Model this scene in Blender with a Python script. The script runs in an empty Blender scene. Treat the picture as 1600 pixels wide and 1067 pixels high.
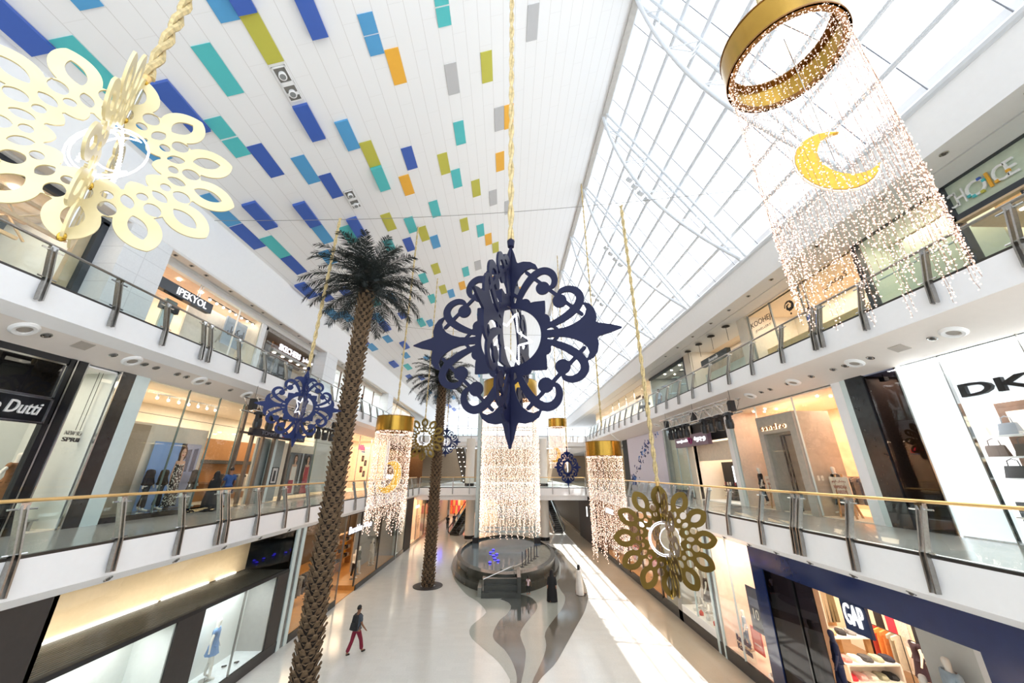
import bpy, bmesh, math, random
from mathutils import Vector, Matrix, Quaternion
import numpy as np
random.seed(7)
PI = math.pi
SC = bpy.context.scene
COL = SC.collection

# ------------------------------------------------------------------ camera, sky, sun, exposure
CZ = 7.28
cam = bpy.data.objects.new('camera', bpy.data.cameras.new('camera'))
COL.objects.link(cam)
cam.data.sensor_width = 36.0
cam.data.lens = 550.0 / 1600.0 * 36.0
cam.data.clip_start = 0.05
cam.data.clip_end = 400
pitch, yaw, roll = math.radians(20.35), math.radians(-0.7813), math.radians(0.172)
cam.matrix_world = Matrix.Translation((0, 0, CZ)) @ Matrix.Rotation(yaw, 4, 'Z') @ Matrix.Rotation(PI / 2 + pitch, 4, 'X') @ Matrix.Rotation(roll, 4, 'Z')
SC.camera = cam

world = bpy.data.worlds.new('sky')
SC.world = world
world.use_nodes = True
bg = world.node_tree.nodes['Background']
bg.inputs[0].default_value = (0.88, 0.94, 1.0, 1)
bg.inputs[1].default_value = 1.28

sun = bpy.data.objects.new('sun', bpy.data.lights.new('sun', 'SUN'))
sun.data.energy = 6
sun.data.angle = 0.012
sun.data.color = (1, .96, .9)
sd = Vector((-0.25, 0.22, -1)).normalized()
sun.rotation_euler = sd.to_track_quat('-Z', 'Y').to_euler()
sun.location = (30, 10, 80)
COL.objects.link(sun)

SC.view_settings.view_transform = 'Standard'
SC.view_settings.look = 'None'
SC.view_settings.gamma = 1
SC.view_settings.use_curve_mapping = False
SC.view_settings.exposure = 1.05
cy = SC.cycles
cy.max_bounces = 10
cy.diffuse_bounces = 6
cy.glossy_bounces = 4
cy.transmission_bounces = 6
cy.transparent_max_bounces = 40
cy.sample_clamp_indirect = 8
cy.caustics_reflective = False
cy.caustics_refractive = False
cy.use_denoising = True

# ------------------------------------------------------------------ materials
def srgb(h):
    h = h.lstrip('#')
    c = [int(h[i:i + 2], 16) / 255 for i in (0, 2, 4)]
    return tuple(x / 12.92 if x <= .04045 else ((x + .055) / 1.055) ** 2.4 for x in c)

MATS = {}
def mat(name, hexcol, rough=.5, metal=0., var=.06, scale=6., bump=0., spec=.5, emit=None, es=0., coat=0.):
    if name in MATS: return MATS[name]
    m = bpy.data.materials.new(name); m.use_nodes = True
    nt = m.node_tree; b = nt.nodes['Principled BSDF']
    c = srgb(hexcol)
    b.inputs['Roughness'].default_value = rough
    b.inputs['Metallic'].default_value = metal
    b.inputs['Specular IOR Level'].default_value = spec
    if coat: b.inputs['Coat Weight'].default_value = coat; b.inputs['Coat Roughness'].default_value = .05
    tc = nt.nodes.new('ShaderNodeTexCoord')
    nz = nt.nodes.new('ShaderNodeTexNoise'); nz.inputs['Scale'].default_value = scale; nz.inputs['Detail'].default_value = 4
    nt.links.new(tc.outputs['Object'], nz.inputs['Vector'])
    rp = nt.nodes.new('ShaderNodeValToRGB')
    rp.color_ramp.elements[0].position = .3; rp.color_ramp.elements[1].position = .7
    rp.color_ramp.elements[0].color = (*[x * (1 - var) for x in c], 1)
    rp.color_ramp.elements[1].color = (*[min(1, x * (1 + var)) for x in c], 1)
    nt.links.new(nz.outputs['Fac'], rp.inputs['Fac']); nt.links.new(rp.outputs['Color'], b.inputs['Base Color'])
    if bump:
        bp = nt.nodes.new('ShaderNodeBump'); bp.inputs['Strength'].default_value = bump; bp.inputs['Distance'].default_value = .02
        nt.links.new(nz.outputs['Fac'], bp.inputs['Height']); nt.links.new(bp.outputs['Normal'], b.inputs['Normal'])
    if emit:
        b.inputs['Emission Color'].default_value = (*srgb(emit), 1); b.inputs['Emission Strength'].default_value = es
        try: m.cycles.emission_sampling = 'NONE' if es < 30 else 'AUTO'
        except Exception: pass
    MATS[name] = m
    return m

def glow(name, hexcol, strength, sample='NONE'):
    if name in MATS: return MATS[name]
    m = bpy.data.materials.new(name); m.use_nodes = True
    nt = m.node_tree; nt.nodes.clear()
    o = nt.nodes.new('ShaderNodeOutputMaterial'); e = nt.nodes.new('ShaderNodeEmission')
    e.inputs[0].default_value = (*srgb(hexcol), 1); e.inputs[1].default_value = strength
    nt.links.new(e.outputs[0], o.inputs[0]); m.cycles.emission_sampling = sample
    MATS[name] = m
    return m

def glass(name, tint=(1, 1, 1), ior=1.45, rough=.0, frost=0., haze=0., hazecol=(.8, .9, .88), graze=.8):
    if name in MATS: return MATS[name]
    m = bpy.data.materials.new(name); m.use_nodes = True
    nt = m.node_tree; nt.nodes.clear(); L = nt.links
    o = nt.nodes.new('ShaderNodeOutputMaterial')
    t = nt.nodes.new('ShaderNodeBsdfTransparent'); t.inputs[0].default_value = (*tint, 1)
    g = nt.nodes.new('ShaderNodeBsdfGlossy'); g.inputs['Roughness'].default_value = rough
    lw = nt.nodes.new('ShaderNodeLayerWeight'); lw.inputs[0].default_value = .5
    pw = nt.nodes.new('ShaderNodeMath'); pw.operation = 'POWER'; pw.inputs[1].default_value = 5
    L.new(lw.outputs['Facing'], pw.inputs[0])
    f0 = ((ior - 1) / (ior + 1)) ** 2
    fr = nt.nodes.new('ShaderNodeMath'); fr.operation = 'MULTIPLY_ADD'; fr.inputs[1].default_value = graze - f0; fr.inputs[2].default_value = f0
    L.new(pw.outputs[0], fr.inputs[0])
    body = t.outputs[0]
    if frost:
        tr = nt.nodes.new('ShaderNodeBsdfTranslucent'); tr.inputs[0].default_value = (.40, .42, .45, 1)
        mx = nt.nodes.new('ShaderNodeMixShader'); mx.inputs[0].default_value = frost
        L.new(body, mx.inputs[1]); L.new(tr.outputs[0], mx.inputs[2]); body = mx.outputs[0]
    if haze:
        df = nt.nodes.new('ShaderNodeBsdfDiffuse'); df.inputs[0].default_value = (*hazecol, 1)
        mx = nt.nodes.new('ShaderNodeMixShader'); mx.inputs[0].default_value = haze
        L.new(body, mx.inputs[1]); L.new(df.outputs[0], mx.inputs[2]); body = mx.outputs[0]
    mm = nt.nodes.new('ShaderNodeMixShader')
    L.new(fr.outputs[0], mm.inputs[0]); L.new(body, mm.inputs[1]); L.new(g.outputs[0], mm.inputs[2])
    L.new(mm.outputs[0], o.inputs[0])
    MATS[name] = m
    return m

WHITE = mat('white_paint', '#f1f1f0', .55, var=.01)
WHITE2 = mat('white_fascia', '#f2f3f4', .35, var=.01)
CREAM = mat('cream_stone', '#dfd6c4', .3, var=.04, scale=2)
SOFFIT = mat('soffit_paint', '#e6dfd8', .6, var=.01)
STEEL = mat('brushed_steel', '#a5a29d', .32, 1., var=.1, scale=20)
CHROME = mat('chrome', '#c9c9c7', .12, 1., var=.02)
DKSTEEL = mat('dark_steel', '#4b4947', .4, .8, var=.08)
BLACK = mat('black_gloss', '#16171a', .12, var=.1)
BLACKM = mat('black_matte', '#1d1d1f', .6, var=.1)
CHAR = mat('charcoal_panel', '#34302e', .5, var=.08)
BRASS = mat('brass_rail', '#e0b878', .35, .3, var=.04)
GOLD = mat('gold_sheet', '#c9a445', .25, 1., var=.12, scale=3)
OLDGOLD = mat('gold_plate', '#675220', .36, .75, var=.14, scale=1.3)
NAVY = mat('navy_plate', '#0f1333', .5, var=.06, spec=.25)
NAVYB = mat('navy_blue_plate', '#182758', .45, var=.06, spec=.3)
PALE = mat('pale_glass_panel', '#cfdcdc', .12, var=.02)
TUBE = mat('white_steel_tube', '#d6dade', .4, var=.02)
BULB = glow('warm_bulb', '#ffd8c0', 1.7)
LED = glow('white_led', '#f2f3ff', 1.5)
BLUELED = glow('blue_led', '#4038ff', 2.5)
LAMPW = glow('lamp_disc', '#fff1dc', 9.0)
LAMPD = mat('lamp_disc_soft', '#a39c93', .4)
GLASSR = glass('rail_glass', (.93, .97, .96), 1.35)
GLASSS = glass('shop_glass', (.97, .99, .98), 1.42)
GLASSK = glass('skylight_glass', (.97, .98, 1), 1.3, graze=.15)
GLASSF = glass('sun_stopping_skylight_glass', (.97, .98, 1), 1.3, frost=.96, graze=.1)  # frosting added so direct sun passes only the lower rows

# ------------------------------------------------------------------ mesh collector
class G:
    def __init__(s): s.v = []; s.f = []; s.m = []; s.cur = 0
    def add(s, vs, fs, mi=None):
        o = len(s.v); s.v += [tuple(p) for p in vs]; mi = s.cur if mi is None else mi
        for f in fs: s.f.append([i + o for i in f]); s.m.append(mi)
    def box(s, x0, x1, y0, y1, z0, z1, mi=None):
        x0, x1 = min(x0, x1), max(x0, x1); y0, y1 = min(y0, y1), max(y0, y1); z0, z1 = min(z0, z1), max(z0, z1)
        s.add([(x0, y0, z0), (x1, y0, z0), (x1, y1, z0), (x0, y1, z0), (x0, y0, z1), (x1, y0, z1), (x1, y1, z1), (x0, y1, z1)],
              [(0, 3, 2, 1), (4, 5, 6, 7), (0, 1, 5, 4), (1, 2, 6, 5), (2, 3, 7, 6), (3, 0, 4, 7)], mi)
    def hexa(s, b, t, mi=None):   # bottom 4 pts, top 4 pts
        s.add(list(b) + list(t), [(0, 3, 2, 1), (4, 5, 6, 7), (0, 1, 5, 4), (1, 2, 6, 5), (2, 3, 7, 6), (3, 0, 4, 7)], mi)
    def bar(s, p, q, w, h, up=(0, 0, 1), mi=None):
        p, q = Vector(p), Vector(q); d = (q - p).normalized(); u = Vector(up)
        a = d.cross(u)
        if a.length < 1e-5: a = d.cross(Vector((1, 0, 0)))
        a.normalize(); b = a.cross(d)
        k = [a * (i * w / 2) + b * (j * h / 2) for i, j in ((-1, -1), (1, -1), (1, 1), (-1, 1))]
        s.hexa([p + e for e in k], [q + e for e in k], mi)
    def path(s, pts, r, n=8, mi=None, cap=True, closed=False):
        pts = [Vector(p) for p in pts]; N = len(pts); rs = r if isinstance(r, (list, tuple)) else [r] * N
        vs = []; prev = None
        for i, p in enumerate(pts):
            if closed: d = pts[(i + 1) % N] - pts[i - 1]
            else: d = pts[min(i + 1, N - 1)] - pts[max(i - 1, 0)]
            d.normalize()
            if prev is None:
                a = d.cross(Vector((0, 0, 1)))
                if a.length < 1e-3: a = d.cross(Vector((1, 0, 0)))
            else: a = prev - d * prev.dot(d)
            a.normalize(); prev = a; b = d.cross(a)
            for k in range(n):
                t = 2 * PI * k / n; vs.append(p + (a * math.cos(t) + b * math.sin(t)) * rs[i])
        fs = []
        for i in range(N if closed else N - 1):
            j = (i + 1) % N
            for k in range(n): fs.append((i * n + k, i * n + (k + 1) % n, j * n + (k + 1) % n, j * n + k))
        if cap and not closed: fs.append(tuple(range(n - 1, -1, -1))); fs.append(tuple((N - 1) * n + k for k in range(n)))
        s.add(vs, fs, mi)
    def tube(s, p, q, r, n=8, mi=None, r2=None): s.path([p, q], [r, r if r2 is None else r2], n, mi)
    def lathe(s, prof, n=24, c=(0, 0), mi=None, sx=1, sy=1, a0=0):
        vs = []; fs = []; N = len(prof)
        for r, z in prof:
            for k in range(n): t = a0 + 2 * PI * k / n; vs.append((c[0] + r * sx * math.cos(t), c[1] + r * sy * math.sin(t), z))
        for i in range(N - 1):
            for k in range(n): fs.append((i * n + k, i * n + (k + 1) % n, (i + 1) * n + (k + 1) % n, (i + 1) * n + k))
        if prof[0] == prof[-1]: pass
        elif prof[0][0] > 1e-6: fs.append(tuple(range(n - 1, -1, -1)))
        if prof[0] != prof[-1] and prof[-1][0] > 1e-6: fs.append(tuple((N - 1) * n + k for k in range(n)))
        s.add(vs, fs, mi)
    def ball(s, c, r, n=8, m=6, mi=None, sc=(1, 1, 1)):
        vs = []; fs = []
        for i in range(m + 1):
            p = PI * i / m
            for k in range(n): t = 2 * PI * k / n; vs.append((c[0] + r * sc[0] * math.sin(p) * math.cos(t), c[1] + r * sc[1] * math.sin(p) * math.sin(t), c[2] - r * sc[2] * math.cos(p)))
        for i in range(m):
            for k in range(n): fs.append((i * n + k, i * n + (k + 1) % n, (i + 1) * n + (k + 1) % n, (i + 1) * n + k))
        s.add(vs, fs, mi)
    def octa(s, c, r, mi=None):
        x, y, z = c
        s.add([(x + r, y, z), (x - r, y, z), (x, y + r, z), (x, y - r, z), (x, y, z + r), (x, y, z - r)],
              [(0, 2, 4), (2, 1, 4), (1, 3, 4), (3, 0, 4), (2, 0, 5), (1, 2, 5), (3, 1, 5), (0, 3, 5)], mi)
    def prism(s, poly, fn, w0, w1, mi=None):
        n = len(poly)
        vs = [fn(a, b, w0) for a, b in poly] + [fn(a, b, w1) for a, b in poly]
        fs = [tuple(range(n - 1, -1, -1)), tuple(range(n, 2 * n))] + [(i, (i + 1) % n, n + (i + 1) % n, n + i) for i in range(n)]
        s.add(vs, fs, mi)
    def merge(s, o, mi=None):
        k = len(s.v); s.v += o.v
        for f, m in zip(o.f, o.m): s.f.append([i + k for i in f]); s.m.append(m if mi is None else mi)
    def mesh(s, name, mats, smooth=False):
        me = bpy.data.meshes.new(name); me.from_pydata([tuple(p) for p in s.v], [], s.f)
        mats = mats if isinstance(mats, (list, tuple)) else [mats]
        for m in mats: me.materials.append(m)
        if len(mats) > 1: me.polygons.foreach_set('material_index', s.m)
        bm = bmesh.new(); bm.from_mesh(me); bmesh.ops.recalc_face_normals(bm, faces=bm.faces); bm.to_mesh(me); bm.free()
        if smooth:
            me.polygons.foreach_set('use_smooth', [True] * len(me.polygons))
            try: me.set_sharp_from_angle(angle=math.radians(40))
            except Exception: pass
        return me
    def build(s, name, mats, parent=None, smooth=False, loc=None, rotz=0):
        o = bpy.data.objects.new(name, s.mesh(name, mats, smooth)); COL.objects.link(o)
        if parent: o.parent = parent
        if loc: o.location = loc
        if rotz: o.rotation_euler = (0, 0, rotz)
        return o

def thing(name, label, cat, loc=(0, 0, 0), rotz=0, group=None):
    o = bpy.data.objects.new(name, None); COL.objects.link(o)
    o.location = loc; o.rotation_euler = (0, 0, rotz); o.empty_display_size = .2
    o['label'] = label; o['category'] = cat
    if group: o['group'] = group
    return o
def tag(o, label, cat, group=None, kind=None):
    o['label'] = label; o['category'] = cat
    if group: o['group'] = group
    if kind: o['kind'] = kind
    return o
def struct(name, g, mats, parent=None, smooth=False):
    o = g.build(name, mats, parent, smooth)
    if not parent: o['kind'] = 'structure'
    return o
def kids(o): return list(o.children)
def dup(root, loc=None, rotz=None, label=None, group=None, scale=None):
    r = root.copy(); COL.objects.link(r)
    if loc is not None: r.location = loc
    if rotz is not None: r.rotation_euler = (0, 0, rotz)
    if scale: r.scale = (scale,) * 3
    if label: r['label'] = label
    if group: r['group'] = group
    for ch in CH.get(root.name, []):
        c = ch.copy(); COL.objects.link(c); c.parent = r
        for g_ in CH.get(ch.name, []):
            d = g_.copy(); COL.objects.link(d); d.parent = c
    return r
CH = {}
def remember(root):
    """note the child list of a finished thing so that copies are cheap"""
    m = {}
    for o in COL.objects:
        if o.parent: m.setdefault(o.parent.name, []).append(o)
    CH[root.name] = m.get(root.name, [])
    for c in CH[root.name]: CH[c.name] = m.get(c.name, [])

# ------------------------------------------------------------------ wall faces: y along the mall, z up, d depth behind the wall plane
class Face:
    def __init__(s, side, X): s.s = side; s.X = X
    def p(s, y, z, d): return (s.X + s.s * d, y, z)
    def box(s, g, y0, y1, z0, z1, d0, d1, mi=None):
        g.box(s.X + s.s * d0, s.X + s.s * d1, y0, y1, z0, z1, mi)
    def poly(s, g, pts, d0, d1, mi=None):
        g.prism(pts, lambda a, b, w: s.p(a, b, w), d0, d1, mi)
LG, L1, L2 = Face(-1, -9.9), Face(-1, -13.4), Face(-1, -16.2)
RG, R1, R2 = Face(1, 9.3), Face(1, 12.7), Face(1, 15.0)

def text_mesh(s, depth=.03, bold=0., shear=0., spacing=1.):
    cu = bpy.data.curves.new('t', 'FONT'); cu.body = s; cu.extrude = depth / 2; cu.offset = bold; cu.shear = shear; cu.space_character = spacing; cu.resolution_u = 3
    o = bpy.data.objects.new('t', cu); COL.objects.link(o)
    dg = bpy.context.evaluated_depsgraph_get()
    me = bpy.data.meshes.new_from_object(o.evaluated_get(dg))
    bpy.data.objects.remove(o); bpy.data.curves.remove(cu)
    return me
def sign_text(name, s, fn, w, h, material, parent=None, depth=.04, **k):
    """letters fitted in w x h; fn(u, v, n) gives the world point"""
    me = text_mesh(s, depth, **k)
    co = [v.co.copy() for v in me.vertices]
    x0, x1 = min(c.x for c in co), max(c.x for c in co); y0, y1 = min(c.y for c in co), max(c.y for c in co)
    for v, c in zip(me.vertices, co):
        v.co = fn((c.x - x0) / (x1 - x0) * w, (c.y - y0) / max(1e-6, y1 - y0) * h, c.z)
    me.materials.clear(); me.materials.append(material)
    o = bpy.data.objects.new(name, me); COL.objects.link(o)
    if parent: o.parent = parent
    return o
def wall_text(name, s, F, y, z, w, h, d, material, parent=None, **k):
    """text on a wall face; y,z = where the reading starts (lower corner); d negative = proud of the wall"""
    return sign_text(name, s, lambda u, v, n: Vector(F.p(y - F.s * u, z + v, d - n)), w, h, material, parent, **k)
# ------------------------------------------------------------------ setting: floor, slabs, roof
def tile_mat(name, c1, c2, rough, sx, sy, grout=.94, speck=0., offset=0., wall=False):
    m = bpy.data.materials.new(name); m.use_nodes = True
    nt = m.node_tree; L = nt.links; b = nt.nodes['Principled BSDF']; b.inputs['Roughness'].default_value = rough; b.inputs['Specular IOR Level'].default_value = .38
    tc = nt.nodes.new('ShaderNodeTexCoord'); br = nt.nodes.new('ShaderNodeTexBrick')
    br.offset = offset; br.inputs['Scale'].default_value = 1; br.inputs['Brick Width'].default_value = sx; br.inputs['Row Height'].default_value = sy
    br.inputs['Mortar Size'].default_value = .025 if wall else .006; br.inputs['Mortar Smooth'].default_value = 1
    a, c = srgb(c1), srgb(c2)
    br.inputs['Color1'].default_value = (*a, 1); br.inputs['Color2'].default_value = (*c, 1)
    br.inputs['Mortar'].default_value = (*[x * grout for x in a], 1)
    if wall:
        sp_ = nt.nodes.new('ShaderNodeSeparateXYZ'); cb_ = nt.nodes.new('ShaderNodeCombineXYZ'); L.new(tc.outputs['Object'], sp_.inputs[0]); L.new(sp_.outputs[1], cb_.inputs[0]); L.new(sp_.outputs[2], cb_.inputs[1]); L.new(cb_.outputs[0], br.inputs['Vector'])
    else: L.new(tc.outputs['Object'], br.inputs['Vector'])
    nz = nt.nodes.new('ShaderNodeTexNoise'); nz.inputs['Scale'].default_value = 14 if not speck else 38; nz.inputs['Detail'].default_value = 6
    L.new(tc.outputs['Object'], nz.inputs['Vector'])
    rp = nt.nodes.new('ShaderNodeMapRange'); rp.inputs[1].default_value = .3; rp.inputs[2].default_value = .7
    rp.inputs[3].default_value = 1 - .06 - speck; rp.inputs[4].default_value = 1 + speck
    L.new(nz.outputs['Fac'], rp.inputs[0])
    mu = nt.nodes.new('ShaderNodeMixRGB'); mu.blend_type = 'MULTIPLY'; mu.inputs[0].default_value = 1
    L.new(br.outputs['Color'], mu.inputs[1]); L.new(rp.outputs[0], mu.inputs[2]); L.new(mu.outputs[0], b.inputs['Base Color'])
    return m
FLOOR = tile_mat('pale_stone_tiles', '#d6d4cd', '#d1cfc8', .13, .6, .3, offset=.5)
FL_SPECK = tile_mat('speckled_grey_stone', '#9a9c92', '#9ea096', .14, 1.2, 1.2, .97, .12)
FL_DARK = tile_mat('dark_grey_stone', '#4a4c47', '#4e504b', .07, .9, .9, .95, .04)
FL_BROWN = tile_mat('brown_grey_stone', '#5f584d', '#635c51', .08, .9, .9, .95, .04)
FL_BEIGE = tile_mat('beige_stone', '#b4a48e', '#b8a892', .12, .6, .6, .95, .03)
FL_UP = tile_mat('upper_floor_stone', '#b9b6b0', '#b3b0aa', .15, .8, .8, .94, .03)
FL_WHITE = mat('white_stone_and_sun_strip', '#f0efec', .2, var=.02)
Y0, Y1 = -5.0, 80.0

g = G(); g.box(-21, 20, Y0, 84, -.3, 0); struct('floor', g, FLOOR)
CC1 = [(-4.48, 44.8), (-4.7, 37.6), (-4.5, 33.6), (-4.23, 32.1), (-3.6, 29.5), (-2.52, 26.6), (-1.72, 25.28), (-1.14, 23.9), (-1.08, 23.36), (-1.38, 22.5), (-1.7, 21.7), (-1.75, 20.9), (-1.5, 20.1), (-.95, 19.2), (-.3, 18.1), (.05, 17.2), (.19, 16.5), (-.1, 14.5), (-.9, 12.5)]
CC2 = [(-.36, 25.6), (.15, 25.06), (.32, 24.27), (.08, 23.18), (-.3, 22.35), (-.57, 20.92), (-.5, 20.06), (.02, 18.97), (.35, 17.75), (.44, 16.5), (.2, 14.5), (-.5, 12.5)]
CC3 = [(.82, 26.6), (1.5, 26.05), (1.85, 24.9), (1.72, 23.75), (1.09, 22.08), (.75, 20.9), (.76, 20.05), (.89, 18.96), (.79, 17.75), (.6, 16.5), (.3, 14.5), (-.3, 12.5)]
CC4 = [(3.84, 43), (4.64, 39.1), (4.62, 34.4), (4.0, 30.4), (3.64, 29.2), (3.63, 27.3), (3.71, 26.04), (3.34, 24.37), (2.66, 22.7), (2.14, 21.47), (1.88, 20.55), (1.85, 19.56), (1.64, 18.53), (1.28, 17.38), (1.0, 16.5), (.6, 14.5), (0, 12.5)]
CC5 = [(4.03, 43), (5.3, 40.3), (5.5, 36.1), (5.73, 32.1), (5.54, 28.9), (5.21, 26.34), (4.84, 24.9), (4.34, 23.38), (3.54, 21.46), (2.75, 19.55), (2.03, 17.87), (1.21, 16.5), (.7, 14.5), (.1, 12.5)]
def spline(pts, n=6):
    out = []; P = [pts[0]] + list(pts) + [pts[-1]]
    for i in range(1, len(P) - 2):
        p0, p1, p2, p3 = P[i - 1], P[i], P[i + 1], P[i + 2]
        for k in range(n):
            t = k / n
            out.append(tuple(.5 * (2 * b + (c - a) * t + (2 * a - 5 * b + 4 * c - d) * t * t + (3 * b - a - 3 * c + d) * t ** 3) for a, b, c, d in zip(p0, p1, p2, p3)))
    return out + [tuple(pts[-1])]
def resample(pts, n):
    L = [0]
    for a, b in zip(pts, pts[1:]): L.append(L[-1] + math.dist(a, b))
    out = []; j = 0
    for i in range(n):
        t = L[-1] * i / (n - 1)
        while j < len(L) - 2 and L[j + 1] < t: j += 1
        f = (t - L[j]) / max(1e-9, L[j + 1] - L[j]); out.append(tuple(a + (b - a) * f for a, b in zip(pts[j], pts[j + 1])))
    return out
def band(ca, cb, z, n=70):
    A, B = resample(spline(ca), n), resample(spline(cb), n); g = G()
    g.add([(x, y, z) for x, y in A] + [(x, y, z) for x, y in B], [(i, i + 1, n + i + 1, n + i) for i in range(n - 1)])
    return g
def ring_arc(a0, a1, rx, ry, cx=0., cy=35., n=14): return [(cx + rx * math.cos(math.radians(a0 + (a1 - a0) * i / n)), cy + ry * math.sin(math.radians(a0 + (a1 - a0) * i / n))) for i in range(n + 1)]
struct('floor_inlay', band(CC1, [(-3.6, 43)] + ring_arc(165, 262, 4.1, 8.4)[::2] + CC2, .004), FL_SPECK)
struct('floor_inlay', band(CC2, CC3, .006), FL_DARK)
struct('floor_inlay', band([(3.2, 43)] + ring_arc(15, -65, 3.9, 8.4)[::2] + CC3, CC4, .004), FL_SPECK)
struct('floor_inlay', band(CC4, CC5, .006), FL_BROWN)
g = G(); g.box(7.52, 9.3, Y0, 80, 0, .005); struct('floor_inlay', g, FL_BEIGE)
g = G(); g.box(7.42, 7.52, Y0, 80, 0, .006); struct('trim_1', g, FL_WHITE)

def ext(poly, y0, y1, name, m, parent=None):
    g = G(); g.prism(poly, lambda a, b, w: (a, w, b), y0, y1); return struct(name, g, m, parent)
ext([(-9.7, 5.62), (-9.7, 4.89), (-9.88, 4.7), (-17.5, 4.7), (-17.5, 5.62)], Y0, 80, 'floor_level_one_left', WHITE2)
ext([(8.87, 5.62), (8.87, 4.89), (9.27, 4.66), (17, 4.66), (17, 5.62)], Y0, 80, 'floor_level_one_right', WHITE2)
ext([(-12.25, 11.97), (-12.25, 11.18), (-13.4, 10.5), (-20.2, 10.5), (-20.2, 11.97)], Y0, 80, 'floor_level_two_left', WHITE2)
ext([(11.18, 11.97), (11.18, 11.18), (12.7, 10.55), (19.2, 10.55), (19.2, 11.97)], Y0, 80, 'floor_level_two_right', WHITE2)
g = G(); g.box(-17.4, -9.85, Y0, 80, 5.62, 5.63); struct('floor_level_one_left', g, FL_UP)
g = G(); g.box(9.35, 16.9, Y0, 80, 5.62, 5.63); struct('floor_level_one_right', g, FL_UP)
g = G(); g.box(8.95, 9.35, Y0, 80, 5.62, 5.632); struct('sunlit_strip', g, FL_WHITE)  # sunlit edge of the right walkway, painted as a white strip
g = G(); g.box(-20, -12.4, Y0, 80, 11.97, 11.98); g.box(11.3, 19, Y0, 80, 11.97, 11.98); struct('floor_level_two', g, FL_UP)
ext([(-15.0, 19.33), (-15.2, 16.8), (-15.25, 16.72), (-15.75, 16.72), (-15.75, 16.95), (-15.9, 16.95), (-15.9, 16.72), (-20.2, 16.72), (-20.2, 19.6), (-15.0, 19.6)], Y0, 84, 'wall_upper_left', WHITE)
ext([(12.5, 17.85), (12.9, 16.45), (13.85, 16.45), (13.85, 16.65), (14.0, 16.65), (14.0, 16.5), (19.2, 16.6), (19.2, 18.3), (12.5, 18.3)], Y0, 84, 'wall_upper_right', WHITE)
ext([(-12.27, 11.172), (-13.4, 10.492), (-13.4, 10.5), (-12.27, 11.18)], Y0, 80, 'trim_soffit_left', SOFFIT)
ext([(11.2, 11.168), (12.7, 10.542), (12.7, 10.55), (11.2, 11.176)], Y0, 80, 'trim_soffit_right', SOFFIT)
ext([(-15.28, 16.712), (-15.74, 16.712), (-15.74, 16.72), (-15.28, 16.72)], Y0, 80, 'trim_soffit_left', SOFFIT)
# closing walls
g = G()
g.box(-20.4, -20.2, Y0, 84, -.3, 20); struct('wall_left', g, WHITE)
g = G(); g.box(19.2, 19.4, Y0, 84, -.3, 19); struct('wall_right', g, WHITE)
g = G(); g.box(-20.4, 19.4, Y0 - .2, Y0, -.3, 4.7); struct('wall_back', g, WHITE)
g = G(); g.box(-15.2, 12.9, Y0 - .05, Y0, 4.7, 27); fill_gable = struct('window_4', g, GLASSK)  # unseen glazed gable added behind the camera to let in fill light
for i in range(13):
    g = G(); x = -14 + 2.2 * i; g.box(x - .06, x + .06, Y0 - .1, Y0 + .05, 4.7, 27); g.build('mullion', TUBE, fill_gable)
g = G(); g.box(-20.4, -15.2, Y0 - .2, Y0, 4.7, 19); g.box(12.9, 19.4, Y0 - .2, Y0, 4.7, 18.4); struct('wall_back', g, WHITE)

# ------------------------------------------------------------------ ceiling of white boards and coloured boards
def ceil_z(x): return 25.62 + .42 * x
mc = bpy.data.materials.new('ceiling_boards'); mc.use_nodes = True
nt = mc.node_tree; b = nt.nodes['Principled BSDF']; b.inputs['Roughness'].default_value = .6; L = nt.links
def mth(op, a, c=None, d=None):
    n = nt.nodes.new('ShaderNodeMath'); n.operation = op
    for i, v in enumerate((a, c, d)):
        if v is None: continue
        if isinstance(v, (int, float)): n.inputs[i].default_value = v
        else: L.new(v, n.inputs[i])
    return n.outputs[0]
tc = nt.nodes.new('ShaderNodeTexCoord'); sx = nt.nodes.new('ShaderNodeSeparateXYZ'); L.new(tc.outputs['Object'], sx.inputs[0])
xs = mth('DIVIDE', sx.outputs[0], 1.2915)
u = mth('ADD', mth('ADD', mth('MULTIPLY', xs, .984 / .396), mth('MULTIPLY', mth('MULTIPLY', xs, xs), .00892 / .396)), -.07 / .396 + .2329 + .5)
fu = mth('FRACT', u); du = mth('MINIMUM', fu, mth('SUBTRACT', 1, fu))
k = mth('FLOOR', u)
vy = mth('ADD', mth('DIVIDE', sx.outputs[1], 2.72), mth('MULTIPLY', k, .37))
fv = mth('FRACT', vy); dv = mth('MINIMUM', fv, mth('SUBTRACT', 1, fv))
ln = mth('MAXIMUM', mth('LESS_THAN', du, .014), mth('MULTIPLY', mth('LESS_THAN', dv, .003), .35))
mx = nt.nodes.new('ShaderNodeMixRGB'); L.new(ln, mx.inputs[0]); mx.inputs[1].default_value = (*srgb('#f0f0ef'), 1); mx.inputs[2].default_value = (*srgb('#d6d4d0'), 1)
L.new(mx.outputs[0], b.inputs['Base Color'])
g = G(); g.prism([(-15.0, ceil_z(-15.0)), (6.1, ceil_z(6.1)), (6.1, ceil_z(6.1) + .3), (-15.0, ceil_z(-15.0) + .3)], lambda a, b_, w: (a, w, b_), Y0, 84)
ceiling = struct('ceiling', g, mc)
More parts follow.
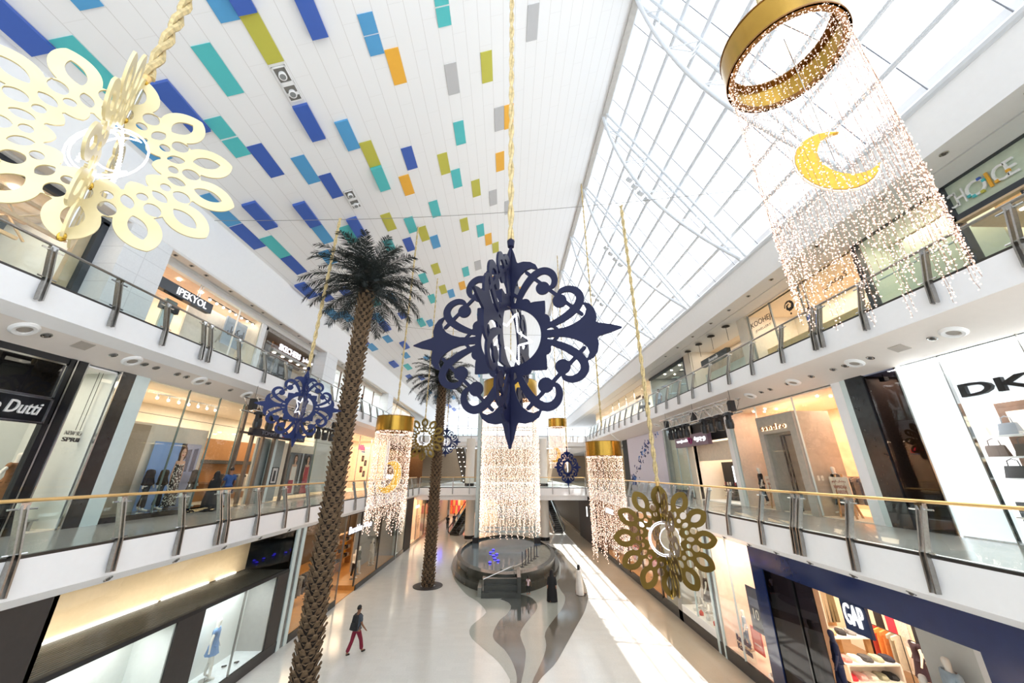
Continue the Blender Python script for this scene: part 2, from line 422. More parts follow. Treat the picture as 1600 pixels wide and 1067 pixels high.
PAN = "B1,-25,5.55,7.00 T0,-24,6.78,8.62 S0,-22,5.74,6.31 B1,-22,8.32,10.20 S0,-25,9.08,10.89 S0,-17,6.36,7.21 B1,-16,5.9,7.08 G0,-16,7.11,8.58 T0,-19,7.62,9.25 T0,-21,9.83,10.66 T0,-21,10.74,11.55 B0,-20,11.22,12.88 B1,-13,6.76,8.12 S0,-10,7.75,8.39 S0,-10,8.44,9.08 O0,-9,8.99,10.32 L0,-16,8.67,9.99 B1,-16,10.12,11.67 S2,-14,11.16,12.59 G0,-13,12.40,13.81 S0,-25,12.77,14.81 B0,-25,14.87,16.75 B1,-23,13.79,15.59 S0,-18,12.21,13.76 B0,-17,13.47,14.98 B1,-20,14.61,16.33 S0,-20,16.38,17.96 S0,-21,18.49,19.86 T0,-24,16.14,17.99 B0,-24,18.02,19.82 L0,-16,14.74,16.07 T0,-18,17.07,18.59 B1,-17,16.60,18.18 T1,-13,13.83,15.34 G0,-14,17.09,18.57 T0,-15,19.28,20.39 B0,-10,13.27,14.61 O0,-11,14.85,16.24 T0,-5,12.69,13.98 A0,-5,10.02,11.32 T0,-5,7.39,8.02 T0,-5,8.08,8.68 A0,2,8.64,9.94 G0,-2,9.91,11.19 A0,-1,12.52,13.82 O0,0,12.54,13.86 O0,-1,15.20,16.53 G0,-7,14.20,15.56 T0,-6,15.46,16.80 G0,-4,16.65,17.98 A0,-2,17.90,19.24 A0,0,19.25,20.57 T0,-9,17.26,18.65 T0,-12,17.94,19.37 G0,-11,19.11,20.56 B0,-13,19.72,21.11 S0,-10,20.34,21.71 G0,-6,19.59,20.91 T0,-4,20.74,22.08 O0,-3,22.05,23.41 G0,-2,23.42,24.73 G0,-11,23.49,24.91 T0,-7,25.35,26.74 A0,-5,25.03,26.39 A0,-1,26.22,27.80 T0,-13,24.20,25.64 O0,-8,27.35,28.72 G0,-7,28.55,29.92 G0,-11,26.86,28.27 S0,-10,28.01,29.44 T0,-13,27.70,29.23 O0,2.3,32.21,33.65 O0,-3,28.19,29.38 T1,-11.7,32.04,33.62 T0,-6.1,34.77,36.17 T1,-16.1,31.26,32.87 S0,-14.9,32.21,33.75 B0,-18,28.83,30.17 B1,-21,29.38,31.18 S0,-22,32.22,33.93 B1,-20.5,34.82,36.78 S0,-21.5,37.85,39.68 T0,-22.7,41.30,43.57 B0,-23.9,45.14,47.07 B1,-24.2,38.84,40.82 S0,-18.7,41.09,42.54 S0,-23.1,55.64,57.86 S0,-22.6,60.23,63.10 B0,-21.6,69.47,73.69 S0,-16.8,69.31,72.84 S0,-18.9,64.79,67.88 S0,-18.4,58.75,61.40 B0,-12.4,68.58,72.12 S0,-9.1,57.46,59.59 B0,-22.1,47.24,49.50 B0,-21.1,74.8,78.46 B1,-25,20.69,22.47 S0,-25,24.67,26.42 S0,-24,25.62,27.43 B0,-24,22.41,23.66 B0,-22,27.30,28.48 S0,-21,27.59,29.31 B0,-25,31.02,32.65 S0,-24.7,32.73,34.57 T0,-20,25.18,26.49 B0,-22,22.6,23.73 S0,-18,25.43,26.83"
PC = {k: mat('ceiling_board_' + n, h, .5, var=.01) for k, n, h in (('B', 'royal_blue', '#3f62b4'), ('S', 'sky_blue', '#559fd0'), ('T', 'teal', '#55bfc0'), ('G', 'olive', '#c1bd4e'), ('O', 'amber', '#efb23e'), ('A', 'silver', '#bdbdbd'))}
def idx_x(i):
    c = -.07 - (i - .2329) * .396
    A_, B_ = .00892, .984
    return 1.2915 * (-B_ + math.sqrt(B_ * B_ - 4 * A_ * c)) / (2 * A_)
DOWN = Vector((.42, 0, -1)).normalized()
slots = []
for n_, it in enumerate(PAN.split()):
    cr, i, y0, y1 = it.split(','); i, y0, y1 = float(i), float(y0) * 1.05, float(y1) * 1.05
    xa, xb = idx_x(i - .5) + .012, idx_x(i + .5) - .012
    if cr[0] == 'L': slots.append((xa, xb, y0, y1)); continue
    t = {'0': .03, '1': .16, '2': .09}[cr[1]]
    g = G(); q = [Vector((x, y, ceil_z(x) - .002)) for x, y in ((xa, y0), (xb, y0), (xb, y1), (xa, y1))]
    g.hexa([p + DOWN * t for p in q], q)
    g.build('ceiling_board', PC[cr[0]], ceiling)
# recessed lamp trays in the ceiling
for k, (xa, xb, y0, y1) in enumerate(slots):
    xm = (xa + xb) / 2; A = math.atan(.42)
    t = thing('recessed_light', ('white lamp tray set in the ceiling boards below an olive board, with two spotlights', 'white two-spot lamp tray in the ceiling boards above the tall palm')[k], 'ceiling light', (xm, (y0 + y1) / 2, ceil_z(xm) - .03), 0)
    t.rotation_euler = (0, -A, 0)
    w, h = (xb - xa) / 2 - .02, (y1 - y0) / 2 - .02
    g = G(); g.box(-w, w, -h, h, .005, .03); g.build('tray', mat('tray_grey', '#77756f', .6), t)
    g = G()
    for a, b_, c, d in ((-w, w, -h, -h + .05), (-w, w, h - .05, h), (-w, -w + .05, -h, h), (w - .05, w, -h, h), (-w, w, -.1, .05), (-w, w, h - .35, h - .25)): g.box(a, b_, c, d, -.03, .005)
    g.build('frame', WHITE, t)
    for yy in (-h + .3, h - .28 if k else .32):
        g = G(); g.lathe([(.13, .0), (.15, -.14), (.12, -.15)], 16, (0, yy)); sp = g.build('spotlight', WHITE, t, True)
        g = G(); g.lathe([(0, -.152), (.11, -.152), (0, -.154)], 16, (0, yy)); g.build('lens', mat('lens_grey', '#8f918f', .2), sp)

# ------------------------------------------------------------------ skylight
RX, RZ, SX_, SZ = 6.1, ceil_z(6.1), 12.5, 17.85
def sk(t, y, off=0.):   # off: inward (towards the hall)
    n = Vector((RZ - SZ, 0, SX_ - RX)).normalized()
    return Vector((RX + (SX_ - RX) * t, y, RZ + (SZ - RZ) * t)) - n * off
NR = 9
for part, (t0, t1, m) in enumerate(((0, 6 / 9, GLASSF), (6 / 9, 1, GLASSK))):
    g = G(); g.add([sk(t0, Y0, -.05), sk(t1, Y0, -.05), sk(t1, 84, -.05), sk(t0, 84, -.05)], [(0, 1, 2, 3)])
    o = struct('window_%d' % (part + 1), g, m)
    if part == 0: skylight = o
for i in range(NR + 1):
    g = G(); t = i / NR
    g.tube(sk(t, Y0, .03), sk(t, 84, .03), .1 if 0 < i < NR else .13, 8); g.build('glazing_tube', TUBE, skylight, True)
gj = G()
y = Y0 + .7
while y < 84:
    gj.bar(sk(0, y, -.01), sk(1, y, -.01), .03, .03); y += 1.887
gj.build('glazing_bar', mat('gasket_grey', '#8a8e96', .5), skylight)
g = G(); g.bar(sk(0, Y0, .1) + Vector((-.12, 0, -.1)), sk(0, 84, .1) + Vector((-.12, 0, -.1)), .3, .3); struct('trim_3', g, mat('ridge_trim', '#c9c6c0', .5))
TR = [3.75 + 5.9 * k for k in range(-1, 14)]
def bow(s): return .28 + 1.5 * max(0, math.sin(PI * s)) ** .9
tr0 = None
def make_truss(y):
    t = thing('roof_truss', 'white bowed tubular roof truss spanning under the skylight', 'roof truss', (0, y, 0), 0, 'bow trusses under the skylight')
    for dy in (-.22, .22):
        g = G(); g.tube(sk(-.03, dy, .25), sk(.995, dy, .25), .07, 8); g.build('top_chord', TUBE, t, True)
    g = G(); g.path([sk(s, 0, bow(s) + .05) for s in [i / 20 for i in range(-1, 20)] + [.99]], .095, 10); g.build('bottom_chord', TUBE, t, True)
    for i in range(1, 10):
        s = i / 10
        for dy in (-.22, .22):
            g = G(); g.tube(sk(s, 0, bow(s)), sk(s + (.05 if i % 2 else -.05), dy, .25), .028, 6); g.build('web_strut', TUBE, t)
    remember(t); return t
for y in TR:
    if tr0 is None: tr0 = make_truss(y)
    else: dup(tr0, (0, y, 0))
def floodlights(y, s0, label):
    for k in range(4):
        s = s0 + k * .045
        p = sk(s, y, bow(s) + .42)
        t = thing('floodlight', label, 'floodlight', p, .5, 'floodlights on the roof trusses')
        g = G(); g.tube((0, 0, .1), (0, 0, .36), .02, 6); g.box(-.16, .16, -.02, .02, .08, .11); g.build('bracket', TUBE, t)
        g = G(); g.hexa([(-.14, -.2, -.1), (.14, -.2, -.1), (.14, .02, -.16), (-.14, .02, -.16)], [(-.14, -.12, .12), (.14, -.12, .12), (.14, .12, .06), (-.14, .12, .06)]); g.build('lamp_head', mat('flood_grey', '#c4c6c8', .4), t)
floodlights(TR[3], .4, 'small pale floodlight under the bowed chord of a skylight truss')
floodlights(TR[4], .44, 'small pale floodlight under the bowed chord of a skylight truss')
floodlights(TR[5], .46, 'small pale floodlight under the bowed chord of a skylight truss')

# far glazed gable
g = G(); g.box(-15, 12.6, Y1, Y1 + .05, 12, 28.3)
gable = struct('window_3', g, GLASSK)
for i in range(12):
    g = G(); x = -13 + 2.2 * i; g.box(x - .07, x + .07, Y1 - .2, Y1, 12, 27); g.build('mullion', TUBE, gable)
for i in range(8):
    g = G(); z = 13 + 1.9 * i; g.box(-15, 12.6, Y1 - .18, Y1, z - .06, z + .06); g.build('transom', TUBE, gable)
g = G(); g.box(-20.4, 19.4, Y1, Y1 + .2, -.3, 12); struct('wall_far', g, mat('far_wall', '#b9a48a', .6))
# ------------------------------------------------------------------ balustrades along the galleries
def railing(name, label, s, xr, xf, zf, zr, ys, y_end, rail_mat, zb):
    """s = -1 left, 1 right; xr/xf distance of rail / slab face from the axis"""
    t = thing(name, label, 'railing', (0, 0, 0))
    g = G(); g.path([(s * xr, Y0, zr), (s * xr, y_end, zr)], .038, 10); g.build('handrail', rail_mat, t, True)
    g = G(); g.box(s * (xf - .0), s * (xf + .1), Y0, y_end, zf, zf + .06); g.build('base_shoe', DKSTEEL, t)
    xg0, xg1 = xf + .06, xr - .05
    for y in ys:
        dbl = isinstance(y, tuple); yy = y if dbl else (y,)
        g = G()
        for yc in yy:
            for dy in (-.05, .05):
                a = Vector((s * (xr - .02), yc + dy, zr - .07)); m_ = Vector((s * (xf - .03), yc + dy, zf + .06)); c = Vector((s * (xf - .1), yc + dy, zb))
                g.bar(a, m_, .035, .11, (s, 0, .3)); g.bar(m_ + Vector((0, 0, .03)), c, .035, .11, (s, 0, .3))
        g.build('post', STEEL, t)
        g = G(); h = G()
        for yc in yy:
            g.tube((s * (xr - .05), yc - .24, zr - .16), (s * (xr - .05), yc + .24, zr - .16), .022, 6)
            g.box(s * (xr - .08), s * (xr + .02), yc - .08, yc + .08, zr - .17, zr - .04)
            h.tube((s * (xf - .02), yc - .2, zf + .1), (s * (xf - .02), yc + .2, zf + .1), .022, 6)
        g.build('bracket', CHROME, t); h.build('clamp', CHROME, t)
    ends = [Y0] + [(y if not isinstance(y, tuple) else sum(y) / len(y)) for y in ys] + [y_end]
    for a, b_ in zip(ends, ends[1:]):
        if b_ - a < .4: continue
        g = G(); g.hexa([(s * xg0, a + .08, zf + .06), (s * xg0, b_ - .08, zf + .06), (s * (xg0 + .015), b_ - .08, zf + .06), (s * (xg0 + .015), a + .08, zf + .06)],
                        [(s * xg1, a + .08, zr - .06), (s * xg1, b_ - .08, zr - .06), (s * (xg1 + .015), b_ - .08, zr - .06), (s * (xg1 + .015), a + .08, zr - .06)])
        g.build('glass_panel', GLASSR, t)
    return t
def more(y, step, end):
    out = []
    while y < end: out.append(round(y, 2)); y += step
    return out
railing('glass_railing', 'gold-topped glass railing along the left gallery of the first upper floor', -1, 9.95, 9.7, 5.62, 6.7, [2.5, 4.35, 6.2, 8.1, 10.1, 11.9, (13.4, 13.75), 15.35, 17.2, 19.1, 21.1] + more(22.95, 1.85, 41.2), 42.0, BRASS, 4.98)
railing('glass_railing', 'gold-topped glass railing along the right gallery of the first upper floor', 1, 9.15, 8.87, 5.62, 6.7, [2.9, 4.7, 6.6, 8.39, 10.12, (11.8, 12.05), 13.53, 15.46, 17.05, 18.75] + more(20.5, 1.8, 41.2), 42.0, BRASS, 4.98)
railing('glass_railing', 'steel-topped glass railing along the left gallery of the top floor', -1, 12.5, 12.25, 11.97, 13.08, [4.6, 6.45, 8.35, 10.12, 11.83, (13.5, 13.85), 15.5, 17.36, 19.2] + more(21.05, 1.85, 50), 50.8, STEEL, 11.42)
railing('glass_railing', 'steel-topped glass railing along the right gallery of the top floor', 1, 11.45, 11.18, 11.97, 13.08, [4.4, 6.3, 8.05, 9.9, (11.5, 11.8), 13.4, 15.25, 17.05] + more(18.85, 1.85, 50), 50.8, STEEL, 11.42)

# ------------------------------------------------------------------ cross bridges at the far end
def bridge(z, th, y0, y1, x0, x1, nm):
    g = G(); g.box(x0, x1, y0, y1, z - th, z); g.box(x0, x1, y0 + .4, y1, z - th - .5, z - th); return struct(nm, g, WHITE2)
bridge(5.62, .75, 42.2, 48, -10, 9, 'floor_bridge_level_one')
bridge(5.62, .75, 58.2, 66, -9.6, 8.8, 'floor_bridge_level_one')
bridge(11.97, .75, 51, 56, -12.4, 11.3, 'floor_bridge_level_two')
def cross_rail(label, y, x0, x1, zf, m):
    t = thing('glass_railing', label, 'railing', (0, 0, 0))
    g = G(); g.path([(x0, y, zf + 1.1), (x1, y, zf + 1.1)], .04, 8); g.build('handrail', m, t, True)
    g = G(); g.box(x0, x1, y - .05, y + .03, zf, zf + .08); g.build('base_shoe', DKSTEEL, t)
    n = round((x1 - x0) / 1.85)
    for i in range(n + 1):
        x = x0 + (x1 - x0) * i / n
        g = G(); g.box(x - .04, x + .04, y - .12, y - .02, zf - .62, zf + 1.06); g.build('post', STEEL, t)
        if i < n:
            x2 = x0 + (x1 - x0) * (i + 1) / n
            g = G(); g.box(x + .08, x2 - .08, y, y + .015, zf + .08, zf + 1.05); g.build('glass_panel', GLASSR, t)
cross_rail('glass railing along the far cross bridge of the first upper floor', 42.25, -9.6, 8.8, 5.62, BRASS)
cross_rail('glass railing along the far cross bridge of the top floor', 51.05, -12.1, 11.1, 11.97, STEEL)

# round columns under the far bridges
COLM = mat('column_stone', '#dcd8d0', .35, var=.02)
for x, y, z0, z1, lab in ((-4.3, 46.6, 0, 4.4, 'pale round column beside the left escalator under the far bridge'), (4.45, 45.6, 0, 4.4, 'pale round column beside the right escalator under the far bridge'),
                          (-4.6, 47.2, 5.62, 11.3, 'pale round column standing on the far bridge beside the upper escalator'), (4.6, 47.2, 5.62, 11.3, 'pale round column standing on the far bridge, right of the light curtain')):
    t = thing('round_column', lab, 'column', (x, y, 0))
    g = G(); g.lathe([(.55, z0 + .35), (.55, z1)], 20); g.build('shaft', COLM, t, True)
    g = G(); g.lathe([(.58, z0), (.58, z0 + .35)], 20); g.build('plinth', BLACK, t, True)

# ------------------------------------------------------------------ soffit lights
def soffit_frame(s):   # tilted soffit of the top gallery
    if s < 0: x0, z0, x1, z1 = -12.25, 11.18, -13.4, 10.5
    else: x0, z0, x1, z1 = 11.18, 11.18, 12.7, 10.55
    a = -math.atan((z1 - z0) / (x1 - x0))
    return x0, z0, x1, z1, a
def ring_light(loc, ry, label, r=.27):
    t = thing('ring_downlight', label, 'ceiling light', loc); t.rotation_euler = (0, ry, 0)
    g = G(); g.lathe([(r, .02), (r, -.02), (r * .8, -.07), (r * .55, -.06), (r * .5, .0)], 24); g.build('trim_ring', WHITE, t, True)
    g = G(); g.lathe([(0, -.03), (r * .5, -.03), (r * .5, .0)], 16); g.build('diffuser', LAMPD, t)
    return t
def spot_light(loc, ry, label):
    t = thing('downlight', label, 'ceiling light', loc); t.rotation_euler = (0, ry, 0)
    g = G(); g.lathe([(.11, .01), (.11, -.015), (.085, -.02), (.07, .0)], 14); g.build('trim_ring', CHROME, t)
    g = G(); g.ball((0, 0, -.01), .06, 8, 4); g.build('bulb', mat('spot_bulb', '#4a4640', .3), t)
    return t
def on_soffit(s, f, y):
    x0, z0, x1, z1, a = soffit_frame(s); return (x0 + (x1 - x0) * f, y, z0 + (z1 - z0) * f - .005), a
LN = {-1: 'left', 1: 'right'}
proto = {}
for s, rings, spots in ((-1, [8.85, 11.72, 14.54, 17.4, 20.2, 23, 26, 29], [9.33, 11.1, 12.16, 12.6, 13.49, 13.9, 15.0, 16.3, 18.4, 19.2, 21.4, 24.2]), (1, [8.6, 11.46, 14.23, 17.0, 19.8, 22.6, 25.5, 28.5], [9.1, 10.9, 11.82, 12.3, 13.3, 14.55, 15.6, 16.2, 18, 18.9, 21, 24])):
    for kind, ys, fn in (('ring', rings, ring_light), ('spot', spots, spot_light)):
        for y in ys:
            p, a = on_soffit(s, .52, y)
            lab = ('round white ring light' if kind == 'ring' else 'small chrome spotlight') + ' in the sloping soffit under the top gallery on the %s side' % LN[s]
            if kind not in proto: proto[kind] = fn(p, a, lab); remember(proto[kind]); o = proto[kind]
            else: o = dup(proto[kind], p, None, lab)
            o.rotation_euler = (0, a, 0)
            o['group'] = ('ring lights' if kind == 'ring' else 'spotlights') + ' in the %s soffit under the top gallery' % LN[s]
for s, y in ((-1, 10.2), (1, 9.95)):
    p, a = on_soffit(s, .5, y)
    g = G(); g.box(-.16, .16, -.2, .2, -.02, .01); o = g.build('vent_grille', mat('vent_grey', '#b5ada4', .6), None, False, p); o.rotation_euler = (0, a, 0)
    tag(o, 'square grey vent in the soffit under the top gallery on the %s side' % LN[s], 'vent')
for s, x, z in ((-1, -15.5, 16.72), (1, 13.3, 16.45)):
    for y in [6, 7.9, 9.8, 12.6, 14.4, 15.4, 17.2, 19, 21, 23.4, 25.8, 28] if s > 0 else [14.2, 15.1, 16, 17.7, 19.5, 20.5, 22.4, 24.6, 26.2, 32, 34, 37]:
        o = dup(proto['spot'], (x, y, z - .005), 0, 'small chrome spotlight in the flat soffit above the %s top-floor shops' % LN[s], 'spotlights above the %s top-floor shops' % LN[s]); o.rotation_euler = (0, 0, 0)
# lights in the narrow chamfer under the first gallery
for s, x0, z0, x1, z1, ys in ((-1, -9.7, 4.89, -9.88, 4.7, [10.3, 12.2, 14.1, 16, 18]), (1, 8.87, 4.89, 9.27, 4.66, [9.2, 10.6, 12, 13.4, 14.8, 16.4, 18])):
    for y in ys:
        o = dup(proto['spot'], ((x0 + x1) / 2, y, (z0 + z1) / 2), None, 'small spotlight in the chamfer under the first gallery on the %s side' % LN[s], 'spotlights under the first %s gallery' % LN[s])
        o.rotation_euler = (0, -math.atan((z1 - z0) / (x1 - x0)), 0); o.scale = (.8, .8, .8)
# ------------------------------------------------------------------ bodies: one skinned surface per figure
def skin(name, pts, edges, rad, root=0, sub=1):
    me = bpy.data.meshes.new(name); me.from_pydata(pts, edges, [])
    o = bpy.data.objects.new(name, me); COL.objects.link(o)
    sm = o.modifiers.new('s', 'SKIN'); sm.use_smooth_shade = True
    for i, sv in enumerate(me.skin_vertices[0].data):
        r = rad[i]; sv.radius = r if isinstance(r, tuple) else (r, r); sv.use_root = (i == root)
    ss = o.modifiers.new('u', 'SUBSURF'); ss.levels = ss.render_levels = sub
    dg = bpy.context.evaluated_depsgraph_get(); dg.update()
    m2 = bpy.data.meshes.new_from_object(o.evaluated_get(dg))
    bpy.data.objects.remove(o); bpy.data.meshes.remove(me)
    m2.polygons.foreach_set('use_smooth', [True] * len(m2.polygons))
    return m2
def add_mesh(name, me, m, parent):
    me.materials.clear(); me.materials.append(m)
    o = bpy.data.objects.new(name, me); COL.objects.link(o); o.parent = parent
    return o
def joints(h=1.74, stride=0., arms=((.12, 0, .35), (.12, 0, .35)), turn=0., lean=0., hips=0.):
    """local frame: faces +y. arms: (out, forward, elbow bend) for left, right. returns dict of points"""
    k = h / 1.74; J = {}
    J['pelvis'] = Vector((0, 0, .95)); J['belly'] = Vector((0, .01 + lean * .3, 1.08)); J['chest'] = Vector((0, .0 + lean * .7, 1.3)); J['neck'] = Vector((0, lean * 1.0 - .01, 1.47))
    J['head'] = J['neck'] + Vector((0, .02, .1)); J['brow'] = J['neck'] + Vector((0, .02, .2)); J['crown'] = J['neck'] + Vector((0, 0, .265))
    for s, n, ar in ((-1, 'L', arms[0]), (1, 'R', arms[1])):
        st = stride * s
        J['hip' + n] = Vector((.095 * s, 0, .9)); 
        J['knee' + n] = Vector((.1 * s, .5 * math.sin(st) * .9 + .03 + .05 * abs(st), .9 - .43 * math.cos(st)))
        back = -.16 if st < 0 else 0
        J['ankle' + n] = J['knee' + n] + Vector((0, .42 * math.sin(st * .8) + back * abs(st) - .02, -.4 * math.cos(st * .5) + (.04 if st < 0 else 0)))
        J['toe' + n] = J['ankle' + n] + Vector((.02 * s, .17, -.045 - (.03 if st < 0 else 0)))
        J['sho' + n] = J['neck'] + Vector((.175 * s, 0, -.075))
        o_, f_, b_ = ar
        d = Vector((s * o_, f_, -1)).normalized(); J['elb' + n] = J['sho' + n] + d * .29
        d2 = (Vector((s * o_ * .5, f_ + b_, -1))).normalized(); J['wri' + n] = J['elb' + n] + d2 * .26
        J['palm' + n] = J['wri' + n] + d2 * .08; J['dir' + n] = d2
    for q in J: J[q] = J[q] * k if not q.startswith('dir') else J[q]
    zmin = min(J['toeL'].z, J['toeR'].z, J['ankleL'].z - .07 * k, J['ankleR'].z - .07 * k) - .03 * k
    for q in J:
        if not q.startswith('dir'): J[q].z -= zmin
    J['k'] = k
    return J
def body_mesh(J, fingers=True, head=True, slim=1.):
    k = J['k']; P_ = []; E_ = []; R_ = []
    def v(p, r, parent=None):
        P_.append(tuple(p)); R_.append((r[0] * k, r[1] * k) if isinstance(r, tuple) else r * k); i = len(P_) - 1
        if parent is not None: E_.append((parent, i))
        return i
    pel = v(J['pelvis'], (.135 * slim, .105)); be = v(J['belly'], (.115 * slim, .095), pel); ch = v(J['chest'], (.14 * slim, .11), be); ne = v(J['neck'], .055, ch)
    if head:
        hd = v(J['head'], (.075, .085), ne); br = v(J['brow'], (.082, .1), hd); v(J['crown'], (.05, .06), br)
    for n in 'LR':
        s = v(J['sho' + n], .06 * slim, ch); e = v(J['elb' + n], .042, s); w = v(J['wri' + n], .029, e); p = v(J['palm' + n], (.036, .024), w)
        if fingers:
            d = J['dir' + n]; side = d.cross(Vector((0, 0, 1)));
            if side.length < .1: side = Vector((0, 1, 0))
            side.normalize()
            for q in range(4):
                a = J['palm' + n] + (side * (.024 - .016 * q) + d * .045) * k; f1 = v(a, .0095, p)
                v(a + (d * (.045 + .012 * (1 - abs(q - 1.4))) + Vector((0, .014, 0))) * k, .0085, f1)
            a = J['wri' + n] + (side * .038 + d * .05) * k; f1 = v(a, .011, w); v(a + (side * .012 + d * .04) * k, .009, f1)
        h = v(J['hip' + n], (.088 * slim, .09), pel); kn = v(J['knee' + n], .058, h); an = v(J['ankle' + n], .04, kn); v(J['toe' + n], (.04, .03), an)
    return skin('body', P_, E_, R_, 0, 1)
def cloth(J, bones, name='cloth'):
    """bones: list of chains, each [(joint, radius), ...]; chains share joints by name"""
    k = J['k']; idx = {}; P_ = []; E_ = []; R_ = []
    for c in bones:
        prev = None
        for q, r in c:
            key = q if isinstance(q, str) else None
            p = J[q] if isinstance(q, str) else q
            if key and key in idx: i = idx[key]
            else:
                P_.append(tuple(p)); R_.append((r[0] * k, r[1] * k) if isinstance(r, tuple) else r * k); i = len(P_) - 1
                if key: idx[key] = i
            if prev is not None: E_.append((prev, i))
            prev = i
    return skin(name, P_, E_, R_, 0, 1)
def mix(J, a, b, t): return J[a].lerp(J[b], t)
def shirt(J, sleeve=.6, long=.0, r=1.12):
    ch = [[('belly', (.125 * r, .11 * r)), ('chest', (.15 * r, .122 * r)), (mix(J, 'chest', 'neck', .75), .075)], [('belly', (.125 * r, .11 * r)), ('pelvis', (.142 * r, .118 * r)), (J['pelvis'] + Vector((0, 0, -.06 - long)), (.145 * r, .12 * r))]]
    for n in 'LR':
        c = [('chest', .1), ('sho' + n, .072 * r)]
        if sleeve <= 1: c.append((mix(J, 'sho' + n, 'elb' + n, sleeve), .06 * r))
        else: c += [('elb' + n, .055 * r), (mix(J, 'elb' + n, 'wri' + n, min(.95, sleeve - 1)), .042 * r)]
        ch.append(c)
    return cloth(J, ch)
def trousers(J, r=1.1, end=.9, flare=.062):
    ch = [[('pelvis', (.142 * r, .115 * r)), (mix(J, 'pelvis', 'belly', .5), (.13 * r, .11 * r))]]
    for n in 'LR': ch.append([('pelvis', .1), ('hip' + n, (.098 * r, .098 * r)), ('knee' + n, .07 * r), (mix(J, 'knee' + n, 'ankle' + n, end), flare * r)])
    return cloth(J, ch)
def shoes(J, n): return cloth(J, [[(J['ankle' + n] + Vector((0, -.02, -.03)), .05), (J['toe' + n] + Vector((0, .02, 0)), (.045, .035))]])
def skirt_g(J, z0, z1, r0, r1, depth=.75, folds=0, dy=0.):
    g = G(); n = 32; vs = []; rows = 8
    for i in range(rows + 1):
        f = i / rows; z = z0 + (z1 - z0) * f; r = r0 + (r1 - r0) * f ** .8
        for q in range(n):
            t = 2 * PI * q / n; rr = r * (1 + folds * math.sin(t * 8 + 1) * (1 - abs(f - 0) * .8 if z0 < z1 else f))
            vs.append((rr * math.cos(t), rr * depth * math.sin(t) + dy * f, z))
    g.add(vs, [(i * n + q, i * n + (q + 1) % n, (i + 1) * n + (q + 1) % n, (i + 1) * n + q) for i in range(rows) for q in range(n)] + [tuple(range(n))[::-1], tuple(rows * n + q for q in range(n))])
    return g
MANQ = mat('mannequin_white', '#e9e4da', .35, var=.02)
SKIN = mat('skin_tone', '#8a5f45', .5, var=.04)
HAIR = mat('black_hair', '#120f0f', .45, var=.2, scale=30)
def hair_cap(J, parent, long=0., m=None):
    k = J['k']; g = G(); c = J['brow'] + Vector((0, -.012, .012)) * k
    vs = []; n, mm = 16, 10; fs = []
    for i in range(mm + 1):
        p = PI * .62 * i / mm
        for q in range(n):
            t = 2 * PI * q / n; front = max(0, math.sin(t)); cut = max(0, p - PI * (.62 - .3 * front))
            pp = p - cut
            vs.append((c.x + .088 * k * math.sin(pp) * math.cos(t) * 1.02, c.y + .108 * k * math.sin(pp) * math.sin(t), c.z + .115 * k * math.cos(pp) - (long * k * (1 - front) if i == mm else 0)))
    for i in range(mm):
        for q in range(n): fs.append((i * n + q, i * n + (q + 1) % n, (i + 1) * n + (q + 1) % n, (i + 1) * n + q))
    g.add(vs, fs); return g.build('hair', m or HAIR, parent, True)
def face_bits(J, parent):
    k = J['k']; b = J['brow']
    for s in (-1, 1):
        g = G(); g.ball(tuple(b + Vector((.033 * s, .088, -.035)) * k), .013 * k, 8, 6); g.build('eye', mat('eye_dark', '#1a1412', .2), parent, True)
        g = G(); g.ball(tuple(b + Vector((.084 * s, 0, -.04)) * k), .028 * k, 8, 6, sc=(.35, .7, 1.1)); g.build('ear', SKIN, parent, True)
    g = G(); g.path([tuple(b + Vector((0, .092, -.03)) * k), tuple(b + Vector((0, .12, -.075)) * k), tuple(b + Vector((0, .095, -.085)) * k)], [.008 * k, .015 * k, .01 * k], 8); g.build('nose', SKIN, parent, True)
    g = G(); g.ball(tuple(b + Vector((0, .09, -.11)) * k), .024 * k, 8, 5, sc=(1, .35, .3)); g.build('mouth', mat('lip', '#7a4038', .5), parent, True)
GARM = {}
def gm(h, pat=False): return mat('fabric_' + h.strip('#') + ('p' if pat else ''), h, .8, var=.5 if pat else .08, scale=60 if pat else 12)
def mannequin(loc, rotz, label, top=None, bottom=None, dress=None, jacket=None, head=True, h=1.78, group=None, pose=((.25, .1, .3), (.2, -.1, .15)), cap=None, fig=MANQ, headmat=None):
    t = thing('mannequin', label, 'mannequin', loc, rotz, group)
    J = joints(h, .12, pose)
    add_mesh('body', body_mesh(J, False, head, .88), fig, t)
    if top: add_mesh('top', shirt(J, .9), gm(*top) if isinstance(top, tuple) else gm(top), t)
    if jacket: add_mesh('jacket', shirt(J, 1.9, .08, 1.25), gm(jacket), t)
    if bottom: add_mesh('trousers', trousers(J), gm(bottom), t)
    if dress:
        hx, hem = dress; add_mesh('dress', shirt(J, .45), gm(hx), t)
        z0, z1 = hem * J['k'], (J['belly'].z + .02); skirt_g(J, z0, z1, .26, .14, .8, .06).build('skirt', gm(hx), t, True)
    if cap: g = G(); g.ball(tuple(J['brow'] + Vector((0, 0, .03))), .105, 12, 6, sc=(1, 1.1, .8)); g.box(-.08, .08, J['brow'].y + .08, J['brow'].y + .2, J['brow'].z + .01, J['brow'].z + .03); g.build('cap', gm(cap), t, True)
    g = G(); g.lathe([(.2, 0.), (.2, .015)], 20); g.tube((0, -.03, .01), (0, -.03, .5), .012, 6); g.build('base_plate', CHROME, t)
    return t
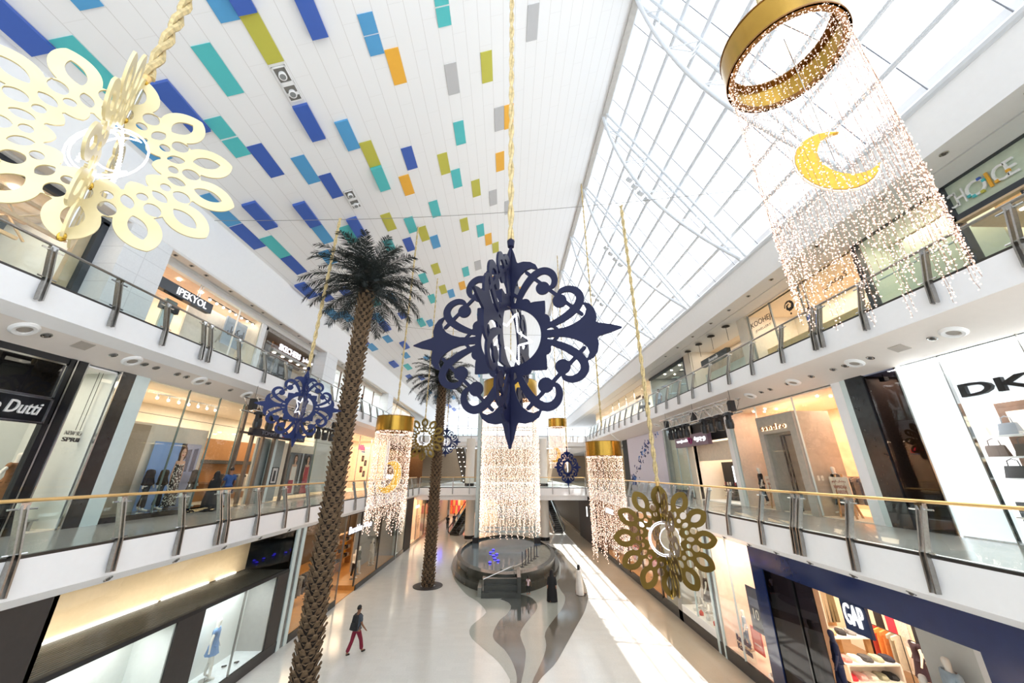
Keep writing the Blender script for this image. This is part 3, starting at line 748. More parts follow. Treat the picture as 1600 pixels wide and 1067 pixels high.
# ------------------------------------------------------------------ shop helpers
WN = [3]
def room(F, y0, y1, z0, z1, depth, back, side, ceil, floor, power=0, warm='#fff2e0', d0=0.02):
    g = G()
    F.box(g, y0, y1, z0, z1, depth, depth + .05, 0); F.box(g, y0, y0 + .05, z0, z1, d0, depth, 1); F.box(g, y1 - .05, y1, z0, z1, d0, depth, 1)
    F.box(g, y0, y1, z1 - .05, z1, d0, depth, 2); F.box(g, y0, y1, z0, z0 + .03, d0, depth, 3)
    o = struct('wall_shop', g, [back, side, ceil, floor])
    if power:
        n = max(1, round((y1 - y0) / 5))
        for i in range(n):
            l = bpy.data.lights.new('shop_lamp', 'AREA'); l.energy = power; l.color = srgb(warm); l.shape = 'RECTANGLE'; l.size = depth * .6; l.size_y = (y1 - y0) / n * .7
            lo = bpy.data.objects.new('shop_lamp', l); COL.objects.link(lo); lo.location = F.p(y0 + (y1 - y0) * (i + .5) / n, z1 - .12, depth * .5)
    return o
def slab(F, y0, y1, z0, z1, d0, d1, m, name='wall_panel'):
    g = G(); F.box(g, y0, y1, z0, z1, d0, d1); return struct(name, g, m)
def window(F, y0, y1, z0, z1, d=0., mull=(), trans=(), m=None, fm=None, w=.05, fr=False):
    WN[0] += 1
    g = G(); F.box(g, y0, y1, z0, z1, d, d + .012); o = struct('window_%d' % WN[0], g, m or GLASSS)
    for y in mull: g = G(); F.box(g, y - w / 2, y + w / 2, z0, z1, d - .03, d + .05); g.build('mullion', fm or STEEL, o)
    for z in trans: g = G(); F.box(g, y0, y1, z - w / 2, z + w / 2, d - .03, d + .05); g.build('transom', fm or STEEL, o)
    if fr:
        g = G()
        for a in ((y0, y0 + w, z0, z1), (y1 - w, y1, z0, z1), (y0, y1, z0, z0 + w), (y0, y1, z1 - w, z1)): F.box(g, *a, d - .03, d + .06)
        g.build('window_frame', fm or STEEL, o)
    return o
def lamps(F, ys, z, ds, label, r=.07):
    g = G(); g.lathe([(0, -.01), (r, -.01), (r, .01)], 12)
    me = g.mesh('shop_downlight', LAMPW)
    for y in ys:
        for d in ds:
            o = bpy.data.objects.new('shop_downlight', me); COL.objects.link(o); o.location = F.p(y, z - .06, d); tag(o, label, 'ceiling light', 'downlights in ' + label.split(' ceiling of ')[-1])
def garment_mesh(h, w, m):
    g = G(); n = 5
    prof = [(-.5, .0), (-.5, -.12), (-.33, -.1), (-.36, -1), (.36, -1), (.33, -.1), (.5, -.12), (.5, 0), (.12, .06), (-.12, .06)]
    g.prism([(a * w, b * h) for a, b in prof], lambda a, b, t: (a, t, b), -.03, .03); return g.mesh('garment', m)
def rack(F, y, z, d, ln, cols, label, glabel, h=.95, along=True):
    """steel clothes rail with single garments hanging from it"""
    t = thing('clothes_rack', label, 'clothes rack', F.p(y, z, d))
    g = G(); g.tube((0, -ln / 2, 1.5), (0, ln / 2, 1.5), .015, 6); g.build('rail', DKSTEEL, t)
    for s in (-1, 1): g = G(); g.tube((0, s * ln / 2, 0), (0, s * ln / 2, 1.5), .015, 6); g.box(-.22, .22, s * ln / 2 - .02, s * ln / 2 + .02, 0, .03); g.build('leg', DKSTEEL, t)
    n = len(cols)
    for i, c in enumerate(cols):
        o = bpy.data.objects.new('hanging_garment', garment_mesh(h, .5, gm(c))); COL.objects.link(o)
        o.location = F.p(y - ln / 2 + ln * (i + .5) / n, z + 1.42, d); o.rotation_euler = (0, 0, random.uniform(-.15, .15))
        tag(o, glabel, 'garment', 'garments on ' + label)
def poster(F, y0, y1, z0, z1, d, base, shapes, label, name='poster', cat='poster', frame=None):
    """shapes: (colour, polygon in 0..1 x 0..1 reading left to right as seen from the hall)"""
    t = thing(name, label, cat, F.p((y0 + y1) / 2, z0, d)); W, H = y1 - y0, z1 - z0
    g = G(); g.box(0, .02, -W / 2, W / 2, 0, H); g.build('board', base, t)
    sg = -F.s
    for i, (c, pl) in enumerate(shapes):
        g = G(); x = sg * (.004 + .002 * i) if F.s < 0 else -.004 - .002 * i
        g.prism([((a - .5) * W * sg, b * H) for a, b in pl], lambda a, b, w: (w, a, b), x if F.s > 0 else .02 + .003 * i, (x - .002) if F.s > 0 else .023 + .003 * i)
        g.build('print', c if not isinstance(c, str) else mat('print_' + c.strip('#'), c, .4, var=.05), t)
    if frame:
        g = G()
        for a in ((-W / 2, -W / 2 + .04, 0, H), (W / 2 - .04, W / 2, 0, H), (-W / 2, W / 2, 0, .04), (-W / 2, W / 2, H - .04, H)): g.box(-.02, .04, *a)
        g.build('picture_frame', frame, t)
    return t
def oval(cx, cy, rx, ry, n=14, rot=0.):
    return [(cx + rx * math.cos(2 * PI * i / n) * math.cos(rot) - ry * math.sin(2 * PI * i / n) * math.sin(rot), cy + rx * math.cos(2 * PI * i / n) * math.sin(rot) + ry * math.sin(2 * PI * i / n) * math.cos(rot)) for i in range(n)]
BEIGE = mat('beige_panel', '#d8c3a4', .45, var=.03); PALEG = mat('pale_grey_panel', '#d5d8d4', .5, var=.02); CREAMP = mat('cream_panel', '#e4dac9', .5, var=.03)
GREYP = mat('grey_panel', '#a5a29c', .5, var=.04); WOODF = mat('oak_floor', '#c08a4a', .3, var=.1, scale=3); WOOD = mat('oak_wood', '#b98e5c', .45, var=.14, scale=4)
DKCEIL = mat('dark_ceiling', '#3a3632', .7, var=.05); PEACH = mat('peach_panel', '#f0d8c4', .45, var=.03); WARMW = mat('warm_white', '#f2e4cf', .5, var=.02)
BKSTONE = mat('black_stone', '#26282a', .18, var=.25, scale=5); GLASSCOL = mat('pale_glass_column', '#cfdedd', .12, var=.02); SPARK = mat('taupe_sparkle', '#a89a86', .4, var=.2, scale=90)
BRN = mat('brown_timber', '#6a4a30', .5, var=.15, scale=4)

# ================================================================== LEFT, ground floor
slab(LG, Y0, 9.35, 0, 4.72, 0, .2, CHAR)
slab(LG, 9.35, 18.95, 0, .39, -.02, .1, BLACK, 'baseboard_left')
slab(LG, 9.35, 19, 3.1, 4.72, 2.0, 2.1, BEIGE)
for y_ in (11, 14, 17):
    l = bpy.data.lights.new('strip_lamp', 'AREA'); l.energy = 9; l.size = .2; l.size_y = 2.8; l.shape = 'RECTANGLE'; l.color = (1, .88, .7); lo = bpy.data.objects.new('strip_lamp', l); COL.objects.link(lo); lo.location = LG.p(y_, 3.25, 1.3); lo.rotation_euler = (0, math.radians(120), 0); slab(LG, 9.35, 9.45, 0, 4.72, 0, 2.1, BEIGE); slab(LG, 18.85, 18.95, 0, 4.72, .05, 2.1, GREYP)
window(LG, 9.4, 18.9, 3.12, 4.7, 0, (), (), None)
t = thing('slatted_canopy', 'dark grey slatted canopy over the white shop window on the ground floor', 'canopy', LG.p(14.1, 3.06, 1))
g = G(); g.box(.9, 1.02, -4.75, 4.75, -.06, .06); g.build('front_edge', BLACKM, t)
for i in range(17):
    x = .85 - i * .11; g = G(); g.box(x - .03, x + .03, -4.75, 4.75, -.03, .03); g.build('slat', mat('slat_grey', '#5a5955', .45, .3), t)
for a, b_ in ((-3.2, .4), (.55, 2.6), (3.0, 4.1)):
    g = G(); g.box(-.98, -.94, a, b_, .02, .06); o = g.build('strip_light', glow('strip_glow', '#fff6e8', 4), None, False, LG.p(14.1, 3.08, 1)); tag(o, 'thin white strip light along the back of the slatted canopy, %s piece' % {-3.2: 'longest', .55: 'middle', 3.0: 'farthest'}[a], 'strip light', None)
for y in (12.0, 16.2):
    pass
for y0, y1 in ((13.1, 14.15), (18.08, 18.92)): slab(LG, y0, y1, .39, 3.05, -.01, .25, CHAR, 'wall_pillar')
room(LG, 9.4, 13.1, .37, 3.02, 1.1, PALEG, PALEG, WHITE, mat('white_plinth', '#e4e8e8', .3), 25, '#ffffff', .05)
room(LG, 14.15, 18.08, .37, 3.02, 1.1, PALEG, GREYP, WHITE, MATS['white_plinth'], 30, '#f4faff', .05)
window(LG, 9.45, 13.1, .39, 3.02, .01); window(LG, 14.15, 18.08, .39, 3.02, .01, (16.1,), w=.01)
mannequin(LG.p(15.85, .4, .6), -1.2, 'white mannequin in a blue shaded tunic in the white ground-floor window', dress=('#6f8fb8', .72), h=1.8)
for k_, (dy, lab) in enumerate(((16.7, 'dark high-heeled shoe on the window floor nearer the mannequin'), (17.0, 'dark high-heeled shoe on the window floor nearer the glass'))):
    g = G(); g.path([(0, -.1, .08), (0, 0, .05), (0, .1, .02), (0, .15, .015)], [.03, .03, .035, .02], 6); o = g.build('high_heeled_shoe', BLACK, None, True, LG.p(dy, .4, .6 - .25 * k_)); tag(o, lab, 'shoe')
slab(LG, 18.95, 19.2, 0, 4.72, -.04, .3, GLASSCOL, 'wall_pillar'); slab(LG, 19.2, 19.5, 0, 4.72, 0, .3, mat('veined_grey', '#6f6f6c', .2, var=.3, scale=5), 'wall_pillar'); slab(LG, 19.5, 19.75, 0, 4.72, -.04, .3, GLASSCOL, 'wall_pillar')
# --- fashion shop with the lit sign
mat('shop_dark_back', '#6d6052', .6)
g = G()
for a in ((19.75, 36.2, 0, .03, .02, 7, 3), (36.2, 52, 0, .03, 2.6, 7, 3), (19.75, 36.2, 4.65, 4.7, .02, 7, 2), (36.2, 52, 4.65, 4.7, 2.6, 7, 2), (19.75, 52, 0, 4.7, 7, 7.05, 0), (36.2, 52, 0, 4.7, 2.55, 2.6, 0), (51.95, 52, 0, 4.7, 2.6, 7, 0), (19.75, 19.8, 0, 4.7, .02, 7, 0)): LG.box(g, *a)
struct('wall_shop', g, [MATS['shop_dark_back'], MATS['shop_dark_back'], DKCEIL, WOODF])
for y_, d_ in ((22, 3), (27, 3), (32, 3), (37, 4.6), (42, 4.6)):
    l = bpy.data.lights.new('shop_lamp', 'AREA'); l.energy = 75; l.color = srgb('#ffdcb4'); l.size = 2.5; lo = bpy.data.objects.new('shop_lamp', l); COL.objects.link(lo); lo.location = LG.p(y_, 4.6, d_)
slab(LG, 19.75, 24.5, .03, .33, -.02, 1.6, WOODF, 'floor_display'); slab(LG, 27.3, 36.1, .03, .3, -.02, 1.6, WOODF, 'floor_display')
slab(LG, 19.75, 24.5, 0, .33, -.06, -.02, BLACK, 'baseboard_left'); slab(LG, 27.3, 36.2, 0, .3, -.06, -.02, BLACK, 'baseboard_left')
window(LG, 19.75, 24.6, .33, 4.68, 0, (24.55,)); window(LG, 27.1, 36.2, .3, 4.68, 0, (27.1, 31.4, 36.1), fm=DKSTEEL, w=.12)
slab(LG, 30.6, 35.6, .3, 4.4, 1.6, 1.7, GREYP)
s = thing('shop_sign', 'white lit shop sign hanging over the entrance of the oak-floored ground shop', 'sign', (0, 0, 0))
g = G(); LG.box(g, 25.0, 29.0, 3.5, 3.56, -.02, .02); LG.box(g, 25.0, 25.04, 3.5, 4.7, -.02, .02); LG.box(g, 28.96, 29.0, 3.5, 4.7, -.02, .02); g.build('carrier_bar', DKSTEEL, s)
wall_text('lettering', 'Bershka', LG, 25.1, 3.56, 2.1, .42, -.04, glow('sign_white', '#f4f2ff', .9), s, bold=.01)
wall_text('lettering', 'ﺎﻜﺷﺮﻴﺑ', LG, 27.6, 3.56, 1.4, .4, -.04, MATS['sign_white'], s, bold=.02)
def shelf_unit(F, y, z, d, w, h, label, cols):
    t = thing('shelf_unit', label, 'shelf', F.p(y, z, d))
    for s_ in (-1, 1): g = G(); g.box(-.22, .22, s_ * w / 2 - .05, s_ * w / 2 + .05, 0, h); g.build('side_panel', WOOD, t)
    zs = [h * q / 4 for q in (1, 2, 3, 4)]
    for q in zs: g = G(); g.box(-.22, .22, -w / 2, w / 2, q - .04, q); g.build('shelf', WOOD, t)
    n = 0
    for q in zs[:3]:
        for j in range(3):
            g = G(); g.box(-.15, .15, -.16, .16, 0, .2 + .05 * (j % 2)); o = g.build('folded_garment', gm(cols[n % len(cols)]), None, False, (F.p(y, z, d)[0], F.p(y, z, d)[1] + (-.32 + .32 * j) * w / 1.2, z + q)); n += 1
            tag(o, 'folded clothes stacked on the ' + label.split(' in ')[0], 'garment', 'clothes on the ' + label)
shelf_unit(LG, 36.6, .03, 3.3, 1.6, 2.6, 'oak shelf unit behind the shop entrance in the lit ground shop', ['#d8a53a', '#3a3a44', '#7d7f6a', '#b8b2a5'])
shelf_unit(LG, 31.2, .03, 3.2, 1.8, 2.6, 'oak shelf unit at the left of the entrance in the lit ground shop', ['#b8722e', '#4e5a66', '#2e2c2b', '#c9c2b4'])
shelf_unit(LG, 34.0, .03, 3.6, 1.6, 2.4, 'oak shelf unit deep behind the grey display board in the lit ground shop', ['#7d7f6a', '#3a3a44', '#c9c2b4'])
rack(LG, 24.6, .03, 2.2, 2, ['#2a2b30', '#5b564e', '#9c9a92', '#2a2b30', '#6e6152', '#3c4652'], 'clothes rack behind the left window of the lit ground shop', 'garment on the rack in the lit ground shop window')
rack(LG, 36.5, .03, 4.6, 1.8, ['#e0b23a', '#e0b23a', '#c9a032', '#4b4b46', '#d8d2c6'], 'clothes rack with yellow tops deep in the lit ground shop', 'top hanging on the deep rack of the lit ground shop')
mannequin(LG.p(20.4, .33, .8), -.5, 'mannequin in a striped top and blue cap in the lit ground shop', top=('#b9bcc4', True), bottom='#3d4a63', cap='#5f7388')
mannequin(LG.p(20.9, .33, 1.3), -.3, 'mannequin in a dark jacket and jeans behind the blue-capped mannequin', jacket='#4a4a4c', bottom='#4d5d78')
mannequin(LG.p(28.7, .3, .7), -.6, 'mannequin in a white top and black trousers beside the entrance mullion of the oak-floored shop', top='#e6e2d8', bottom='#1c1c1e')
mannequin(LG.p(29.9, .3, .9), -.8, 'mannequin in a dark jacket and pale jeans right of the white-topped mannequin', jacket='#2d3830', bottom='#b7b9b2')
mannequin(LG.p(32.6, .3, .9), -.7, 'mannequin in a white tee in front of the grey display board', top='#dcd8cf', bottom='#c9c5bb')
mannequin(LG.p(33.3, .3, 1.1), -.6, 'mannequin in a dark vest in front of the grey display board', top='#3d4046', bottom='#d0ccc2')
lamps(LG, (21, 23.5, 26, 28.5, 31, 33.5), 4.68, (1.2, 3.2, 5.4), 'warm downlight in the dark ceiling of the lit ground shop')
# --- shops further along
slab(LG, 36.2, 36.4, 0, 4.72, -.03, .3, GLASSCOL, 'wall_pillar')
room(LG, 36.4, 38.8, 0, 4.7, 1.5, GREYP, GREYP, WHITE, MATS['white_plinth'], 40); window(LG, 36.4, 38.8, .3, 4.68); slab(LG, 36.4, 38.8, 0, .3, -.05, 0, BLACK, 'baseboard_left')
mannequin(LG.p(37, .1, .7), -.6, 'mannequin in pale clothes behind the narrow far ground window', top='#d8d4cc', bottom='#b9b4aa')
mannequin(LG.p(37.8, .1, .8), -.6, 'mannequin in white behind the narrow far ground window, next to the black pillar', top='#e6e2da', bottom='#a9a59c')
slab(LG, 38.8, 41.3, 0, 4.72, -.05, .3, BLACKM, 'wall_pillar')
room(LG, 41.3, 45.6, 0, 4.7, 2.2, PEACH, PEACH, WARMW, WARMW, 90, '#ffd9b0'); window(LG, 41.3, 45.6, .35, 4.68, 0, (43.4,)); slab(LG, 41.3, 80, 0, .3, -.05, 0, BLACK, 'baseboard_left')
s = thing('shop_sign', 'small white lit sign over the peach far ground shop', 'sign', (0, 0, 0)); wall_text('lettering', 'oo o', LG, 42.6, 3.5, 1.5, .3, -.04, MATS['sign_white'], s)
mannequin(LG.p(42.4, .1, .8), -.6, 'mannequin in a long blue dress in the peach far ground shop, nearest the black pillar', dress=('#6f82b5', .2)); mannequin(LG.p(43.2, .1, 1.0), -.6, 'mannequin in a long lilac dress in the peach far ground shop', dress=('#8f97c0', .2))
room(LG, 45.6, 52, 0, 4.7, 2.5, mat('ochre_display', '#c9a24e', .5), GREYP, DKCEIL, GREYP, 60, '#ffe0a8'); window(LG, 45.6, 52, .3, 4.4, 0, (47.5, 49.5, 51.5), fm=DKSTEEL, w=.2)
slab(LG, 52, 66, 0, 4.72, 0, .2, mat('taupe_wall', '#8a7f74', .5)); 
for y0, y1, z, lab in ((48, 49.6, 3.6, 'dark'), (53, 56, 3.7, 'lit'), (58, 60, 3.8, 'blue')):
    g = G(); LG.box(g, y0, y1, z, z + .5, -.45, .0); o = g.build('shop_sign', {'dark': NAVY, 'lit': glow('sign_soft', '#f4f4ff', 2.5), 'blue': BLUELED}[lab]); tag(o, {'dark': 'dark blue box sign over a far left ground shop', 'lit': 'white lit box sign over a far left ground shop', 'blue': 'small blue lit sign at the far end of the left ground floor'}[lab], 'sign')
# warm shop at the end of the ground floor
g = G(); g.box(-9.6, -1.5, 65.6, 65.8, 0, 4.4); struct('wall_far', g, PEACH)
l = bpy.data.lights.new('shop_lamp', 'AREA'); l.energy = 260; l.color = (1, .75, .5); l.size = 4; lo = bpy.data.objects.new('shop_lamp', l); COL.objects.link(lo); lo.location = (-6, 63.5, 4.3)
for i in range(22):
    o = bpy.data.objects.new('hanging_garment', garment_mesh(1.2, .5, gm(('#e07a3a', '#d84a3a', '#e8a05a', '#c8384a', '#f0c08a')[i % 5]))); COL.objects.link(o); o.location = (-9.2 + (i % 11) * .42, 65.3, 1.9 + 1.3 * (i // 11)); tag(o, 'orange or red garment on the warm wall beyond the left ground shops', 'garment', 'garments on the warm far end wall')

# ================================================================== LEFT, first upper floor
Z1 = 5.63
slab(L1, Y0, 10.95, 10.3, 10.6, -.02, .2, BLACKM, 'wall_header')
room(L1, Y0, 12.0, Z1, 10.45, 2.2, PALEG, PALEG, WHITE, WARMW, 60)
window(L1, Y0, 10.5, 9.25, 10.32, 0, (7.2,), m=glass('dark_glass', (.12, .12, .13), 1.5), fm=CHROME, w=.05, fr=True)
t = thing('shop_sign', 'black shop fascia sign with chrome script lettering on the upper left', 'sign', (0, 0, 0))
g = G(); L1.box(g, Y0, 10.5, 8.52, 9.25, -.12, .1); g.build('board', BLACK, t)
g = G()
for z in (8.54, 9.2): L1.box(g, Y0, 10.45, z, z + .04, -.14, -.12)
L1.box(g, 10.42, 10.46, 8.54, 9.24, -.14, -.12); g.build('border', CHROME, t)
wall_text('lettering', 'Massimo Dutti', L1, 8.2, 8.74, 2.06, .34, -.15, mat('silver_script', '#d9d9d6', .3), t, shear=.25, bold=.01)
for y in (8.3, 9.45, 10.72): slab(L1, y - .1, y + .1, Z1, 8.55, -.05, .1, BLACKM, 'wall_frame')
slab(L1, 10.5, 10.62, Z1, 10.5, -.06, .1, BLACK, 'wall_frame'); slab(L1, 10.72, 10.95, Z1, 10.5, -.06, .1, BLACK, 'wall_frame')
for y in (10.66, 10.97, 12.0): slab(L1, y - .02, y + .02, Z1, 10.5, -.08, .02, CHROME, 'trim_frame')
window(L1, Y0, 10.5, Z1 + .1, 8.5, .02)
mannequin(L1.p(10.95, Z1 + .35, .7), -1.3, 'mannequin in a brown satin dress behind the black-framed window on the left', dress=('#8a5f3c', .45), pose=((.8, 0, .5), (.8, 0, .5)))
t = thing('display_table', 'low pale display table under the brown-dressed mannequin', 'table', L1.p(10.6, Z1, .7)); g = G(); g.box(-.5, .5, -1, 1, .28, .33); g.build('tabletop', GREYP, t)
for a in (-.9, .9): g = G(); g.box(-.45, .45, a - .04, a + .04, 0, .28); g.build('leg', GREYP, t)
window(L1, 10.95, 12.0, Z1 + .3, 10.3, .02)
t = thing('hanging_sign', 'mirrored lettering hung on two wires behind the narrow pane', 'sign', (0, 0, 0))
g = G(); 
for y in (11.3, 11.42): g.tube(L1.p(y + .45, 8.5, .4), L1.p(y + .45, 10.4, .4), .008, 5)
g.build('wire', BLACKM, t); wall_text('lettering', 'NEW SEASON', L1, 11.5, 8.34, .75, .13, .4, GREYP, t); wall_text('lettering', 'SPRING', L1, 11.5, 8.14, .75, .13, .4, CHAR, t)
slab(L1, 12.0, 12.52, Z1, 10.55, -.05, .3, BKSTONE, 'wall_pillar'); slab(L1, 12.52, 13.05, Z1, 10.55, -.05, .3, GLASSCOL, 'wall_pillar')
# tall glass shop
room(L1, 13.05, 31, Z1, 10.5, 4.5, CREAMP, CREAMP, WARMW, mat('shop_floor_grey', '#a19b92', .25), 110, '#ffe9cf')
window(L1, 13.05, 18.6, Z1 + .15, 10.5, 0, (14.9, 16.6, 18.2), (9.3,), fm=mat('glass_edge', '#6a7a74', .2), w=.012)
slab(L1, 13.05, 17.7, Z1, 9.1, 1.0, 1.1, CREAMP); slab(L1, 13.2, 14.7, Z1, 9.0, .9, 1.0, SPARK); slab(L1, 13.05, 18.3, Z1, Z1 + .18, -.02, 1.0, BLACK, 'floor_display')
def woman(cx, dress, skin='#d9ad92', hair='#4a2d22'):
    return [(skin, [(cx - .09, .28), (cx - .13, .5), (cx - .1, .72), (cx + .1, .72), (cx + .12, .5), (cx + .1, .28)]), (dress, [(cx - .16, .02), (cx - .1, .4), (cx - .09, .68), (cx - .03, .66), (cx + .03, .66), (cx + .09, .68), (cx + .1, .4), (cx + .17, .02)]),
            (hair, oval(cx, .84, .085, .13)), (skin, oval(cx + .005, .845, .05, .075)), (skin, [(cx - .03, .68), (cx - .03, .8), (cx + .03, .8), (cx + .03, .68)]), ('#b4423c', oval(cx + .005, .81, .018, .009)), ('#2a1a15', oval(cx - .018, .862, .01, .006)), ('#2a1a15', oval(cx + .028, .862, .01, .006))]
FLOR = mat('black_white_floral', '#1a1a1c', .6)
def floral():
    m = MATS['black_white_floral']; nt = m.node_tree; b = nt.nodes['Principled BSDF']; v = nt.nodes.new('ShaderNodeTexVoronoi'); v.inputs['Scale'].default_value = 13
    tc = nt.nodes.new('ShaderNodeTexCoord'); nt.links.new(tc.outputs['Object'], v.inputs['Vector']); r = nt.nodes.new('ShaderNodeValToRGB'); r.color_ramp.interpolation = 'CONSTANT'
    r.color_ramp.elements[0].color = (.75, .75, .7, 1); r.color_ramp.elements[1].color = (.012, .012, .015, 1); r.color_ramp.elements[1].position = .42
    nt.links.new(v.outputs['Distance'], r.inputs[0]); nt.links.new(r.outputs[0], b.inputs['Base Color'])
floral()
BLUEP = mat('poster_blue', '#8fb0e4', .4, var=.06, scale=1.5)
poster(L1, 15.05, 17.35, Z1 + .2, 8.42, .88, BLUEP, [('#23283a', [(.55, 0), (.55, 1), (.66, 1), (.66, 0)]), ('#aeb4cf', [(.66, 0), (.66, 1), (1, 1), (1, 0)]), ('#5f667f', [(.7, .55), (.7, .9), (.8, .92), (.8, .55)]), ('#5f667f', [(.85, .55), (.85, .92), (.95, .94), (.95, .55)])] + woman(.62, FLOR), 'tall blue poster of a person in a black and white flowered dress')
for y, lab, c in ((14.85, 'headless mannequin in a dark suit in front of the blue poster', '#23212c'), (15.45, 'headless mannequin in a dark brown jacket, second along the blue poster', '#2c2622'), (16.95, 'headless mannequin in a speckled dark dress at the right end of the blue poster', '#33312e')):
    mannequin(L1.p(y, Z1 + .18, .45), -1.1, lab, jacket=c, bottom='#1c1b22' if y < 16 else None, dress=(c, .6) if y > 16.5 else None, head=False)
t = thing('track_light', 'row of white track spotlights high behind the tall glass shopfront', 'track light', L1.p(15.6, 10.2, .7))
g = G(); g.box(-.03, .03, -1.5, 1.9, 0, .04); g.build('track', WHITE, t)
for i in range(7):
    yy = -1.3 + i * .5; g = G(); g.path([(0, yy, 0), (.05, yy - .05, -.15)], [.03, .05], 8); g.build('spotlight', WHITE, t); g = G(); g.ball((.06, yy - .06, -.18), .045, 8, 5); g.build('lens', LAMPW, t)
for y in (18.45, 19.35, 20.2, 21.2, 22.9): slab(L1, y - .08, y + .08, Z1, 10.5 if y < 20 else 9.1, -.05, .08, mat('bronze_frame', '#6e655c', .35, .6), 'wall_frame')
slab(L1, 18.3, 20.3, 9.1, 9.2, -.04, .06, MATS['bronze_frame'], 'wall_frame')
slab(L1, 20.3, 22.8, Z1, 9.05, .3, .4, mat('slate_glass', '#9aa29f', .15)); slab(L1, 21.25, 21.75, Z1, 9.05, .1, .2, GLASSCOL)
poster(L1, 22.0, 22.6, 6.6, 7.5, .25, mat('photo_paper', '#d0cfca', .4), [('#26262a', [(.3, .15), (.35, .8), (.65, .8), (.7, .15)])], 'small black-framed picture on the grey wall behind the navy shop sign', 'framed_picture', 'picture', BLACKM)
t = thing('shop_sign', 'long navy sign board with silver letters and a red and white flag mark', 'sign', (0, 0, 0))
g = G(); L1.box(g, 18.9, 23.8, 9.03, 9.42, -.3, -.03); g.build('board', mat('navy_board', '#1a1c2c', .3), t)
wall_text('lettering', 'TOMMY', L1, 19.5, 9.12, 1.35, .2, -.32, mat('silver_letter', '#8d90a0', .3, .5), t); wall_text('lettering', 'HILFIGER', L1, 21.75, 9.12, 1.8, .2, -.32, MATS['silver_letter'], t)
for a, c in ((21.1, '#f2f2f4'), (21.35, '#d2234c')): g = G(); L1.box(g, a, a + .25, 9.14, 9.32, -.33, -.31); g.build('flag_mark', mat('flag_' + c.strip('#'), c, .4), t)
window(L1, 22.95, 31, Z1 + .15, 10.45, 0, (25.9, 28.5), (9.2,), fm=MATS['glass_edge'], w=.012)
poster(L1, 24.3, 27.1, Z1 + .2, 8.45, .7, mat('poster_grey', '#6f7076', .4, var=.2, scale=2), [('#2c2a2e', [(.45, 0), (.45, 1), (.7, 1), (.7, 0)]), ('#c9ccd0', [(.5, .2), (.52, 1), (.58, 1), (.56, .2)])] + woman(.25, '#e9e2da') + woman(.8, '#b3243c', hair='#231a1a') + [('#b3243c', [(.05, .05), (.1, .35), (.28, .35), (.3, .05)])], 'poster of two people in white and red behind the glass right of the navy sign')
slab(L1, 23.0, 27.6, Z1 + .2, 9.0, .8, .9, CREAMP); slab(L1, 27.6, 31, Z1 + .2, 10.4, 1.0, 1.1, PALEG)
rack(L1, 22.6, Z1, 3.0, 1.6, ['#26262b', '#6b2b2b', '#d8d4cb', '#2c3a5a', '#8c8a80'], 'clothes rack inside the entrance behind the two shoppers', 'garment on the rack behind the two shoppers')
rack(L1, 24.8, Z1, 3.4, 1.6, ['#33302c', '#e0dcd2', '#d6a23c', '#4c5668', '#26262b'], 'clothes rack deep inside the entrance of the tall glass shop', 'garment on the deep rack of the tall glass shop')
slab(L1, 20.5, 28, Z1, 9.1, 4.2, 4.3, mat('amber_back', '#8a5c2c', .5)); slab(L1, 20.6, 28, 7.7, 7.9, 3.8, 4.2, BLACKM, 'wall_shelf'); slab(L1, 20.6, 28, 6.6, 6.7, 3.8, 4.2, BRN, 'wall_shelf')
lamps(L1, (18.6, 19.6), 9.2, (1.2, 2.2), 'warm downlight in the entrance ceiling of the tall glass shop')
slab(L1, 31, 31.4, Z1, 10.55, -.1, .3, WHITE, 'wall_pillar')
room(L1, 31.4, 41, Z1, 10.5, 3.5, mat('pinkish', '#efd3bb', .5), MATS['pinkish'], WARMW, WARMW, 150, '#ffe2c2'); window(L1, 31.4, 41, Z1 + .1, 10.4, 0, (33.5, 36.5, 39), fm=CHROME, w=.04)
g = G(); t = thing('shop_sign', 'small red lit sign in the warm shop behind the palm', 'sign', (0, 0, 0)); wall_text('lettering', 'Milla', L1, 33.3, 9.1, 1.5, .5, -.05, glow('sign_red', '#ff3a44', 3), t, bold=.03); g = G(); L1.box(g, 34.1, 34.9, 8.95, 9.05, -.06, -.02); g.build('underline', mat('sign_blue', '#3f74c8', .4), t)
rack(L1, 33, Z1, 1.6, 1.8, ['#b03038', '#e8d8c8', '#5a4a3a', '#c8b8a8', '#7a2a2a', '#d8c8b8'], 'clothes rack in the warm shop behind the palm', 'garment in the warm shop behind the palm')
for k_, (y, z, c) in enumerate(((36.0, 8.2, '#8a5a44'), (36.8, 7.8, '#6a4c3c'), (35.9, 7.2, '#a03038'), (36.7, 6.8, '#5a3a34'))):
    poster(L1, y, y + .6, z, z + .55, .6, mat('canvas_' + c.strip('#'), c, .5), [('#d8b090', oval(.5, .55, .2, .25))], 'small square picture in the warm shop, %s of four' % ('topmost', 'second', 'third', 'lowest')[k_], 'wall_picture', 'picture')
slab(L1, 41, 42, Z1, 10.55, -.1, .3, WHITE, 'wall_pillar')
room(L1, 42, 60, Z1, 10.4, 3, mat('gold_back', '#7a6030', .35, .5, var=.3), BRN, DKCEIL, BRN, 60, '#ffd9a0')
g = G()
for k_ in range(7):
    g = G(); g.lathe([(.12, 0), (.12, .55)], 12); o = g.build('candle_lamp', glow('candle_glow', '#ffe8c8', 3), None, True, L1.p(43.5 + k_ * (1.0 if k_ % 2 else .9), 6.4, .6)); tag(o, 'glowing white candle lamp on the counter of the golden far shop', 'lamp', 'candle lamps in the golden far shop')
slab(L1, 42.5, 60, Z1, 6.4, .3, .9, BRN, 'wall_counter')

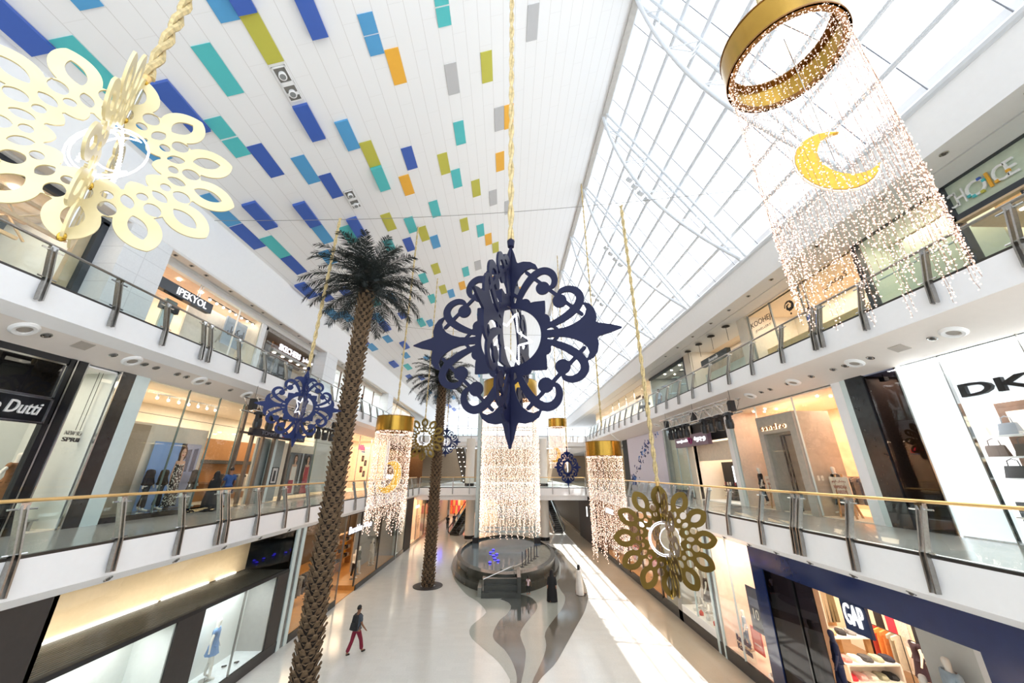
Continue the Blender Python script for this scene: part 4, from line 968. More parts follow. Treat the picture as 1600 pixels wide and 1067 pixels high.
# ================================================================== LEFT, top floor
Z2 = 11.98
room(L2, Y0, 12, Z2, 16.7, 4, WHITE, WHITE, mat('pale_beige_ceiling', '#efe3d3', .5), WARMW, 60)
window(L2, Y0, 11.75, Z2, 16.55, 0, (), (), fm=BLACKM)
slab(L2, Y0, 12, 16.5, 16.75, -.1, .1, mat('slate_frame', '#3c4046', .4), 'wall_header'); slab(L2, 11.72, 12.02, Z2, 16.6, -.1, .2, MATS['slate_frame'], 'wall_frame'); slab(L2, 11.4, 11.72, Z2, 16.5, .1, .3, mat('sand_frame', '#d6bd9a', .5), 'wall_frame')
for k_, d in enumerate((.8, 2.4)):
    t = thing('timber_lattice', 'pale timber lattice beams under the ceiling of the top-left shop, %s row' % ('front', 'rear')[k_], 'lattice', L2.p(6, 16.2, d)); TL = mat('pale_timber', '#d9b98f', .5, var=.08)
    for z in (0, -.7): g = G(); g.box(-.06, .06, -6, 5.4, z - .06, z + .06); g.build('beam', TL, t)
    for i in range(8):
        y = -6 + i * 1.45; g = G(); g.bar((0, y, -.7), (0, y + .72, 0), .06, .06, (1, 0, 0)); g.bar((0, y + .72, 0), (0, y + 1.45, -.7), .06, .06, (1, 0, 0)); g.build('brace', TL, t)
t = thing('display_plant', 'display of pink and tan foliage behind the glass of the top-left shop', 'plant', L2.p(8.2, Z2 + .2, 1))
for c, n_, h_ in (('#c6447e', 40, 1.5), ('#b98248', 70, 1.3)):
    g = G()
    for i in range(n_):
        a = random.uniform(0, 2 * PI); r = random.uniform(.05, .55); z = h_ + random.uniform(-.5, .4); oy = -.9 if c == '#c6447e' else .5
        p = Vector((r * math.cos(a), oy + r * math.sin(a), z)); g.bar(p, p + Vector((random.uniform(-.2, .2), random.uniform(-.2, .2), random.uniform(-.1, .25))), .08, .01)
    g.build('foliage', gm(c), t)
g = G(); g.lathe([(.2, 0), (.28, .5), (.26, .5)], 14, (0, .0)); g.build('pot', WOOD, t, True)
lamps(L2, (6, 8, 10), 16.65, (1.2, 2.6), 'round downlight in the pale ceiling of the top-left shop', .12)
def l2pier(y0, y1):
    m = tile_mat('white_pier_tiles', '#eceeef', '#e9ebec', .3, 1.6, .78, .8, wall=True); g = G(); g.box(-16.4, -15.2, y0, y1, Z2, 16.75); return struct('wall_pier', g, m)
l2pier(11.95, 13.75); l2pier(28.4, 30.4); l2pier(45, 47)
room(L2, 13.75, 21.6, Z2, 16.65, 3.5, WARMW, WARMW, mat('rose_ceiling', '#e6cdbb', .5), WARMW, 50, '#fff2e4')
slab(L2, 13.7, 28.4, 16.45, 16.75, -.15, .1, WHITE, 'wall_header')
t = thing('shop_sign', 'black box sign with white capital letters hung on two rods on the top left floor', 'sign', (0, 0, 0))
g = G(); L2.box(g, 14.4, 17.45, 15.2, 15.72, -.25, .05); g.build('board', mat('graphite', '#2b3038', .15), t)
for y in (16.55, 16.68): g = G(); g.tube(L2.p(y, 15.7, -.1), L2.p(y, 16.5, -.1), .025, 8); g.build('rod', CHROME, t)
wall_text('lettering', 'IPEKYOL', L2, 15.3, 15.28, 1.75, .36, -.28, glow('sign_white2', '#ffffff', .8), t, bold=-.005)
window(L2, 17.6, 21.6, Z2, 16.45, 0, (19.6,), fm=WHITE, w=.04); window(L2, 13.75, 15.2, Z2, 15.2, 0)
slab(L2, 15.6, 16.2, Z2, 15.2, .4, .5, mat('aqua_panel', '#b9cfd0', .2)); slab(L2, 15.4, 16.3, 14.6, 15.0, .3, .5, BLACKM)
slab(L2, 17.6, 21.6, Z2, 16.2, 1.2, 1.3, mat('display_ivory', '#e6ddd0', .5)); slab(L2, 19.7, 21.4, 14.4, 16.1, .7, .8, mat('slate_blue', '#8d99ab', .3), 'wall_panel')
t = thing('arabic_sign', 'dark Arabic lettering on the slate panel beside the box sign', 'sign', (0, 0, 0)); wall_text('lettering', 'ﻝﻮﻴﻜﺒﻳﺍ', L2, 19.9, 15.0, 1.3, .6, .66, CHAR, t)
t = thing('track_light', 'row of small spotlights along the top-left shopfront beside the box sign', 'track light', L2.p(19.3, 16.3, .4)); g = G(); g.box(-.03, .03, -1.6, 2.2, 0, .04); g.build('track', DKSTEEL, t)
for i in range(8): g = G(); g.ball((.03, -1.5 + i * .5, -.08), .06, 8, 5); g.build('lamp', LAMPW, t)
lamps(L2, (14.5, 16.2, 17.6), 16.6, (.8, 2), 'warm downlight in the rose ceiling of the box-sign shop', .08)
slab(L2, 21.6, 22.0, Z2, 16.7, -.1, .2, WHITE, 'wall_pillar')
room(L2, 22, 29.3, Z2, 16.65, 4, mat('copper_back', '#b98a68', .5), GREYP, GREYP, GREYP, 60, '#ffd8b0')
slab(L2, 22, 29.3, 16.2, 16.6, -.02, .15, mat('grey_mosaic', '#a29c94', .5, var=.4, scale=25), 'wall_header'); slab(L2, 22, 22.3, Z2, 16.4, -.02, .15, MATS['grey_mosaic'], 'wall_frame'); slab(L2, 28.2, 28.6, Z2, 16.4, -.02, .15, MATS['grey_mosaic'], 'wall_frame')
slab(L2, 24.4, 28.2, 15.0, 16.2, .9, 1.0, BRN)
t = thing('shop_sign', 'white lit capital lettering over the copper-toned shop on the top left floor', 'sign', (0, 0, 0)); g = G(); L2.box(g, 23.2, 28.0, 15.1, 15.3, -.05, .3); g.build('carrier', GREYP, t)
wall_text('lettering', 'SKECHERS', L2, 23.7, 15.36, 2.7, .45, -.08, MATS['sign_white'], t, bold=.03); wall_text('lettering', 'ﺯﺮﺸﺘﻜﺳ', L2, 26.7, 15.36, 1.5, .45, -.08, MATS['sign_white'], t, bold=.02)
lamps(L2, (23.6, 24.6, 25.6, 26.6, 27.6), 15.12, (.12,), 'warm lamp under the lit sign carrier, in ceiling of the copper-toned shop', .1)
window(L2, 22.3, 24.2, Z2, 15.6, .05); slab(L2, 24.4, 26.5, Z2, 14.9, .4, .5, BLACKM)
room(L2, 30.4, 45, Z2, 16.65, 3, WHITE, WHITE, WHITE, GREYP, 90, '#ffffff'); window(L2, 30.6, 45, Z2, 16.4, 0, (33.5, 36.5, 39.5, 42.5), fm=BRN, w=.15); slab(L2, 30.4, 45, 16.4, 16.75, -.15, .1, mat('sand_header', '#cfc2b2', .5), 'wall_header')
poster(L2, 31.2, 33.2, Z2 + .4, 16.2, .4, mat('poster_lilac', '#d9d4e0', .4, var=.1), [('#8a6a9a', [(.2, .1), (.5, .9), (.55, .88), (.28, .08)]), ('#b08ab0', [(.5, .1), (.8, .8), (.86, .78), (.6, .1)])], 'tall lilac abstract poster behind the palm on the top floor')
room(L2, 47, 60, Z2, 16.5, 3, WARMW, WARMW, WARMW, GREYP, 60); window(L2, 47, 60, Z2, 16.3, 0, (50, 53, 56), fm=CHROME)
# ================================================================== RIGHT, ground floor
NAVYW = mat('navy_shopfront', '#1d2a52', .12, var=.05, coat=.5)
slab(RG, Y0, 15.3, 4.02, 4.7, -.04, .25, NAVYW, 'wall_header'); slab(RG, Y0, 8.4, 0, 4.02, -.04, .25, NAVYW, 'wall_pillar'); slab(RG, 14.68, 15.3, 0, 4.02, -.04, .25, NAVYW, 'wall_pillar')
GF = mat('walnut_floor', '#8a6a4a', .35, var=.12, scale=3)
g = G()
for a in ((4, 12.5, 0, .03, .02, 7.6, 3), (12.5, 15.25, 0, .03, .02, 7.6, 3), (15.25, 20.5, 0, .03, 2.35, 7.6, 3), (4, 12.5, 4.55, 4.6, .02, 7.6, 2), (12.5, 15.25, 4.55, 4.6, .02, 7.6, 2), (15.25, 20.5, 4.55, 4.6, 2.35, 7.6, 2), (4, 20.5, 0, 4.6, 7.6, 7.65, 0), (20.45, 20.5, 0, 4.6, 2.35, 7.6, 1), (15.3, 20.5, 0, 4.6, 2.3, 2.35, 1), (4, 4.05, 0, 4.6, .02, 7.6, 1)): RG.box(g, *a)
struct('wall_shop', g, [WARMW, WARMW, WHITE, GF])
for y_ in (7, 11, 15, 18.5):
    l = bpy.data.lights.new('shop_lamp', 'AREA'); l.energy = 120; l.color = srgb('#fff0dc'); l.size = 3; lo = bpy.data.objects.new('shop_lamp', l); COL.objects.link(lo); lo.location = RG.p(y_, 4.5, 4.6)
mat('navy_plinth', '#3a3d58', .4)
window(RG, 12.5, 14.7, .05, 4.05, 0, (13.3,), m=glass('navy_tint', (.13, .14, .2), 1.5), fm=BLACK, w=.06)
slab(RG, 12.9, 14.6, .03, .9, .5, 1.2, MATS['navy_plinth'], 'floor_display')
mannequin(RG.p(14.1, .9, .85), 1.2, 'dim mannequin behind the dark navy window of the corner shop, nearer the pillar', top='#343a5c', bottom='#262a44', fig=mat('dim_mannequin', '#4a4d68', .5))
mannequin(RG.p(13.3, .9, .85), 1.0, 'dim mannequin behind the dark navy window of the corner shop, nearer the entrance', top='#2c3050', bottom='#343a5c', fig=MATS['dim_mannequin'])
t = thing('hanging_sign', 'dark blue square hanging sign with tall white letters in the navy shop entrance', 'sign', (0, 0, 0))
g = G(); RG.box(g, 11.08, 11.85, 3.22, 4.04, .22, .3); g.build('board', mat('navy_sign', '#1c2c50', .2), t)
wall_text('lettering', 'GAP', RG, 11.76, 3.38, .58, .5, .2, glow('sign_white3', '#ffffff', .7), t)
# display table with folded clothes
TBL = mat('white_laminate', '#efe9e0', .35, var=.01)
t = thing('display_table', 'white two-tier display table with oak uprights in the navy shop', 'table', RG.p(16.6, .03, 4.2), PI / 2)
g = G(); g.box(-.6, .1, -1.0, 1.0, .62, .68); g.build('tabletop', TBL, t)
g = G(); g.box(-.62, .12, -1.0, 1.0, .1, .16); g.box(-.62, .12, -1.0, -.94, .1, .64); g.box(-.62, .12, .94, 1.0, .1, .64); g.box(.06, .12, -1, 1, .1, .64); g.build('lower_shelf', TBL, t)
g = G(); g.box(.1, .8, -.85, 1.15, 1.18, 1.24); g.build('upper_shelf', TBL, t)
for y in (-.8, 1.0): g = G(); g.box(.3, .42, y - .1, y + .1, 0, 1.2); g.build('upright', WOOD, t)
def folded(loc, c, lab, rz=0., grp='folded clothes on the white display table', big=1.):
    g = G(); n = 10
    vs = []; fs = []
    for i in range(n):
        tt = 2 * PI * i / n
        for a, z in ((.23, 0), (.25, .07), (.2, .13)): vs.append((a * big * math.copysign(abs(math.cos(tt)) ** .5, math.cos(tt)), a * .62 * big * math.copysign(abs(math.sin(tt)) ** .5, math.sin(tt)), z * big + .012 * math.sin(3 * tt)))
    for i in range(n):
        for q in range(2): fs.append((i * 3 + q, ((i + 1) % n) * 3 + q, ((i + 1) % n) * 3 + q + 1, i * 3 + q + 1))
    fs += [tuple(i * 3 for i in range(n))[::-1], tuple(i * 3 + 2 for i in range(n))]
    g.add(vs, fs); o = g.build('folded_garment', gm(c), None, True, loc, rz); tag(o, lab, 'garment', grp); return o
for i, (c, nm) in enumerate((('#f08a88', 'pink'), ('#f2efe8', 'white'), ('#4c4c50', 'dark grey'), ('#a9ac96', 'sage green'), ('#2c2c3c', 'navy'))):
    folded((12.72 + i * .4, 16.33, .71), c, 'folded %s garment on the middle tier of the white display table' % nm, PI / 2)
for i, (c, nm) in enumerate((('#e83848', 'red'), ('#f0c0bc', 'pale pink'), ('#e6e2da', 'off-white'), ('#a9ac96', 'sage green'), ('#2a2c30', 'black'))):
    folded((12.74 + i * .38, 16.3, .19), c, 'folded %s garment on the lowest tier of the white display table' % nm, PI / 2)
for i, (c, nm) in enumerate((('#7a8a5e', 'green'), ('#c0a078', 'tan'), ('#26262a', 'black'), ('#8a8a8c', 'grey'), ('#6a6a80', 'violet'))):
    folded((12.6 + i * .4, 17.05, 1.27), c, 'folded %s garment on the top tier of the white display table' % nm, 1.2)
# wall display of hanging clothes
slab(RG, 15.5, 19.5, .03, .6, 6.4, 7.4, TBL, 'floor_display')
t = thing('clothes_rail', 'steel wall rail of tops at the back of the navy shop', 'clothes rail', RG.p(17.2, 0, 6.3)); g = G()
for z in (2.3, 2.1): g.tube((0, -1.9, z), (0, 1.2, z), .02, 6)
g.build('rail', STEEL, t)
for i, (c, pt, nm) in enumerate((('#f04a5a', 0, 'coral red'), ('#dfe0e4', 0, 'white'), ('#2c2426', 1, 'dark dotted'), ('#ee3c50', 0, 'bright red'), ('#f3cfc8', 1, 'pink speckled'), ('#26262e', 0, 'black'), ('#23232a', 0, 'dark navy'))):
    o = bpy.data.objects.new('hanging_garment', garment_mesh(1.3 if i > 1 else .8, .46, gm(c, bool(pt)))); COL.objects.link(o); o.location = RG.p(18.6 - i * .5, 2.28 + (.5 if i < 2 else 0), 6.3); o.rotation_euler = (0, 0, PI / 2)
    tag(o, '%s garment hanging from the wall rail in the navy shop' % nm, 'garment', 'garments on the wall rail')
rack(RG, 16.9, .03, 5.6, 1.6, ['#d8cdb8', '#b8ae98', '#e08a4a', '#f0a050', '#c84a3a', '#3a2a30', '#5a3a44'], 'clothes rack of cream, orange and dark tops behind the display table', 'garment on the rack behind the display table', 1.0)
mannequin(RG.p(15.55, .03, 5.5), 1.3, 'headless mannequin in a dark dress with pink dots beside the display table', dress=('#33202c', .45), head=False)
t = thing('clothes_wardrobe', 'lit wall bay with hanging white and khaki trousers at the entrance of the navy shop', 'wardrobe', RG.p(18.4, .03, 4.6), PI / 2)
g = G(); g.box(.25, .3, -.7, .45, 0, 2.5); g.build('back_panel', WOOD, t)
for z in (.9, 2.45): g = G(); g.box(-.25, .3, -.7, .45, z, z + .05); g.build('shelf', TBL, t)
for y, c, nm in ((13.65, '#f0ece2', 'white'), (14.0, '#a89478', 'khaki'), (14.3, '#7a6a4a', 'olive')):
    g = G()
    for s_ in (-1, 1): g.hexa([(s_ * .1 - .08, -.05, -1.2), (s_ * .1 + .07, -.05, -1.2), (s_ * .1 + .07, .05, -1.2), (s_ * .1 - .08, .05, -1.2)], [(s_ * .07 - .08, -.05, 0), (s_ * .07 + .08, -.05, 0), (s_ * .07 + .08, .05, 0), (s_ * .07 - .08, .05, 0)])
    o = g.build('hanging_trousers', gm(c), None, False, (y, 18.3, 2.44)); tag(o, '%s trousers hanging in the lit wall bay of the navy shop' % nm, 'garment')
slab(RG, 10.35, 11.7, .03, 4.5, 2.0, 2.1, PALEG); slab(RG, 10.05, 10.35, .03, 4.5, 1.95, 2.1, WHITE)
mannequin(RG.p(10.8, 1.2, 1.65), 1.5, 'mannequin in an open pale denim jacket in front of the pale grey board', top='#d8b8a8', jacket='#9fb0bd', bottom='#8a9aa8', cap=None)
mannequin(RG.p(11.4, .6, 1.5), 1.3, 'mannequin in a dark top left of the denim-jacketed mannequin', top='#3a3236', bottom='#2b2b30')
slab(RG, 11.1, 11.7, .03, .6, 1.2, 1.95, TBL, 'floor_display'); slab(RG, 10.4, 11.1, .03, 1.2, 1.3, 1.95, TBL, 'floor_display')
lamps(RG, (6, 8, 10, 12), 4.58, (2, 4), 'downlight in the white ceiling of the navy shop')
# peach window with posters
room(RG, 15.3, 18.2, 0, 4.68, 2.0, mat('blush_panel', '#f0d6c4', .5), MATS['blush_panel'], WARMW, mat('blush_plinth', '#f2dcc8', .35), 60, '#fff0e4')
window(RG, 15.3, 18.2, .46, 4.66, 0, (16.9,), w=.012, fm=GLASSCOL); slab(RG, 15.3, 30, 0, .46, -.03, .05, BKSTONE, 'baseboard_right'); slab(RG, 15.3, 18.2, .02, .44, .05, 2, MATS['blush_plinth'], 'floor_display')
t = poster(RG, 16.05, 16.85, 1.5, 3.0, .5, mat('poster_navy', '#3c4258', .4), [('#6a7088', [(.1, .55), (.1, .75), (.9, .75), (.9, .55)])], 'dark blue hanging poster with a white number in the blush shop window')
sign_text('print', '10', lambda u, v, n: Vector((-.012 - n, .16 - u, .42 + v)), .32, .34, MATS['white_laminate'], t, depth=.004)
poster(RG, 16.75, 17.4, .62, 1.45, .7, mat('poster_red', '#d8443c', .4), [('#e87a70', [(.12, .1), (.12, .9), (.88, .9), (.88, .1)]), ('#f4d0c8', [(.2, .3), (.2, .36), (.8, .36), (.8, .3)])], 'red upright board standing in the blush shop window')
t = thing('window_lettering', 'dark greeting lettering on a small clear stand in the blush shop window', 'sign', RG.p(17.2, .46, .25))
g = G(); g.box(0, .01, -.6, .6, 0, .7); g.build('stand_panel', GLASSR, t)
LET = mat('plum_letter', '#3a2450', .5)
for s_, z in (('Ramadan', .4), ('Kareem', .12)): sign_text('lettering', s_, lambda u, v, n: Vector((-.02 - n, .48 - u, z + v)), .9, .22, LET, t, depth=.02, bold=.02)
mannequin(RG.p(17.85, .46, .75), 1.2, 'child-size mannequin in a pale blue print top and denim in the blush window', top=('#a9b8c6', True), bottom='#5a6a86', h=1.35)
mannequin(RG.p(15.75, .46, .4), 1.2, 'child-size mannequin on a round plinth at the near end of the blush window', top='#e6dccf', bottom='#d8cabc', h=1.3)
t = thing('round_plinth', 'white round plinth under the near child-size mannequin', 'plinth', RG.p(15.75, .44, .4)); g = G(); g.lathe([(.28, 0), (.28, .02)], 20); g.build('top', WHITE, t)
t = thing('alarm_box', 'small red and steel alarm box on the blush window back wall', 'alarm', RG.p(16.6, 3.0, 1.9)); g = G(); g.box(-.05, .05, -.1, 0, 0, .12); g.build('red_box', mat('alarm_red', '#c23a34', .4), t); g = G(); g.box(-.05, .05, .02, .2, 0, .14); g.build('steel_box', STEEL, t)
slab(RG, 18.2, 18.32, 0, 4.72, -.04, .3, GLASSCOL, 'wall_pillar'); slab(RG, 18.32, 18.62, 0, 4.72, 0, .3, MATS['veined_grey'], 'wall_pillar'); slab(RG, 18.62, 18.8, 0, 4.72, -.04, .3, GLASSCOL, 'wall_pillar')
room(RG, 18.8, 24, 0, 4.68, 2.2, mat('warm_display', '#e0cdb8', .5), GREYP, WARMW, WHITE, 60, '#fff0dc'); window(RG, 18.8, 22.05, .78, 4.66, 0, (20.4,), fm=GLASSCOL, w=.03); slab(RG, 18.8, 22.05, .46, .78, -.02, 2.0, WHITE, 'floor_display'); slab(RG, 22.05, 22.5, 0, 4.7, -.03, .3, GREYP, 'wall_pillar')
for i, (y, c) in enumerate(((19.5, '#d8d4d0'), (20.1, '#e4e0dc'), (20.8, '#4a3a34'), (21.5, '#c8bfb6'))):
    mannequin(RG.p(y, .78, .8), 1.2, ('mannequin in a white lace dress in the second right ground window, nearest the striped pier', 'mannequin in a white frock next to the lace dress in a right ground window', 'mannequin in dark brown in the second right ground window', 'mannequin in pale taupe at the far end of the second right ground window')[i], dress=(c, .5))
for i in range(4):
    g = G(); g.lathe([(.09, 0), (.1, .12), (.03, .2), (.0, .24)], 12); o = g.build('ornament_vase', (MATS['poster_red'], WHITE)[i % 2], None, True, RG.p(19.3 + i * .62, .78, .25)); tag(o, ('red', 'white', 'second red', 'second white')[i] + ' ornament on the floor of the second right ground window, counted from the pier', 'ornament')
room(RG, 24, 40, 0, 4.68, 4, mat('amber_display', '#c4a488', .5, var=.25), BRN, WARMW, WOODF, 80, '#ffe2c4'); window(RG, 22.5, 40, .35, 4.66, 0, (24.5, 27.5, 30.5, 33.5, 36.5), fm=mat('bronze_mullion', '#5a4434', .3, .5), w=.16)
slab(RG, 30, 80, 0, .35, -.03, .05, BKSTONE, 'baseboard_right')
for y in (25, 29, 33, 37):
    rack(RG, y, .03, 1.6, 2.4, random.sample(['#e08a9a', '#c84a4a', '#e8c8a8', '#7a4a3a', '#f0e0d0', '#3a3038', '#d8a070', '#b05a4a'], 6), 'clothes rack behind the amber right ground windows, %s' % {25: 'nearest the grey pillar', 29: 'second from the grey pillar', 33: 'third from the grey pillar', 37: 'farthest from the grey pillar'}[y], 'garment on the rack %s behind the amber right ground windows' % {25: 'nearest the grey pillar', 29: 'second from the grey pillar', 33: 'third from the grey pillar', 37: 'farthest from the grey pillar'}[y])
for y in (26, 31, 35): g = G(); RG.box(g, y, y + 2.2, 3.7, 4.1, .25, .35); tag(g.build('shop_sign', MATS['sign_soft']), 'white lit sign inside the amber right ground windows, %s' % {26: 'nearest', 31: 'middle', 35: 'farthest'}[y], 'sign')
slab(RG, 40, 49, 0, 4.7, -.1, .3, BLACKM, 'wall_pillar'); slab(RG, 49, 80, 0, 4.7, 0, .2, mat('dark_corridor', '#35322f', .5))
g = G(); RG.box(g, 44, 44.2, 2.6, 3.6, -.16, -.1); tag(g.build('wall_light', glow('panel_white', '#ffffff', 2)), 'upright white light panel on the black far right pillar', 'light')
poster(Face(1, 3.5), 0, 1, 0, 1, 0, WHITE, [], 'x') if False else None

# ================================================================== RIGHT, first upper floor
BRIGHT = mat('glowing_white_panel', '#fbfbfd', .25, var=.005, emit='#f4f6ff', es=.4)  # emission added so the white wall glows by itself
room(R1, Y0, 10.93, Z1, 10.6, 5, mat('rust_back', '#7a5a44', .5, var=.2), BRIGHT, WHITE, mat('white_floor', '#e9e9ea', .2), 260, '#ffffff')
slab(R1, Y0, 9.75, 9.15, 10.55, .12, .25, BRIGHT, 'wall_header'); slab(R1, 9.72, 10.95, Z1, 10.55, .1, .2, BRIGHT)
for y in (9.74, 10.95): slab(R1, y - .015, y + .015, Z1, 10.6, 0, .12, CHROME, 'trim_frame')
window(R1, Y0, 10.95, Z1 + .1, 10.55, 0, (6.4, 8.0), w=.02)
l = bpy.data.lights.new('header_fill_lamp', 'AREA'); l.energy = 60; l.size = .25; l.size_y = 6; l.shape = 'RECTANGLE'; lo = bpy.data.objects.new('header_fill_lamp', l); COL.objects.link(lo); lo.location = R1.p(8.2, 10.5, .06); lo.rotation_euler = (0, math.radians(-25), 0)  # unseen lamp added to brighten the white header
t = thing('shop_sign', 'large black capital letters standing proud on the bright white shop header', 'sign', (0, 0, 0)); wall_text('lettering', 'DKNY', R1, 9.58, 9.27, 2.9, .35, .06, BLACKM, t, depth=.1, bold=.02)
t = thing('display_shelving', 'white shelves of handbags on the rust wall behind the bright white shopfront', 'shelf', R1.p(8.05, 0, .55))
for z in (7.15, 7.68, 8.22): g = G(); g.box(-.15, .25, -1.6, 2.2, z - .02, z + .02); g.build('shelf', WHITE, t)
g = G(); g.box(.28, .34, -3.0, 1.55, Z1, 9.1); g.build('back_panel', MATS['rust_back'], t)
for y, z in ((-.9, 8.5), (-.6, 7.8), (.9, 8.5), (.8, 7.75), (-.2, 7.3)): g = G(); g.box(.24, .28, y - .55, y + .45, z - .15, z + .35); g.build('lit_panel', mat('lit_cream', '#f2e2c8', .5, emit='#ffe8c8', es=.5), t)
def handbag(loc, c, lab, k=1., grp=None):
    t = thing('handbag', lab, 'handbag', loc, random.uniform(-.2, .2), grp); m = mat('leather_' + c.strip('#'), c, .35, var=.08)
    g = G(); g.hexa([(-.07 * k, -.17 * k, 0), (.07 * k, -.17 * k, 0), (.07 * k, .17 * k, 0), (-.07 * k, .17 * k, 0)], [(-.03 * k, -.14 * k, .24 * k), (.03 * k, -.14 * k, .24 * k), (.03 * k, .14 * k, .24 * k), (-.03 * k, .14 * k, .24 * k)]); g.build('bag_body', m, t)
    g = G(); g.path([(0, -.09 * k, .23 * k), (0, -.08 * k, .34 * k), (0, 0, .38 * k), (0, .08 * k, .34 * k), (0, .09 * k, .23 * k)], .011 * k, 6); g.build('handle', m, t, True)
for i, (y, z, c, nm) in enumerate(((9.4, 8.24, '#c9c4c0', 'pale grey'), (8.75, 8.24, '#9aa0a8', 'slate'), (8.2, 8.24, '#8a8c90', 'mid grey'), (9.2, 7.7, '#6a5a50', 'brown'), (8.6, 7.7, '#5a5048', 'dark brown'), (7.9, 7.7, '#a9a29a', 'stone'), (9.0, 7.17, '#3c3a3a', 'charcoal'), (8.4, 7.17, '#4a4648', 'dark grey'), (7.7, 7.17, '#2e2c2e', 'black'))):
    handbag(R1.p(y + .55, z + .0, .55), c, '%s handbag on the %s shelf behind the bright white shopfront' % (nm, {8.24: 'top', 7.7: 'middle', 7.17: 'lowest'}[z]), 1.25)
slab(R1, 6.5, 9.75, Z1, 6.6, .4, .9, mat('black_cabinet', '#2a2f30', .2), 'floor_display')
handbag(R1.p(9.35, 6.62, .6), '#3d4a3c', 'dark green handbag on the black cabinet in the bright white shop', 1.3); handbag(R1.p(8.95, 6.62, .6), '#8a7350', 'tan and green handbag on the black cabinet in the bright white shop', 1.5)
t = thing('door_pull', 'pair of tall steel door pulls on the bright white shopfront', 'door handle', R1.p(7.9, 0, -.06))
for y in (-.12, .12): g = G(); g.tube((0, y, 6.2), (0, y, 8.6), .025, 8); g.build('pull_bar', CHROME, t)
for y, z in ((11.7, 10.4), (11.2, 10.42), (10.6, 10.45), (10.2, 10.45), (9.4, 10.48)):
    t = thing('window_spotlight', 'small black spotlight high inside the white shop window, %s' % {11.7: 'farthest', 11.2: 'second farthest', 10.6: 'middle', 10.2: 'second nearest', 9.4: 'nearest'}[y], 'spotlight', R1.p(y, z, .35)); g = G(); g.box(-.08, .08, -.09, .09, -.14, 0); g.build('housing', BLACKM, t); g = G(); g.tube((0, 0, 0), (0, 0, .1), .015, 6); g.build('stem', BLACKM, t)
room(R1, 10.97, 12.05, Z1, 10.55, 1.6, mat('brown_dim', '#5a4638', .5), MATS['brown_dim'], mat('violet_grey', '#8f96b0', .5), BLACKM, 10, '#ffe0c0'); window(R1, 10.97, 12.05, Z1 + .1, 10.5, 0, m=glass('smoke_glass', (.62, .64, .7), 1.5))
slab(R1, 10.97, 12.05, 9.3, 10.3, 1.4, 1.5, MATS['violet_grey'])
mannequin(R1.p(11.3, Z1 + .5, 1.0), 1.2, 'mannequin in dark clothes behind the smoked pane beside the black stone', top='#23252c', bottom='#1d1f26', fig=MATS['dim_mannequin'])
slab(R1, 12.05, 12.72, Z1, 10.6, -.05, .3, BKSTONE, 'wall_pillar'); slab(R1, 12.72, 12.95, Z1, 10.6, -.04, .3, GLASSCOL, 'wall_pillar'); slab(R1, 12.95, 13.36, Z1, 10.6, -.02, .3, WHITE2, 'wall_pillar')
# peach marble shop
PM = mat('peach_marble', '#e9cbae', .25, var=.14, scale=2.2); LIME = mat('grey_limestone', '#b3aa9c', .4, var=.08, scale=5)
room(R1, 13.36, 20.05, Z1, 10.5, 4.5, PM, PEACH, WARMW, WARMW, 190, '#ffe0c8')
window(R1, 13.36, 20.05, Z1 + .05, 10.45, .0, (15.45, 17.95), fm=GLASSCOL, w=.015)
slab(R1, 15.6, 17.4, Z1, 9.85, 1.52, 1.6, PM); slab(R1, 17.9, 19.9, Z1, 10.2, 1.6, 1.7, PM)
g = G()
for a in ((15.5, 15.86, Z1, 9.86), (17.58, 17.92, Z1, 9.86), (15.86, 17.58, 9.03, 9.86)): R1.box(g, *a, -.12, 1.5)
struct('door_1', g, LIME)
t = thing('shop_sign', 'back-lit lower-case letters over the grey limestone doorway', 'sign', (0, 0, 0)); wall_text('lettering', 'sandro', R1, 17.6, 9.2, 1.6, .24, -.19, mat('letter_brown', '#8a5a3a', .4), t, spacing=1.5)
wall_text('halo', 'sandro', R1, 17.62, 9.19, 1.64, .26, -.14, glow('halo_warm', '#ffd2a0', 1.6), t, spacing=1.5, bold=.02)
t = thing('sliding_door', 'black-framed tall door leaf inside the limestone doorway', 'door', R1.p(16.9, Z1, .6)); g = G()
g.box(-.03, .03, -.62, .55, 3.3, 3.36); g.box(-.03, .03, .5, .56, 0, 3.36); g.box(-.03, .03, -.66, -.6, 0, 3.36); g.box(-.03, .03, .3, .34, 0, 3.3); g.build('leaf_frame', BLACKM, t)
g = G(); g.box(-.008, .008, -.6, .5, 0, 3.3); g.build('pane', GLASSS, t)
lamps(R1, (16.4, 17.1), 9.1, (.5,), 'small lamp in the lintel over the limestone doorway, in ceiling of the limestone doorway', .06)
lamps(R1, (14, 15, 18.3, 19.2), 10.46, (.8, 1.4), 'downlight in the ceiling of the peach marble shop', .05)
mannequin(R1.p(15.3, Z1 + .1, .8), 1.3, 'mannequin in a black dress right of the limestone doorway', top='#222226', dress=('#222226', .35), pose=((.2, .0, .2), (.2, .1, .2)))
mannequin(R1.p(19.5, Z1 + .1, .55), 1.2, 'mannequin in a black blouse left of the limestone doorway', top='#222226', bottom='#26262a')
rack(R1, 14.9, Z1, 1.5, 1.4, ['#8a8078', '#5a5658', '#c8bcae', '#6a6a78', '#a8988a', '#3a3a40', '#d0c4b4'], 'clothes rack behind the mannequin right of the limestone doorway', 'garment on the rack right of the limestone doorway')
